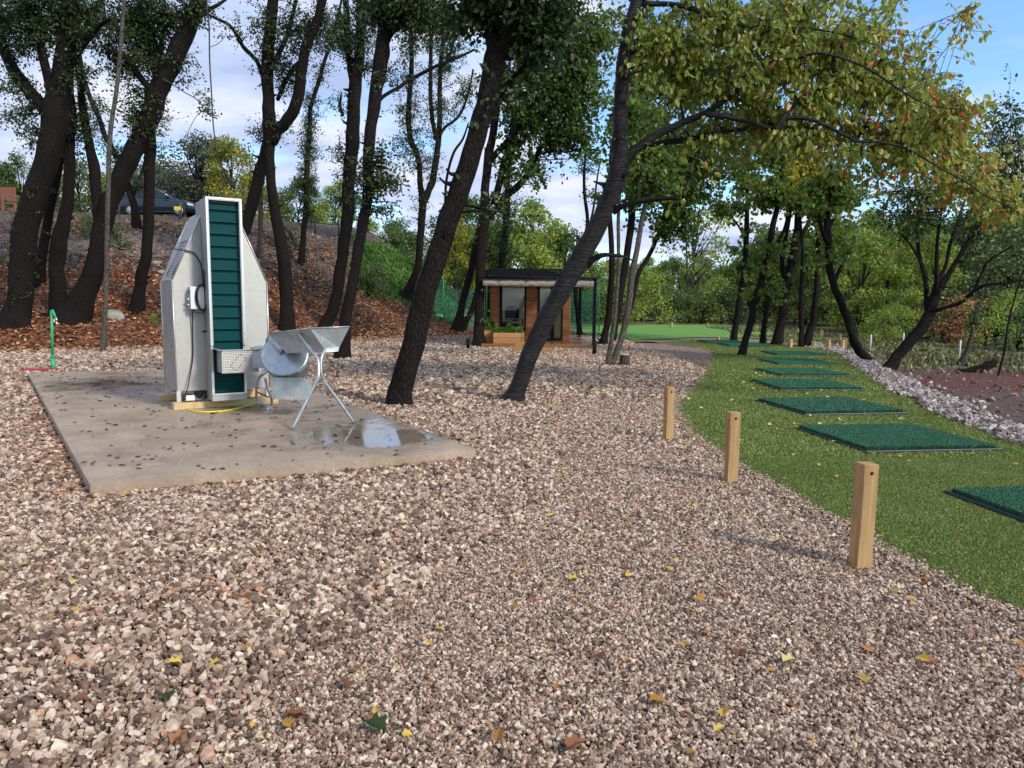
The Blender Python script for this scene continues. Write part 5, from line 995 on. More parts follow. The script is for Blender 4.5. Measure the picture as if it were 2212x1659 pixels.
n = len(Q1); scatter_leaves('brown_fallen_leaves', Q1[:, 0], Q1[:, 1], H(Q1[:, 0], Q1[:, 1])+rng.uniform(0.015, 0.03, n), rng.uniform(0.03, 0.075, n), rng.beta(1.3, 3.2, n), M['litter'], 'lobed', 0.3)
x, y = rng.uniform(-14, 13, 5200), rng.uniform(2.4, 24, 5200); k = vis(x, y) & ~inpoly(x, y, SLP) & (rng.random(5200) < np.where(inpoly(x, y, tpoly), 0.16, np.where(y < 9, 0.75, 0.35))); x, y = x[k], y[k]; ont = inpoly(x, y, tpoly)
scatter_leaves('yellow_fallen_leaves', x, y, H(x, y)+np.where(ont, 0.035, 0.028), rng.uniform(0.022, 0.062, len(x)), rng.beta(1.3, 1.7, len(x)), M['fallen_yellow'], 'lobed', 0.45)
x, y = rng.uniform(2.6, 9, 110), rng.uniform(7.5, 17, 110); k = inpoly(x, y, tpoly); x, y = x[k], y[k]
scatter_leaves('pale_leaves_on_turf', x, y, H(x, y)+0.04, rng.uniform(0.05, 0.085, len(x)), rng.beta(3, 1.0, len(x)), M['fallen_yellow'], 'broad', 0.2)
x, y = rng.uniform(-10, 0, 1500), rng.uniform(5.8, 16.5, 1500); k = inpoly(x, y, SLP) & (rng.random(1500) < 0.95); x, y = x[k], y[k]
scatter_leaves('wet_leaves_on_slab', x, y, np.full(len(x), 0.126), rng.uniform(0.02, 0.08, len(x)), rng.beta(1.1, 2.0, len(x)), M['wet_leaf'], 'leaf', 0.04)
# grass on the bank's end and turf fibres
x, y = rng.uniform(-12, -1.2, 60000), rng.uniform(28, 48, 60000); t = y-np.interp(x, *TOE); k = inpoly(x+rng.normal(0, .25, 60000), y+rng.normal(0, .25, 60000), GP_) & (vnoise(x, y, 1.3)+rng.normal(0, .4, 60000) > -0.7); x, y = x[k], y[k]; n = len(x)
D = np.stack([rng.normal(0, .35, n), rng.normal(0, .35, n), np.ones(n)], 1)
tag(link('bank_grass', leaf_mesh('bank_grass', np.stack([x, y, H(x, y)], 1), D, rng.uniform(.10, .26, n), rng.uniform(0, 1, n)*0.9, M['grass_blade'], 'diamond')), kind='stuff')
x, y = rng.uniform(6, 26, 90000), rng.uniform(16.5, 40, 90000); k = (x > np.interp(y, so[:, 1], so[:, 0])+0.3) & (vnoise(x, y, 0.9, 6)+rng.normal(0, .5, 90000) > 0.1) & (rng.random(90000) < np.clip((y-16)/6, 0, 1)); x, y = x[k], y[k]; n = len(x)
D = np.stack([rng.normal(0, .5, n), rng.normal(0, .5, n), np.ones(n)], 1)
tag(link('dry_grass', leaf_mesh('dry_grass', np.stack([x, y, H(x, y)], 1), D, rng.uniform(.05, .16, n), rng.uniform(0, 1, n), leaf_mat('dry_grass', [(0.0, (0.05, 0.07, 0.02)), (0.5, (0.16, 0.17, 0.06)), (1.0, (0.34, 0.28, 0.14))], 0.2), 'diamond')), kind='stuff')
x, y = grid(1.4, 9.5, 3.0, 7.5, 0.0092); k = vis(x, y, 0.1) & inpoly(x, y, tpoly); x, y = x[k], y[k]
x2, y2 = grid(1.4, 9.5, 7.5, 13, 0.021); k = vis(x2, y2, 0.1) & inpoly(x2, y2, tpoly); x, y = np.concatenate([x, x2[k]]), np.concatenate([y, y2[k]]); x3, y3 = grid(1.4, 14, 13, 26, 0.05); k = inpoly(x3, y3, tpoly); x, y = np.concatenate([x, x3[k]]), np.concatenate([y, y3[k]]); n = len(x)
D = np.stack([rng.normal(0.15, .45, n), rng.normal(0, .45, n), np.ones(n)], 1); S_ = np.where(y < 7.5, 1, np.where(y < 13, 1.6, 2.4))
tag(link('turf_fibres', leaf_mesh('turf_fibres', np.stack([x, y, H(x, y)+.014], 1), D, rng.uniform(.010, .020, n)*S_, np.clip(rng.normal(.58, .16, n)+0.12*vnoise(x, y, 1.3), 0, 1), M['turf_blade'], 'diamond')), kind='stuff')

# ------------------------------------------------------------------ ball washing machine with elevator
wl = G(383, 869, .2); wt = thing('washing_machine', 'tall embossed aluminium washing machine with a green belt elevator standing on the slab', 'machine', (wl[0], wl[1], 0.12), R(33))
Z0 = 0.08   # top of the timber bearers above the slab
def wz(z): return z-0.12
body = [(0, wz(.345)), (1.22, wz(.33)), (1.22, wz(1.815)), (0.89, wz(2.60)), (0.82, wz(2.74)), (0.42, wz(2.74)), (0.385, wz(2.68)), (0, wz(1.825))]
o = MB().prism(body, 1, 0, 1.0).build('cabinet', M['emboss'], wt, bevel=0.004)
MB().box((0.385, -.001, wz(2.60)), (0.81, 0.36, wz(2.872))).build('elevator_head', M['emboss'], wt, bevel=.004)
mb = MB()
for (x0, z0), (x1, z1) in zip(body[1:4]+[body[7], body[0]], body[2:5]+[body[6], body[7]]):
    mb.tube([(x0, -0.004, z0), (x1, -0.004, z1)], 0.010, 4)
for (x0, z0), (x1, z1) in ((body[7], body[6]), (body[0], body[7])):
    mb.tube([(x0, 1.0, z0), (x1, 1.0, z1)], 0.010, 4)
mb.tube([(0.0, 0, wz(1.825)), (0.0, 1.0, wz(1.825))], 0.008, 4)
mb.build('corner_trim', M['trim'], wt)
# seam of the sheets and inspection hatch on the left slope
mb = MB(); mb.box((0.01, -0.006, wz(1.70)), (0.37, -0.001, wz(1.706))).box((0.83, -0.006, wz(1.70)), (1.21, -0.001, wz(1.706))).build('sheet_seam', M['trim'], wt)
def slope_pt(k, t, off=0.006):
    a, b = Vector((0, 0, wz(1.825))), Vector((0.385, 0, wz(2.68))); p = a.lerp(b, k); n = Vector((-(b-a).z, 0, (b-a).x)).normalized(); return Vector((p.x, t, p.z))+n*off
mb = MB(); q = [slope_pt(.06, .12), slope_pt(.62, .12), slope_pt(.62, .62), slope_pt(.06, .62)]
for i in range(4): mb.tube([q[i], q[(i+1) % 4]], 0.006, 4)
for i in range(12):
    k = 0.1+i*0.045; mb.tube([slope_pt(k, .2), slope_pt(k, .54)], 0.005, 4)
mb.build('louvre_hatch', M['trim'], wt)
for (s_, t_) in ((0.0, 0.0), (0.0, 0.95), (1.17, 0.0), (1.17, 0.95)):
    MB().box((s_-.003, t_-.003, Z0), (s_+0.05, t_+0.008, wz(.35))).box((s_-.003, t_+.009, Z0), (s_+0.006, t_+0.05, wz(.35))).build('leg', M['trim'], wt)
# rivets
mb = MB()
for z in np.arange(.5, 1.8, .26):
    for s_ in (0.03, 1.19): mb.lathe([(0, -.003), (.007, -.002), (.007, .0)], (s_, -0.003, wz(z)), 8, Matrix.Rotation(R(90), 3, 'X'))
for s_, z in ((.05, 1.2), (.2, 1.69), (.95, 1.2), (1.08, 1.2), (.95, 1.72), (.15, .45), (.12, 2.0), (1.1, 1.9)): mb.lathe([(0, -.003), (.007, -.002), (.007, .0)], (s_, -0.003, wz(z)), 8, Matrix.Rotation(R(90), 3, 'X'))
mb.build('rivets', M['trim'], wt)
mb = MB()
for z in (1.45, 1.27, 1.08, .93): mb.box((-0.006, .28, wz(z)), (-0.001, .296, wz(z+.02)))
mb.build('slot_marks', M['black'], wt)
# channel cover left of the elevator
TF = -0.40; SLf, SRt = 0.375, 0.815
o = MB().box((SLf-.002, -0.18, wz(.30)), (SLf+.05, 0.0, wz(2.6))).build('cable_channel', M['emboss'], wt)
mb = MB(); mb.box((SLf, TF, wz(.97)), (SLf+.035, 0.0, wz(2.875))).box((SRt-.035, TF, wz(.97)), (SRt, 0.0, wz(2.875))).box((SLf+.035, TF, wz(2.84)), (SRt-.035, 0.0, wz(2.875)))
mb.box((SLf, TF+.02, wz(.23)), (SLf+.03, 0.0, wz(.97))).box((SRt-.03, TF+.02, wz(.23)), (SRt, 0, wz(.97))).box((SLf+.03, TF+.02, wz(.23)), (SRt-.03, -.01, wz(.325)))
mb.build('elevator_frame', M['emboss'], wt, bevel=0.003)
mb = MB(); mb.box((SLf-.003, TF-.006, wz(.97)), (SLf+.022, TF-.001, wz(2.88))).box((SRt-.022, TF-.006, wz(.97)), (SRt+.003, TF-.001, wz(2.88))).box((SLf+.022, TF-.006, wz(2.855)), (SRt-.022, TF-.001, wz(2.88)))
mb.box((SLf-.002, TF+.014, wz(.325)), (SLf+.028, TF+.019, wz(.62))).box((SRt-.028, TF+.014, wz(.325)), (SRt+.002, TF+.019, wz(.62))).box((SLf+.03, TF+.014, wz(.31)), (SRt-.03, TF+.019, wz(.332)))
mb.build('edge_strip', M['trim'], wt)
bo = MB().box((SLf+.036, TF+.075, wz(.335)), (SRt-.036, TF+.085, wz(2.81))).build('belt', M['belt'], wt)
mb = MB(); z = .40
while z < 2.80:
    mb.prism([(TF+.075, wz(z)), (TF+.030, wz(z+.012)), (TF+.030, wz(z+.017)), (TF+.075, wz(z+.012))], 0, SLf+.045, SRt-.045); z += 0.1545
mb.build('cleats', M['cleat'], bo)
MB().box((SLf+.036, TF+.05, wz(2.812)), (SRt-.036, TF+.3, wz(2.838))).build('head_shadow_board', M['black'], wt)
# tray
a0, a1, t0, t1, zb, zt = 0.445, 0.905, -0.68, -0.30, wz(.625), wz(.925)
ty = MB(); th = .006
ty.box((a0, t0, zb), (a1, t1, zb+th)).box((a0, t0, zb+th), (a1, t0+th, zt)).box((a0, t0+th, zb+th), (a0+th, t1, zt)).box((a1-th, t0+th, zb+th), (a1, t1, zt))
tr = ty.build('tray', M['emboss'], wt)
rim = MB().box((a0-.05, t0-.035, zt), (a1+.045, t0+.004, zt+.006)).box((a0-.05, t0+.004, zt), (a0+.004, t1+.02, zt+.006)).box((a1-.004, t0+.004, zt), (a1+.045, t1+.02, zt+.006)).box((a0+.01, t0-.004, zt-.022), (a1-.01, t0-.001, zt-.002)); rim.build('rim', M['trim'], tr)
mb = MB(); cxm, czm = 0.675, wz(.765)
q = [(cxm-.130+.0, czm-.055), (cxm-.005, czm+.105), (cxm+.073, czm+.048), (cxm-.052, czm-.112)]
for i in range(4):
    (x0, z0), (x1, z1) = q[i], q[(i+1) % 4]; mb.tube([(x0, t0-.002, z0), (x1, t0-.002, z1)], 0.0022, 4)
mb.build('outlined_rectangle', M['black'], tr)
# control box, knobs, coil of cable, plug
cb = MB().box((0.19, -0.15, wz(1.44)), (0.365, -0.002, wz(1.735))).build('control_box', M['white_plastic'], wt, bevel=0.008)
for z in (1.565, 1.495): MB().lathe([(0, -.03), (.016, -.03), (.018, 0), (0, 0)], (0.187, -0.10, wz(z)), 12, Matrix.Rotation(R(90), 3, 'Y')).build('knob', M['chrome'], cb)
MB().box((0.186, -0.12, wz(1.64)), (0.1895, -0.075, wz(1.69))).build('display', M['black'], cb)
mb = MB()
for k in range(7):
    cx0, cz0, rx, rz_ = 0.335+rnd.uniform(-.015, .015), wz(1.59)+rnd.uniform(-.01, .01), .055+.008*k/2, .17+rnd.uniform(-.012, .012)
    mb.tube([(cx0+rx*math.cos(a), -0.165-.006*(k % 3)-.012*math.sin(a*2+k), cz0+rz_*math.sin(a)) for a in np.linspace(0, 2*PI, 24)], 0.0045, 5, caps=False)
mb.tube([(.33, -.17, wz(1.42)), (.36, -.18, wz(1.36)), (.37, -.18, wz(1.25)), (.375, -.17, wz(1.17)), (.36, -.17, wz(1.155))], 0.004, 5)
mb.tube([(.23, -.10, wz(1.44)), (.25, -.12, wz(1.40)), (.33, -.16, wz(1.39)), (.37, -.15, wz(1.41))], 0.006, 5)
mb.build('coiled_cable', M['black'], wt)
MB().tube([(.365, -.17, wz(1.15)), (.325, -.17, wz(1.143))], [.018, .012], 8).tube([(.325, -.165, wz(1.147)), (.30, -.165, wz(1.145))], .003, 5).tube([(.325, -.178, wz(1.137)), (.30, -.178, wz(1.135))], .003, 5).build('plug', M['black'], wt)
pc = [(.225, -.09, wz(1.44)), (.222, -.05, wz(1.3)), (.22, -.03, wz(1.05)), (.215, -.03, wz(.85)), (.195, -.04, wz(.7)), (.16, -.06, wz(.55)), (.12, -.10, wz(.40)), (.085, -.12, wz(.30)), (.075, -.13, wz(.24))]
P = smooth_path([(*p, .008) for p in pc], 4); MB().tube(P[:, :3], .008, 6).build('power_lead', M['black'], wt)
hk = [(.10, .02, wz(2.42)), (.05, .02, wz(2.44)), (.03, .02, wz(2.42)), (.035, .02, wz(2.30)), (-.02, .0, wz(2.28)), (.02, -.02, wz(2.225)), (.15, -.025, wz(2.21)), (.27, -.03, wz(2.18)), (.345, -.06, wz(2.05)), (.36, -.09, wz(1.9)), (.362, -.10, wz(1.75)), (.362, -.11, wz(1.6))]
P = smooth_path([(*p, .009) for p in hk], 4); MB().tube(P[:, :3], .009, 6).tube([(.355, -.19, wz(1.95)), (.355, -.19, wz(1.75))], .014, 6).build('motor_lead', M['black'], wt)
MB().tube([(.09, .02, wz(2.45)), (.09, .02, wz(2.37))], .018, 8).build('cable_gland', M['black'], wt)
sb = MB().box((.10, -.10, .083), (.21, .02, .155), Matrix.Rotation(R(-12), 4, 'X')).build('socket_box', M['white_plastic'], wt, bevel=.006)
mb = MB().box((.30, .05, Z0+.02), (.72, .55, wz(.34))); mb.build('motor_box', M['black'], wt)
P = smooth_path([(.20, -.05, .12, .006), (.27, -.06, .11, .006), (.33, -.02, .14, .006), (.36, .05, .17, .006)], 4); MB().tube(P[:, :3], .006, 6).build('grey_lead', M['galv_flat'], wt)

def plank(name, label, cat, loc, rz, L_, w, h, m, group=None, z=0.0):
    o = thing(name, label, cat, (loc[0], loc[1], z), rz, group) if False else None
    me = MB().box((0, 0, 0), (L_, w, h)); o = me.build(name, m, None, bevel=.002); o.location = (loc[0], loc[1], z); o.rotation_euler = (0, 0, rz); tag(o, label, cat, group); return o
def wloc(s_, t_):
    c, s2 = math.cos(R(33)), math.sin(R(33)); return (wl[0]+s_*c-t_*s2, wl[1]+s_*s2+t_*c)
for k, nmz in enumerate(('bottom', 'middle', 'top')):
    plank('timber_batten', nmz+' pine batten of the long stack under the front legs of the washing machine', 'batten', wloc(-.06+rnd.uniform(-.01, .01), -.15), R(33+rnd.uniform(-.3, .3)), 1.36, .20, .0245, M['pine'], z=.1215+k*.0265)
for k, nmz in enumerate(('bottom', 'middle', 'top')):
    plank('timber_batten', nmz+' pine batten of the stack under the rear left leg of the washing machine', 'batten', wloc(-.10+rnd.uniform(-.02, .02), .86), R(33+rnd.uniform(-.5, .5)), .45, .14, .0245, M['pine'], z=.1215+k*.0265)
for k, nmz in enumerate(('bottom', 'middle', 'top')):
    plank('timber_batten', nmz+' pine batten of the short stack beneath the right side of the washing machine', 'batten', wloc(1.0+rnd.uniform(-.01, .01), .72), R(33+rnd.uniform(-.5, .5)), .26, .14, .033, M['pine'], z=.1215+k*.035)
# yellow cable on the slab
pts = [(389.5, 855, .22), (391, 864, .16), (397, 878, .13), (412, 886, .128), (435, 889.5, .128), (468, 889, .128), (505, 884, .128), (545, 873, .128), (558, 869.5, .128), (572, 864, .15), (580, 861, .17)]
P = smooth_path([(*G(u, v, z), .0115) for u, v, z in pts], 5); o = MB().tube(P[:, :3], .0115, 8).build('extension_cable', M['yellow_cable']); tag(o, 'yellow cable looping over the wet slab in front of the washing machine', 'cable')

# ------------------------------------------------------------------ drum machine
def rp(x, y): return 521.2+x*.16534, 674.8+y*.16534
def RA(x, y, Y): return Vector(atY(*rp(x, y), Y))
dt = thing('drum_machine', 'low galvanised drum machine with a round lid, between the washing machine and the X-legged hopper', 'machine', (-2.95, 9.7, .12)); DO = Vector((-2.95, 9.7, .12))
dc = RA(566, 550, 9.3)-DO; ax = Vector((0.10, -math.cos(R(30)), math.sin(R(30)))).normalized(); Mx = ax.to_track_quat('Z', 'Y').to_matrix()
MB().lathe([(0, .0), (.275, .0), (.29, -.004), (.293, -.03)], dc, 40, Mx).build('drum_lid', M['galv'], dt)
MB().lathe([(.296, -.012), (.296, -.034), (.280, -.036), (.280, -.055), (.297, -.057), (.297, -.066), (.27, -.07), (.26, -.34), (.20, -.40), (0, -.40)], dc, 40, Mx).build('drum', M['galv'], dt)
for a in (222, 115, -12):
    p = dc+Mx @ Vector((.315*math.cos(R(a)), .315*math.sin(R(a)), -.03)); Mr = (Mx @ Matrix.Rotation(R(a), 3, 'Z')).to_4x4(); Mr.translation = p
    MB().box((-.05, -.035, -.02), (.035, .035, .012), Mr).tube([Mr @ Vector((.0, 0, .012)), Mr @ Vector((.0, 0, .03))], .009, 6).build('clamp', M['galv'], dt)
# chute from the lid up to the hopper
n0 = RA(610, 520, 9.38)-DO; n1 = RA(420, 330, 9.5)-DO
rows = [(*(n0+(n1-n0)*k-ax*0.0), .125-.006*k) for k in np.linspace(0, 1, 6)]
MB().tube([Vector(r[:3]) for r in rows], [r[3] for r in rows], 24, caps=False).build('chute', M['galv'], dt).modifiers.new('s', 'SOLIDIFY').thickness = .004
b0_ = RA(172, 520, 9.75)-DO; MB().box((b0_.x, -.05, b0_.z-.20), (b0_.x+.28, .35, b0_.z-.0)).prism([(-.05, b0_.z), (.35, b0_.z), (.25, b0_.z+.08), (.05, b0_.z+.08)], 0, b0_.x, b0_.x+.30).build('side_housing', M['galv'], dt, bevel=.005)
bx0, bx1 = RA(405, 870, 9.12)-DO, RA(822, 1140, 9.12)-DO
mb = MB().box((bx0.x, bx0.y, bx1.z), (bx1.x, bx0.y+.004, bx0.z)).box((bx0.x, bx0.y+.004, bx1.z), (bx0.x+.004, bx0.y+.36, bx0.z-.02)).box((bx1.x-.004, bx0.y+.004, bx1.z), (bx1.x, bx0.y+.36, bx0.z-.02)).box((bx0.x+.004, bx0.y+.004, bx1.z), (bx1.x-.004, bx0.y+.36, bx1.z+.004)).box((bx0.x-.004, bx0.y-.012, bx0.z), (bx1.x+.006, bx0.y+.01, bx0.z+.016))
mb.build('outlet_box', M['galv_flat'], dt)
def rtube(pts, r, name, par, org, m=None, sides=10):
    P = smooth_path([(*(RA(x, y, Y)-org), r) for x, y, Y in pts], 5); return MB().tube(P[:, :3], r, sides).build(name, m or M['galv'], par)
gl_ = G(*rp(355, 1268), .12)[1]; gr_ = G(*rp(820, 1240), .12)[1]
rtube([(300, 800, 9.75), (240, 850, 9.78), (202, 960, 9.8), (198, 1100, 9.85), (225, 1185, 9.86), (290, 1205, 9.82), (335, 1250, gl_), (352, 1268, gl_)], .017, 'tube_leg', dt, DO)
rtube([(310, 860, 9.62), (345, 1000, 9.64), (392, 1120, 9.66), (395, 1200, gl_), (372, 1262, gl_)], .017, 'tube_leg', dt, DO)
rtube([(825, 890, 9.62), (845, 1010, 9.66), (850, 1100, 9.72), (838, 1232, gr_)], .017, 'tube_leg', dt, DO)
rtube([(640, 1130, 10.1), (660, 1168, 10.1), (725, 1160, 10.05), (770, 1190, 10.0), (808, 1228, gr_)], .015, 'tube_leg', dt, DO)
rtube([(215, 1045, 9.84), (360, 1108, 9.66)], .008, 'tie_bar', dt, DO, M['charcoal'])
ht = thing('feed_hopper', 'open sheet-metal hopper on crossed X-shaped tube legs standing in the puddle', 'hopper', (-2.2, 8.5, .12)); HO = Vector((-2.2, 8.5, .12))
A_, B_, D_ = RA(900, 212, 8.50), RA(1415, 190, 8.62), RA(352, 280, 9.35); C_ = B_+(D_-A_)*0.95
a_, b_, d_ = RA(1080, 470, 8.62), RA(1280, 458, 8.70), RA(560, 500, 9.2); c_2 = b_+(d_-a_)
Vv = [v-HO for v in (A_, B_, C_, D_, a_, b_, c_2, d_)]
me = newmesh('hopper_tray', Vv, [(0, 4, 5, 1), (1, 5, 6, 2), (2, 6, 7, 3), (3, 7, 4, 0), (4, 7, 6, 5)], M['galv_flat']); o = link('hopper_tray', me, ht); o.modifiers.new('s', 'SOLIDIFY').thickness = .004
mb = MB()
for p, q in ((0, 1), (1, 2), (2, 3), (3, 0)): mb.tube([Vv[p]+Vector((0, 0, .004)), Vv[q]+Vector((0, 0, .004))], .009, 6)
mb.build('rolled_rim', M['galv'], ht)
lip = [v-HO for v in (a_+Vector((0, 0, .006)), b_+Vector((.0, 0, .006)), b_+Vector((-.01, -.01, -.045)), a_+Vector((0.01, -.01, -.045)))]
o = link('lower_lip', newmesh('lower_lip', lip+[Vv[7], Vv[7]+Vector((0.03, -.02, -.03)), lip[3]+Vector((-.012, 0, 0)), lip[0]+Vector((-.012, 0, 0))], [(0, 1, 2, 3), (4, 5, 6, 7)], M['galv_flat']), ht); o.modifiers.new('s', 'SOLIDIFY').thickness = .004
rtube([(762, 285, 8.74), (830, 380, 8.68), (905, 490, 8.58), (985, 590, 8.5), (1006, 650, 8.47), (1010, 820, 8.42), (985, 900, 8.40), (940, 985, 8.38), (800, 1262, 8.30), (662, 1530, 8.226)], .0175, 'tube_leg', ht, HO, sides=12)
rtube([(1100, 478, 8.60), (1058, 560, 8.53), (1042, 640, 8.50), (1042, 780, 8.48), (1070, 870, 8.50), (1120, 950, 8.52), (1300, 1195, 8.60), (1480, 1452, 8.672)], .0175, 'tube_leg', ht, HO, sides=12)
MB().tube([RA(1005, 700, 8.45)-HO, RA(1045, 700, 8.5)-HO], .008, 6).build('weld_bolt', M['galv'], ht)

# ------------------------------------------------------------------ standpipe, red lid, stump, rocks, sack
tb = G(115.5, 803); tt = thing('standpipe', 'green garden standpipe with a metal tap at the far left corner of the slab', 'tap', tb)
MB().tube([(0, 0, -.05), (0, 0, .30)], .042, 12).tube([(0, 0, .30), (0, 0, .345)], .05, 12).build('sleeve', M['tap_green'], tt)
tz = 1.29; MB().tube([(0, 0, .33), (.02, 0, .8), (.035, 0, tz)], .026, 12).tube([(.035, 0, tz-.01), (.06, 0, tz+.005), (.085, -.01, tz-.05), (.13, -.02, tz-.17)], .027, 12).build('pipe', M['tap_green'], tt)
MB().tube([(.135, -.02, tz-.15), (.145, -.02, tz-.22)], .026, 10).tube([(.145, -.02, tz-.21), (.145, -.03, tz-.34)], .016, 8).tube([(.11, -.02, tz-.265), (.185, -.02, tz-.265)], .010, 6).build('tap', M['brass'], tt)
MB().tube([(.01, -.03, tz-.155), (-.08, -.03, tz-.155)], .012, 6).build('lever', M['red'], tt)
rp_ = G(75, 806); o = MB().box((-.35, -.12, 0), (.35, .12, .035)).build('red_tube', M['red'], bevel=.01); o.location = tuple(rp_+np.array([-.05, .25, .03])); tag(o, 'flat red plastic piece lying behind the far left corner of the slab', 'plastic piece')
sp_ = G(1349, 790); st = thing('tree_stump', 'short sawn log standing on the gravel beside the pale double-stemmed tree', 'stump', sp_)
MB().lathe([(.13, -.03), (.128, .0), (.122, .26), (.12, .272)], (0, 0, 0), 20).build('log', M['grey_bark'], st); MB().lathe([(0, 0), (.116, 0), (.116, .006), (0, .006)], (0, 0, .270), 20).build('cut_top', M['pine'], st)
def rock(name, label, p, sx, sy, sz, m, cat='rock', seed=0):
    bm = bmesh.new(); bmesh.ops.create_icosphere(bm, subdivisions=3, radius=1); r_ = np.random.default_rng(seed)
    pl = [(Vector(r_.normal(0, 1, 3)).normalized(), r_.uniform(.55, .85)) for _ in range(12)]
    for v in bm.verts:
        for n_, d_q in pl:
            k = v.co.dot(n_)-d_q
            if k > 0: v.co -= n_*k*.9
        v.co = Vector((v.co.x*sx, v.co.y*sy, v.co.z*sz))
    me = bpy.data.meshes.new(name); bm.to_mesh(me); bm.free(); me.materials.append(m); o = link(name, me, None, tuple(p)); return tag(o, label, cat)
M['grey_rock'] = mat('grey_rock', (0.27, 0.25, 0.2), 0.9); g = NG(M['grey_rock']); nq = g.noise(g.co((1, 1, 1)), 4, 6, .65); g.base(g.ramp(nq, [(.3, (.10, .10, .07)), (.5, (.26, .24, .2)), (.75, (.42, .38, .31))])).nrm(g.bump(nq, .6, .05))
p = GT(246, 684); rock('boulder', 'large mossy grey boulder in the leaf litter behind the pale pole', p, .42, .35, .30, M['grey_rock'], seed=3)
for k, (u, v, s, lb) in enumerate(((262, 691, .14, 'pale stone just right of the mossy boulder'), (155, 700, .10, 'small whitish stone at the root of the two-stemmed oak'), (172, 702, .12, 'pale stone in the litter left of the pale pole'), (350, 590, .2, 'pale stone on the bank right of the straight oak'), (337, 570, .25, 'grey stone high on the bank beside the washing machine'))):
    p = GT(u, v); rock('stone', lb, p+np.array([0, 0, s*.15]), s, s*.8, s*.55, M['grey_rock'], 'stone', 20+k)
p = GT(950, 688); sk_ = rock('plastic_sack', 'crumpled white sack lying on the bank left of the cabin', p+np.array([0, 0, .08]), .36, .2, .16, M['sack'], 'sack', 40); sk_.rotation_euler = (0, R(18), R(10))
# fallen limb at right
fp = G(2120, 803); o = thing('fallen_limb', 'dead black broken limb lying at the foot of the ivy-clad tree', 'branch', fp); P = smooth_path([(-.55, .1, .02, .03), (-.3, .05, .0, .08), (0, 0, .08, .10), (.2, 0, .18, .10), (.33, 0, .26, .06)], 5); MB().tube(P[:, :3], list(P[:, 3]), 10, noise=lambda i, th, p: 1+.2*math.sin(th*3+i)).build('limb', M['oak_bark'], o)

# ------------------------------------------------------------------ posts
def bool_hole(o, c, axis, r, depth):
    bm = bmesh.new(); bmesh.ops.create_cone(bm, cap_ends=True, segments=20, radius1=r, radius2=r, depth=depth); me = bpy.data.meshes.new('cut'); 
    rot = {'x': Matrix.Rotation(R(90), 4, 'Y'), 'y': Matrix.Rotation(R(90), 4, 'X')}[axis]; bmesh.ops.transform(bm, matrix=Matrix.Translation(c) @ rot, verts=bm.verts); bm.to_mesh(me); bm.free()
    co = bpy.data.objects.new('cut', me); COL.objects.link(co); md = o.modifiers.new('h', 'BOOLEAN'); md.operation = 'DIFFERENCE'; md.object = co; md.solver = 'EXACT'
    co.parent = o.parent; bpy.context.view_layer.update()
    co.matrix_world = o.matrix_world; bpy.context.view_layer.update(); dg = bpy.context.evaluated_depsgraph_get(); nm_ = bpy.data.meshes.new_from_object(o.evaluated_get(dg)); o.modifiers.remove(md); o.data = nm_; bpy.data.objects.remove(co)
for (u, v), hgt, rz, tl, lb in (((1857, 1225), .645, 8, .012, 'nearest square pine post with a bolt hole, at the right side of the gravel path'), ((1578, 1042), .635, 6, .004, 'middle square pine post with a long crack, between gravel and turf'), ((1443, 951), .62, 14, 0, 'third square pine post along the gravel path, standing deeper in the gravel')):
    p = G(u, v); w = .048; o = thing('wooden_post', lb, 'post', p, R(rz-45+0), None)
    o.rotation_euler = (R(-.3), tl, R(rz)); 
    pb = MB().box((-w, -w, -.08), (w, w, hgt)).build('post_body', M['post_wood'], o, bevel=.003)
    bpy.context.view_layer.update(); bool_hole(pb, Vector((0.004, -w, hgt-.055)), 'y', .0115, .06)
    MB().lathe([(0, 0), (.011, 0), (.011, .003), (0, .003)], (0.004, -w+.026, hgt-.055), 12, Matrix.Rotation(R(90), 3, 'X')).build('bolt_hole', M['black'], o)
    if 'crack' in lb: MB().box((-w-.0012, -.006, .0), (-w+.002, -.003, hgt-.06)).build('crack', M['black'], o)
    MB().box((-w*.9, -w-.001, .2), (-w*.88, -w+.001, hgt-.1)).build('grain_split', M['brown_board'], o)
FP = [(1450, 696, 708), (1528, 699, 709), (1633, 703, 715), (1724, 710, 721), (1774, 713, 730), (1813, 722, 740), (1707, 733, 752), (1756, 736, 752), (1789, 734, 755), (1819, 735, 756), (1825, 731, 751), (1496, 731, 736), (1551, 728, 736)]
FL_ = ['far wooden post at the back left of the putting green', 'far wooden post at the back middle of the putting green', 'wooden post at the back of the putting green, left of the thick oak', 'wooden post just right of the thick turf oak, behind the green', 'wooden post behind the right end of the putting green', 'wooden post at the right corner of the putting green', 'low wooden post between the thick oak and the straight oak', 'low wooden post right at the foot of the two-boughed oak', 'wooden post by the pale stone strip, left of its neighbour pair', 'front one of the two wooden posts beside the creeping root', 'rear one of the two wooden posts beside the creeping root', 'short stub post left of the farthest mat', 'short stub post standing behind the farthest mat']
for (u, v0, v1), lb in zip(FP, FL_):
    p = GT(u, v1) ; h_ = (v1-v0)*p[1]/F; o = thing('wooden_post', lb, 'post', p, R(rnd.uniform(20, 60)))
    MB().box((-.055, -.055, -.05), (.055, .055, h_)).build('post_body', M['far_post'], o, bevel=.004); MB().box((-.012, -.058, h_-.08), (.012, -.054, h_-.05)).build('bolt_hole', M['black'], o)
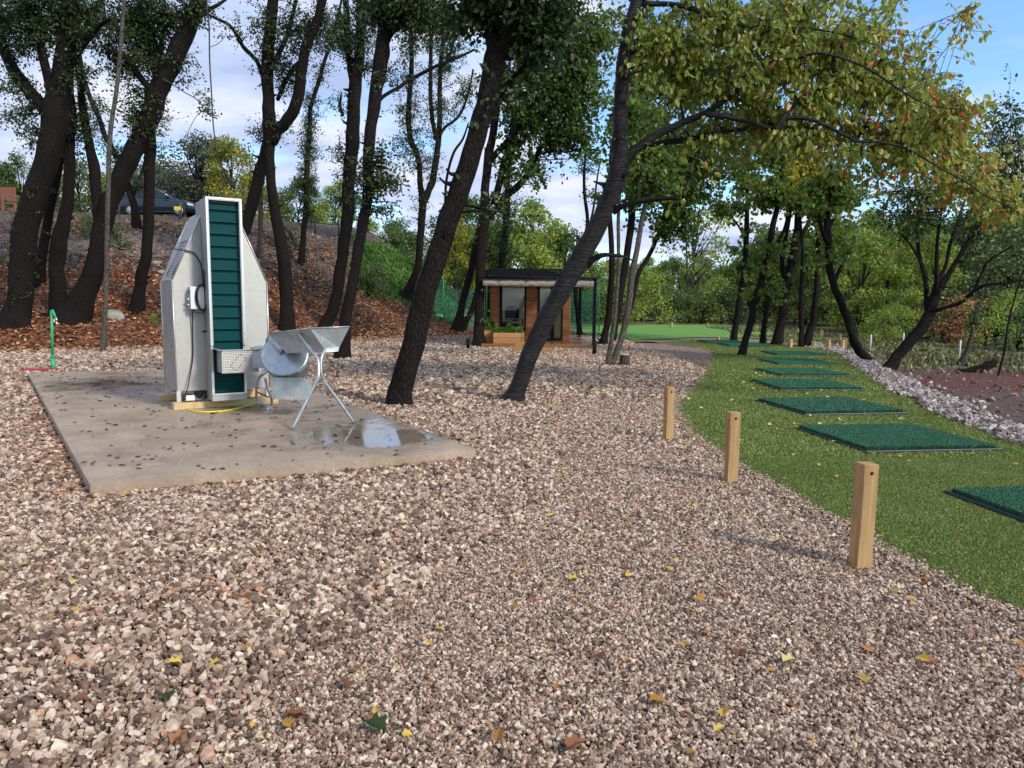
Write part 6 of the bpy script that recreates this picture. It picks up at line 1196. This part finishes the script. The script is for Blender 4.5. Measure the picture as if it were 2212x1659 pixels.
for (u, v0, v1), lb in zip(((1879, 723, 760), (1950, 719, 748), (2071, 735, 778)), ('leftmost white stake in the open ground on the right', 'middle white stake, behind the spreading oak', 'rightmost white stake, beside the ivy-clad tree')):
    p = GT(u, v1); h_ = (v1-v0)*p[1]/F; o = thing('marker_stake', lb, 'stake', p); MB().tube([(0, 0, -.05), (.01, 0, h_*.95), (.01, 0, h_)], [.028, .026, .012], 8).build('stake', M['stake'], o); MB().tube([(.01, 0, h_), (.01, 0, h_+.01)], .014, 8).build('cap', M['stake'], o)

# ------------------------------------------------------------------ tee mats
MS = [(G(1870, 983), 7.5), (G(1739, 901), 9), (G(1684, 846), 3), (G(1685, 815.5), 3.5), (G(1678, 790), 2), (G(1678, 769.5), 2), (G(1574, 749.5), 0), (G(1525, 742.5), 0)]
q1 = G(2049, 1066); MS.insert(0, (np.array([q1[0]+.10, q1[1]-1.55, 0]), 7))
ML = ['nearest dark green tee mat cut off by the right edge of the photo', 'large dark green tee mat beside the nearest post, second from the camera', 'third dark green tee mat from the camera', 'fourth dark green tee mat, with a yellow leaf on its left edge', 'fifth dark green tee mat from the camera', 'sixth dark green tee mat from the camera', 'seventh dark green tee mat, level with the leaning turf oak', 'eighth tee mat, half hidden behind the leaning turf oak', 'farthest dark green tee mat, in front of the putting green']
def fibres(x, y, z, n_len, tone=0.5):
    n = len(x); D = np.stack([rng.normal(0, .5, n), rng.normal(0, .5, n), np.ones(n)], 1); return leaf_mesh('pile', np.stack([x, y, z], 1), D, rng.uniform(.6, 1.2, n)*n_len, np.clip(rng.normal(tone, .25, n), 0, 1), M['mat_blade'], 'diamond')
for k, ((p, a), lb) in enumerate(zip(MS, ML)):
    o = thing('tee_mat', lb, 'mat', (p[0], p[1], float(H(p[0], p[1]))+.017), R(a)); w, d = 1.60, 1.50
    rb = MB(); 
    for s0 in ((0, 0, w, .05), (0, d-.05, w, d), (0, .05, .05, d-.05), (w-.05, .05, w, d-.05)): rb.box((s0[0], s0[1], 0), (s0[2], s0[3], .028))
    rb.box((.05, .05, 0), (w-.05, d-.05, .018)); rb.build('rubber_base', M['rubber'], o, bevel=.008)
    mt = MB().box((.055, .055, .019), (w-.055, d-.055, .056)).build('turf_top', M['mat_turf'], o, bevel=.006)
    if k < 5:
        n = (26000, 22000, 12000, 6000, 5000)[k]; x, y = rng.uniform(.05, w-.05, n), rng.uniform(.05, d-.05, n); m2 = n//5
        ex = np.concatenate([rng.uniform(.045, w-.045, m2), rng.uniform(.045, w-.045, m2//2), np.full(m2, .052)+rng.normal(0, .004, m2)]); ey = np.concatenate([np.full(m2, .052)+rng.normal(0, .004, m2), np.full(m2//2, d-.052), rng.uniform(.045, d-.045, m2)]); ez = rng.uniform(.022, .052, len(ex))
        link('pile', fibres(np.concatenate([x, ex]), np.concatenate([y, ey]), np.concatenate([np.full(n, .053), ez]), .014 if k < 2 else .018), mt)

# ------------------------------------------------------------------ cabin
CYW = 26.9; FR = 24.45   # wall plane, front of the deck
def cx(u, y=CYW): return float(atY(u, 690, y)[0])
def cz_(v, y=CYW, u=1140): return float(atY(u, v, y)[2])
ct0 = thing('cabin', 'small timber-clad cabin with a black flat roof and beige awning, behind the cherry trunk', 'cabin', (0.6, CYW, 0)); CO = Vector((.6, CYW, 0))
def cbx(name, a, b, m, bevel=0, par=None): 
    o = MB().box(tuple(Vector(a)-CO), tuple(Vector(b)-CO)).build(name, m, par or ct0, bevel); return o
xl, xr_ = cx(1051), cx(1229); zf = .14; ztop = 2.36; yb_ = CYW+2.5
wx0, wx1, wz0, wz1 = cx(1079), cx(1136.5), cz_(713.5), 2.30
dx0, dx1 = cx(1161.5), cx(1215.5)
cbx('deck', (cx(1046), FR, .02), (cx(1280, 25), 30.2, zf), M['deck'])
wl_ = MB()
for a, b in (((xl+.12, CYW, zf+.002), (wx0, CYW+.12, ztop)), ((wx0, CYW, zf+.002), (wx1, CYW+.12, wz0)), ((wx1, CYW, zf+.002), (dx0, CYW+.12, ztop)), ((dx1, CYW, zf+.002), (xr_, CYW+.12, ztop)), ((xr_-.12, CYW+.121, zf+.002), (xr_, yb_, ztop))): wl_.box(tuple(Vector(a)-CO), tuple(Vector(b)-CO))
wl_.build('front_wall', M['clad'], ct0)
cbx('corner_board', (xr_+.002, CYW-.01, zf+.002), (xr_+.05, CYW+.05, ztop), M['deck'])
cbx('left_glazing', (xl+.10, CYW+.13, zf+.002), (xl+.118, yb_-.07, ztop), M['glass']); cbx('rear_fill_panel', (xl+.121, yb_-.03, zf+.002), (xr_-.121, yb_-.025, ztop), M['fill_panel']); cbx('floor', (xl+.12, CYW+.121, zf+.003), (xr_-.121, yb_-.061, zf+.03), M['inner'])  # rear panel is added, letting skylight through to brighten the interior
cbx('corner_column', (xl-.06, CYW-.10, zf+.002), (xl, CYW+.02, ztop), M['grey_bark']); cbx('downpipe', (xl+.015, CYW-.06, zf+.002), (xl+.098, CYW+.05, ztop), M['charcoal'])
cbx('roof', (xl-.15, CYW-1.5, 2.375), (cx(1226), yb_+.2, 2.66), M['charcoal'], .01)
cbx('porch_beam', (xl-.16, FR+.02, 2.29), (cx(1290, FR), FR+.12, 2.345), M['charcoal'])
cbx('side_beam', (cx(1281, FR), FR+.121, 2.29), (cx(1290, FR)-.02, 30.0, 2.345), M['charcoal'])
def wframe(name, x0, x1, z0, z1, t=.10):
    f = MB()
    for a, b in (((x0, CYW-.03, z0), (x0+t, CYW+.06, z1)), ((x1-t*.7, CYW-.03, z0), (x1, CYW+.06, z1)), ((x0+t, CYW-.03, z0), (x1-t*.7, CYW+.06, z0+t*.9)), ((x0+t, CYW-.03, z1-.05), (x1-t*.7, CYW+.06, z1))): f.box(tuple(Vector(a)-CO), tuple(Vector(b)-CO))
    w_ = f.build(name, M['charcoal'], ct0, .004); g_ = MB().box(tuple(Vector((x0+t, CYW+.01, z0+t*.9))-CO), tuple(Vector((x1-t*.7, CYW+.016, z1-.05))-CO)).build('pane', M['glass'], w_); return w_
wframe('window', wx0, wx1, wz0, wz1)
mid = cx(1192)
dr1 = wframe('door', dx0, mid, zf+.01, wz1, .07); dr2 = wframe('door', mid+.002, dx1, zf+.01, wz1, .09); MB().tube([Vector((mid+.1, CYW-.07, 1.0))-CO, Vector((mid+.1, CYW-.07, 1.2))-CO], .012, 6).build('handle', M['chrome'], dr2)
# awning: flat canvas with hanging front
nx_ = 40; x0, x1 = xl-.05, cx(1281.5, FR); Vc = []; 
for i in range(nx_+1):
    x = x0+(x1-x0)*i/nx_; wv = .015*math.sin(i*1.7)+.01*math.sin(i*3.1); hz_ = 2.055-.02*i/nx_+.008*math.sin(i*2.3)
    Vc += [(x, FR+.13+wv*.3, 2.285), (x, FR+.05+wv, 2.20), (x, FR+.04-wv, hz_)]
Vc = [tuple(Vector(v)-CO) for v in Vc]; Fc = [(3*i+k, 3*i+3+k, 3*i+4+k, 3*i+1+k) for i in range(nx_) for k in (0, 1)]
o = link('awning', newmesh('awning', Vc, Fc, M['canvas'], smooth=True), ct0); o.modifiers.new('s', 'SOLIDIFY').thickness = .004
cbx('awning_top', (x0, FR+.13, 2.275), (x1, FR+.9, 2.285), M['canvas'])
mb = MB().tube([Vector((xl, FR-.01, 2.335))-CO, Vector((cx(1200), FR-.01, 2.325))-CO], .035, 8); 
for q in (1085, 1143): mb.box(tuple(Vector((cx(q, FR)-.03, FR-.06, 2.27))-CO), tuple(Vector((cx(q, FR)+.03, FR+.018, 2.39))-CO))
mb.build('gutter_pipe', M['charcoal'], ct0)
for y_ in (FR+.05, 29.8): MB().box(tuple(Vector((cx(1281, FR), y_, zf))-CO), tuple(Vector((cx(1281, FR)+.10, y_+.10, 2.29))-CO)).box(tuple(Vector((cx(1281, FR)-.05, y_-.03, zf))-CO), tuple(Vector((cx(1281, FR)+.15, y_+.13, zf+.012))-CO)).build('porch_column', M['charcoal'], ct0)
mb = MB(); ps = [Vector((cx(1114), CYW+.9, 2.3)), Vector((cx(1113), CYW+.9, 1.6)), Vector((cx(1111), CYW+.95, 1.2))]; mb.tube([p-CO for p in ps], .012, 5).build('hanging_cord', M['white_plastic'], ct0)
# furniture inside
dk_ = thing('desk', 'white-topped desk standing behind the cabin window', 'desk', (cx(1106), CYW+1.0, zf+.03)); 
MB().box((-.55, -.3, .70), (.45, .35, .735)).build('top', M['desk'], dk_)
for sx_, sy_ in ((-.5, -.25), (.4, -.25), (-.5, .3), (.4, .3)): MB().box((sx_-.02, sy_-.02, 0), (sx_+.02, sy_+.02, .699)).build('leg', M['charcoal'], dk_)
ch = thing('office_chair', 'dark office chair with a high rounded back behind the desk in the cabin', 'chair', (cx(1106), CYW+1.65, zf+.03))
MB().prism([(-.26, .62), (-.28, 1.0), (-.22, 1.14), (-.1, 1.2), (.1, 1.2), (.22, 1.14), (.28, 1.0), (.26, .62)], 1, -.05, .04).build('backrest', M['trousers'], ch, .02); MB().box((-.26, -.45, .44), (.26, .02, .52)).build('seat', M['trousers'], ch, .02); MB().tube([(0, -.2, .06), (0, -.2, .44)], .03, 8).build('column', M['charcoal'], ch)
mb = MB(); 
for k in range(5): mb.tube([(0, -.2, .08), (.28*math.cos(k*1.257), -.2+.28*math.sin(k*1.257), .03)], .02, 6)
mb.build('star_base', M['charcoal'], ch)
ch = thing('visitor_chair', 'grey chair with a rounded pale frame just inside the cabin window', 'chair', (cx(1095), CYW+.38, zf+.03), R(180))
P = smooth_path([(-.22, .0, 0, .015), (-.22, 0, .55, .015), (-.16, 0, .66, .015), (.16, 0, .66, .015), (.22, 0, .55, .015), (.22, 0, 0, .015)], 4); MB().tube(P[:, :3], .014, 6).build('frame', M['white_plastic'], ch); MB().box((-.2, -.02, .36), (.2, .01, .62)).build('backrest', M['trousers'], ch, .01); MB().box((-.2, -.4, .40), (.2, .0, .44)).build('seat', M['trousers'], ch, .01)

# person inside the cabin, mostly hidden by the cherry trunk
def skinned(name, verts, edges, radii, m, parent, sub=2):
    me = bpy.data.meshes.new(name); me.from_pydata(verts, edges, []); o = link(name, me, parent); md = o.modifiers.new('skin', 'SKIN'); md.use_smooth_shade = True
    for i, r in enumerate(radii): me.skin_vertices[0].data[i].radius = (r, r) if not hasattr(r, '__len__') else r
    me.skin_vertices[0].data[0].use_root = True; o.modifiers.new('sub', 'SUBSURF').levels = 1; o.modifiers['sub'].render_levels = sub; me.materials.append(m); return o
pe = thing('person', 'dark-haired person in a white shirt standing inside the cabin, half hidden by the cherry trunk', 'person', (cx(1180, CYW+.75), CYW+.75, zf+.03), R(-15))
Vb = [(0, 0, .95), (0, 0, 1.12), (0, -.01, 1.32), (0, 0, 1.43), (0, -.02, 1.50), (0, -.05, 1.60), (0, -.055, 1.68),
      (-.17, 0, 1.39), (-.23, -.02, 1.12), (-.19, -.16, .96), (-.15, -.22, .93), (.17, 0, 1.39), (.24, -.08, 1.16), (.16, -.26, 1.22), (.10, -.33, 1.27),
      (-.09, 0, .88), (-.10, -.01, .50), (-.10, .02, .09), (-.10, -.13, .04), (.09, 0, .88), (.10, -.01, .50), (.10, .02, .09), (.10, -.13, .04)]
Eb = [(0, 1), (1, 2), (2, 3), (3, 4), (4, 5), (5, 6), (3, 7), (7, 8), (8, 9), (9, 10), (3, 11), (11, 12), (12, 13), (13, 14), (0, 15), (15, 16), (16, 17), (17, 18), (0, 19), (19, 20), (20, 21), (21, 22)]
Rb = [(.14, .11), (.125, .10), (.15, .105), (.09, .07), .05, .085, .07, .055, .042, .034, .026, .055, .042, .034, .026, .085, .058, .042, .035, .085, .058, .042, .035]
for hx_, hp in ((-1, (-.15, -.22, .93)), (1, (.10, -.33, 1.27))):
    b = len(Vb); root = 10 if hx_ < 0 else 14; dn = Vector((-.03*hx_, -.06, -.03 if hx_ < 0 else .05)).normalized()
    for f in range(4):
        off = Vector((0.012*(f-1.5), 0, .004)); p1 = Vector(hp)+dn*.05+off; p2 = p1+dn*(.035+.006*(f in (1, 2)))+Vector((0, -.004, -.012)); Vb += [tuple(p1), tuple(p2)]; Eb += [(root, len(Vb)-2), (len(Vb)-2, len(Vb)-1)]; Rb += [.010, .007]
    p1 = Vector(hp)+Vector((-.03*hx_, -.01, .015)); p2 = p1+dn*.03; Vb += [tuple(p1), tuple(p2)]; Eb += [(root, len(Vb)-2), (len(Vb)-2, len(Vb)-1)]; Rb += [.011, .008]
body_o = skinned('body', Vb, Eb, Rb, M['skin'], pe)
mb = MB(); mb.lathe([(0, .012), (.012, .0), (0, -.012)], (0, -.145, 1.615), 8); mb.build('nose', M['skin'], pe)
for s_ in (-1, 1): MB().lathe([(0, .008), (.010, 0), (0, -.008)], (s_*.032, -.132, 1.64), 8).build('eye', M['black'], pe)
MB().box((-.022, -.138, 1.575), (.022, -.128, 1.581)).build('mouth', M['red'], pe, .002)
for s_ in (-1, 1): MB().lathe([(0, .025), (.012, 0), (0, -.025)], (s_*.088, -.05, 1.625), 8).build('ear', M['skin'], pe)
skinned('shirt', [(0, 0, .90), (0, 0, 1.12), (0, -.01, 1.32), (0, 0, 1.42), (-.17, 0, 1.39), (-.235, -.02, 1.14), (.17, 0, 1.39), (.24, -.07, 1.18)], [(0, 1), (1, 2), (2, 3), (3, 4), (4, 5), (3, 6), (6, 7)], [(.165, .135), (.15, .12), (.175, .125), (.11, .09), .075, .058, .075, .058], M['shirt'], pe)
skinned('trousers', [(0, 0, .93), (-.09, 0, .86), (-.10, -.01, .50), (-.10, .02, .10), (.09, 0, .86), (.10, -.01, .50), (.10, .02, .10)], [(0, 1), (1, 2), (2, 3), (0, 4), (4, 5), (5, 6)], [(.155, .125), .10, .075, .06, .10, .075, .06], M['trousers'], pe)
skinned('hair', [(0, -.03, 1.70), (0, .01, 1.66), (0, .03, 1.60)], [(0, 1), (1, 2)], [(.085, .085), (.09, .085), (.07, .06)], M['hair'], pe)

# planters with herbs
def planter(u0, v, L_, w, h, rz, label, y=None, herbs=2600):
    p = G(u0, v, .0) if y is None else np.array([cx(u0, y), y, 0]); zb_ = .14 if p[1] > FR+.05 else .0
    o = thing('planter_box', label, 'planter', (p[0], p[1], zb_), R(rz)); t = .03
    MB().box((0, 0, 0), (L_, t, h)).box((0, w-t, 0), (L_, w, h)).box((0, t, 0), (t, w-t, h)).box((L_-t, t, 0), (L_, w-t, h)).build('box_sides', M['planter_wood'], o, .004)
    mb = MB()
    for a in (.0, L_-.06): mb.box((a, -.022, 0), (a+.06, -.002, h+.01))
    mb.build('corner_batten', M['planter_wood'], o, .003)
    MB().box((t, t, .02), (L_-t, w-t, h-.05)).build('soil', M['trousers'], o)
    n = herbs; x, y2 = rng.uniform(t, L_-t, n), rng.uniform(t, w-t, n); hgt = .08+.16*np.clip(vnoise(x, y2, 5, u0*.01)*.5+.5, 0, 1)+.22*np.exp(-((x-L_*.52)/.09)**2)
    D = np.stack([rng.normal(0, .5, n), rng.normal(0, .5, n), np.ones(n)], 1); z = h-.06+hgt*rng.random(n)
    pl = thing('herb_plants', 'herbs in the '+label, 'herbs', (p[0], p[1], zb_+.0), R(rz)); link('foliage', leaf_mesh('foliage', np.stack([x, y2, z], 1), D, rng.uniform(.04, .09, n), rng.uniform(.1, .8, n), M['grass_blade'], 'diamond'), pl)
    mb = MB()
    for k in range(5): mb.tube([(t+.05+(L_-.2)*k/4, w/2, h-.06), (t+.07+(L_-.2)*k/4, w/2, h+.06)], .006, 5)
    mb.build('stems', M['oak_bark'], pl); return o
planter(1066, 748, 1.02, .40, .36, 4, 'front wooden planter box facing the camera before the cabin', y=24.7)
planter(1041, 745, .42, .95, .42, 14, 'nearest of the three wooden planter boxes beside the cabin corner', y=25.0)
planter(1046, 745, .42, .95, .46, 10, 'middle of the three wooden planter boxes beside the cabin corner', y=26.1, herbs=2000)
planter(1050, 745, .40, .7, .52, 8, 'rearmost of the three wooden planter boxes beside the cabin corner', y=27.3-.45, herbs=1500)
# timber beams in front of the deck
for k, (u, v, L_, z, lb) in enumerate(((1107, 762, 1.22, .0, 'long squared beam lying on the gravel in front of the cabin deck'), (1109, 757, .95, .0, 'second squared beam lying behind the long one in front of the cabin deck'), (1112, 757, .8, .13, 'short beam lying on top of the beams in front of the cabin deck'))):
    p = G(u, v); o = MB().box((0, 0, 0), (L_, .14, .125)).build('timber_beam', M['planter_wood'], None, .006); o.location = (p[0], p[1]+(.12 if k == 2 else 0), z+.002); o.rotation_euler = (0, 0, R((1, 3, 2)[k])); tag(o, lb, 'beam')
for u, v, lb in ((1284, 766, 'low black bollard light at the right front corner of the cabin deck'), (1011, 752, 'low black bollard light left of the cabin corner tree')):
    p = G(u, v) if u > 1200 else G(u, 755); o = thing('bollard_light', lb, 'bollard', p); MB().tube([(0, 0, -.02), (0, 0, .33)], .06, 12).build('shaft', M['charcoal'], o); MB().tube([(0, 0, .332), (0, 0, .36)], .064, 12).build('cap', M['black'], o)

# green netting
def net(name, label, pts, y, posts):
    b = atY(*pts[0], y); o = thing(name, label, 'netting', b); V_ = [atY(u, v, y+dy)-b for u, v, dy in [(p[0], p[1], p[2] if len(p) > 2 else 0) for p in pts]]
    n = len(V_)//2; top, bot = V_[:n], V_[n:][::-1]; VV, FF = [], []
    for i in range(n): VV += [top[i], (top[i]+bot[i])/2+np.array([0, .25*(i % 2), 0]), bot[i]]
    for i in range(n-1):
        for k in (0, 1): FF.append((3*i+k, 3*i+3+k, 3*i+4+k, 3*i+1+k))
    link('net', newmesh('net', VV, FF, M['net'], smooth=True), o)
    for (u, v0, v1) in posts:
        p0, p1 = atY(u, v0, y)-b, atY(u, v1, y)-b; MB().tube([p0, p1], .025, 6).build('pole', M['tap_green'], o)
net('net_fence', 'green netting fence hanging left of the cabin below the grassy slope', [(940, 600), (962, 612), (985, 628), (1010, 622), (1032, 628), (1052, 616), (1056, 735), (1034, 738), (1010, 730), (985, 712), (962, 690), (940, 680)], 36, [(958, 588, 690), (1052, 612, 735)])
net('net_fence', 'green netting fence seen through the open porch right of the cabin', [(1215, 620), (1232, 628), (1250, 632), (1268, 628), (1284, 618), (1296, 605), (1295, 716), (1284, 713), (1268, 712), (1250, 712), (1232, 712), (1215, 712)], 35, [(1294.5, 603, 716), (1306, 600, 655)])

# ------------------------------------------------------------------ car on the bank
yc = 43.0; cp = atY(403, 476, yc); zc = float(H(cp[0]-1, yc))
car = thing('parked_car', 'dark blue hatchback-roofed car parked on top of the bank behind the oaks', 'car', (cp[0]-1.35, yc, zc))
def loft(secs, name, m, par, smooth=True):
    n = len(secs[0]); V_ = [p for s in secs for p in s]; Fq_ = [(i*n+k, i*n+(k+1) % n, (i+1)*n+(k+1) % n, (i+1)*n+k) for i in range(len(secs)-1) for k in range(n)]+[tuple(range(n))[::-1], tuple(range((len(secs)-1)*n, len(secs)*n))]
    mb = MB(); mb.add(V_, Fq_, smooth); return mb.build(name, m, par)
def sec(x, z0, z1, hw, zs): # lower body section
    return [(x, -hw*.92, z0), (x, -hw, z0+.12), (x, -hw, zs), (x, -hw*.93, z1), (x, 0, z1+.04), (x, hw*.93, z1), (x, hw, zs), (x, hw, z0+.12), (x, hw*.92, z0)]
loft([sec(-2.22, .45, .80, .70, .68), sec(-2.12, .28, 1.0, .86, .80), sec(-1.6, .24, 1.06, .91, .85), sec(0, .22, 1.04, .92, .84), sec(.9, .24, 1.02, .92, .82), sec(1.6, .26, .92, .90, .76), sec(2.05, .28, .78, .82, .66), sec(2.22, .36, .64, .62, .58)], 'body', M['carpaint'], car)
def cab(x, z, hw): return [(x, -hw, z), (x, hw, z)]
gh = [(-2.02, 1.03, .80), (-1.55, 1.44, .68), (-.9, 1.58, .64), (-.1, 1.60, .64), (.35, 1.52, .66), (1.15, 1.02, .82)]
loft([[(x, -h_w, z), (x, -.86, .98 if i in (0, 5) else 1.0), (x, .86, .98 if i in (0, 5) else 1.0), (x, h_w, z)] for i, (x, z, h_w) in enumerate(gh)], 'cabin_shell', M['carpaint'], car, False)
mb = MB(); mb.prism([(-1.85, 1.06), (-1.50, 1.36), (-1.12, 1.45), (-1.12, 1.06)], 1, -.835, -.845); mb.prism([(-1.06, 1.06), (-1.06, 1.47), (-.36, 1.51), (-.36, 1.06)], 1, -.835, -.845); mb.prism([(-.30, 1.06), (-.30, 1.51), (.02, 1.49), (.30, 1.42), (.86, 1.06)], 1, -.835, -.845)
sw = mb.build('side_window', M['carglass'], car)
MB().tube([(-1.9, -.85, 1.05), (-1.5, -.85, 1.39), (-.9, -.85, 1.51), (-.1, -.85, 1.54), (.3, -.85, 1.46), (.93, -.85, 1.04)], .014, 5).build('window_trim', M['chrome'], car)
mb = MB(); mb.add([(.42, -.62, 1.515), (.42, .62, 1.515), (1.16, .78, 1.045), (1.16, -.78, 1.045)], [(0, 1, 2, 3)]); o = mb.build('windscreen', M['carglass'], car); o.location = (0.012, 0, .012)
MB().box((-.55, -.70, 1.595), (-1.3, -.66, 1.62)).build('roof_rail', M['charcoal'], car)
MB().box((.55, -1.05, 1.02), (.72, -.90, 1.16)).build('mirror', M['carpaint'], car, .03)
MB().box((-.38, -.935, .90), (-.22, -.915, .93)).box((-1.25, -.93, .92), (-1.09, -.91, .95)).build('door_handle', M['carpaint'], car, .005)
MB().prism([(1.72, .66), (1.80, .80), (2.08, .72), (2.14, .62)], 1, -.86, -.78).build('headlight', M['lamp'], car, .01); MB().prism([(1.72, .66), (1.80, .80), (2.08, .72), (2.14, .62)], 1, .78, .86).build('headlight', M['lamp'], car, .01)
MB().box((-2.2, -.84, .82), (-2.05, -.6, .92)).build('tail_light', M['red'], car, .01)
MB().box((-1.7, -.935, .24), (1.5, -.90, .33)).build('sill', M['black'], car)
for x in (-1.35, 1.35):
    for s_ in (-1, 1):
        w_ = MB().lathe([(.2, -.10), (.33, -.10), (.345, -.06), (.345, .06), (.33, .10), (.2, .10)], (x, s_*.83, .345), 24, Matrix.Rotation(R(90), 3, 'X')).build('wheel', M['tyre'], car)
        rm = MB().lathe([(.21, -.02), (.23, .0), (.21, .02)], (x, s_*.93, .345), 24, Matrix.Rotation(R(90), 3, 'X'))
        for k in range(5):
            a = k*1.257; rm.tube([(x, s_*.93, .345), (x+.2*math.cos(a), s_*.93, .345+.2*math.sin(a))], [.04, .028], 5)
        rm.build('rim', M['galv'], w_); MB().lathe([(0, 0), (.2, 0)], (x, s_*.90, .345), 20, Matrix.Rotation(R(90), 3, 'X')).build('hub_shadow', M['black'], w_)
# posts and rope along the track, sign, wooden board frame
p = atY(389, 473.5, 40.5); zz_ = float(H(p[0], 40.5)); sg = thing('sign_post', 'round wooden post with a small blank yellow plate in front of the dark car', 'sign post', (p[0], 40.5, zz_))
hh_ = atY(390, 437, 40.5)[2]-zz_; MB().tube([(0, 0, -.1), (.06, 0, hh_)], [.085, .075], 10).build('post', M['pale_bark'], sg); pp = atY(385, 452, 40.3)-np.array([p[0], 40.5, zz_]); MB().box((pp[0]-.26, -.12, pp[2]-.03), (pp[0]+.10, -.10, pp[2]+.16)).build('plate', M['sign_yellow'], sg)
RP = []
for k, (u, lb) in enumerate(((30, 'short rope-fence post at the far left beside the timber board frame'), (110, 'short rope-fence post behind the thick left oaks'), (190, 'short rope-fence post left of the pale pole'), (270, 'short rope-fence post left of the dark car'), (530, 'short rope-fence post behind the leaning oak right of the washing machine'), (605, 'short rope-fence post between the forked oak stems'), (685, 'tall dark rope-fence post on the bank skyline'), (735, 'rope-fence post behind the close pair of oaks'))):
    y_ = 40.8; x_ = at(u, y_); z_ = float(H(x_, y_)); o = thing('fence_post', lb, 'post', (x_, y_, z_)); MB().tube([(0, 0, -.1), (0, 0, .72 if u != 685 else .95)], .05, 8).build('post_shaft', M['grey_bark'], o); MB().tube([(0, 0, .60), (0, 0, .64)], .056, 8).build('rope_ring', M['black'], o); RP.append((x_, y_, z_+.62))
for a, b, lb in ((0, 4, 'dark rope slung between the short posts left of the car'), (4, 8, 'dark rope slung between the posts right of the washing machine')):
    pts = []
    for i in range(a, b-1):
        for t in np.linspace(0, 1, 7)[:-1]: q = np.array(RP[i])*(1-t)+np.array(RP[i+1])*t; q[2] -= .45*t*(1-t)*.6; pts.append(q-(0, .06, 0))
    pts.append(np.array(RP[b-1])-(0, .06, 0)); o = MB().tube(pts, .022, 5).build('rope', M['black']); tag(o, lb, 'rope')
by = 44.0; b0p = atY(22, 485, by); zb0 = float(H(b0p[0], by)); bf = thing('board_frame', 'brown timber frame holding a plank board at the far left edge, behind the thick oak', 'timber frame', (b0p[0], by, zb0)); kx = by/F
w2 = 13*kx; top_ = atY(22, 404, by)[2]-zb0
for s_ in (-1, 1): MB().box((s_*w2-.06, -.06, -.1), (s_*w2+.06, .06, top_)).build('upright', M['brown_board'], bf)
MB().box((-w2+.061, -.03, top_-.95), (w2-.061, .02, top_-.02)).build('board', M['brown_board'], bf); MB().box((-w2+.061, -.03, top_-1.35), (w2-.061, .02, top_-1.22)).build('rail', M['brown_board'], bf)
MB().tube([(-w2, .0, .3), (w2, .0, top_-1.4)], .05, 4).tube([(w2, .03, .3), (-w2, .03, top_-1.4)], .05, 4).build('cross_brace', M['far_post'], bf)

# individual big leaves in the foreground
LV = [(120, 1640, .10, .15, 'litter', 'dark'), ]
def bigleaf(u, v, size, tone, matn, label, rz):
    p = G(u, v); o_ = leaf_mesh('fallen_leaf', np.array([[0, 0, 0.0]]), np.array([[1.0, 0, 0.12]]), np.array([size]), np.array([tone]), M[matn], 'lobed', fold=.5, nrm=np.array([[0.05, .1, 1.0]])); ob = link('fallen_leaf', o_, None, (p[0], p[1], .033)); ob.rotation_euler = (R(rnd.uniform(-12, 12)), R(rnd.uniform(-10, 5)), R(rz)); tag(ob, label, 'leaf'); s_ = ob.modifiers.new('s', 'SOLIDIFY'); s_.thickness = .0008
for a in ((612, 1568, .10, .20, 'litter', 'large rust-brown leaf lying near the bottom left of the gravel', 10), (370, 1627, .085, .45, 'litter', 'orange-brown leaf at the bottom edge, left side', 60), (628, 1590, .055, .3, 'fallen_yellow', 'bright orange leaf just below the large rust-brown leaf', 130), (835, 1595, .10, .15, 'maple_leaf', 'green lobed leaf at the bottom, left of centre', 160),
          (1225, 1640, .10, .3, 'litter', 'curled brown leaf at the bottom edge, centre', 40), (1690, 1445, .085, .95, 'fallen_yellow', 'pale yellow leaf on the fine gravel, lower right', 20), (1870, 1490, .06, .7, 'fallen_yellow', 'small bright yellow leaf to the right of the pale one, lower right', 100), (1400, 1530, .08, .25, 'fallen_yellow', 'orange and brown leaf on the fine gravel, lower centre', 350),
          (395, 1448, .07, .7, 'fallen_yellow', 'yellow leaf on the coarse gravel, lower left', 200), (155, 1275, .055, .85, 'fallen_yellow', 'bright yellow leaf standing up on the coarse gravel at left', 80), (1228, 1264, .07, .6, 'fallen_yellow', 'golden leaf in the middle of the gravel path', 15), (362, 1515, .09, .3, 'maple_leaf', 'dull green leaf among coarse stones, lower left', 300), (2118, 1120, .0, .7, 'fallen_yellow', '', 0), (1806, 1038, .055, .8, 'fallen_yellow', 'yellow leaf lying on the turf above the nearest post', 30), (905, 1026, .06, .7, 'fallen_yellow', 'yellow leaf on the gravel just below the slab front edge', 50), (575, 1462, .0, 0, 'litter', '', 0), (1562, 1565, .06, .6, 'fallen_yellow', 'small gold leaf at the lower right, left of the turf corner', 70)):
    if a[2] > 0: bigleaf(*a)
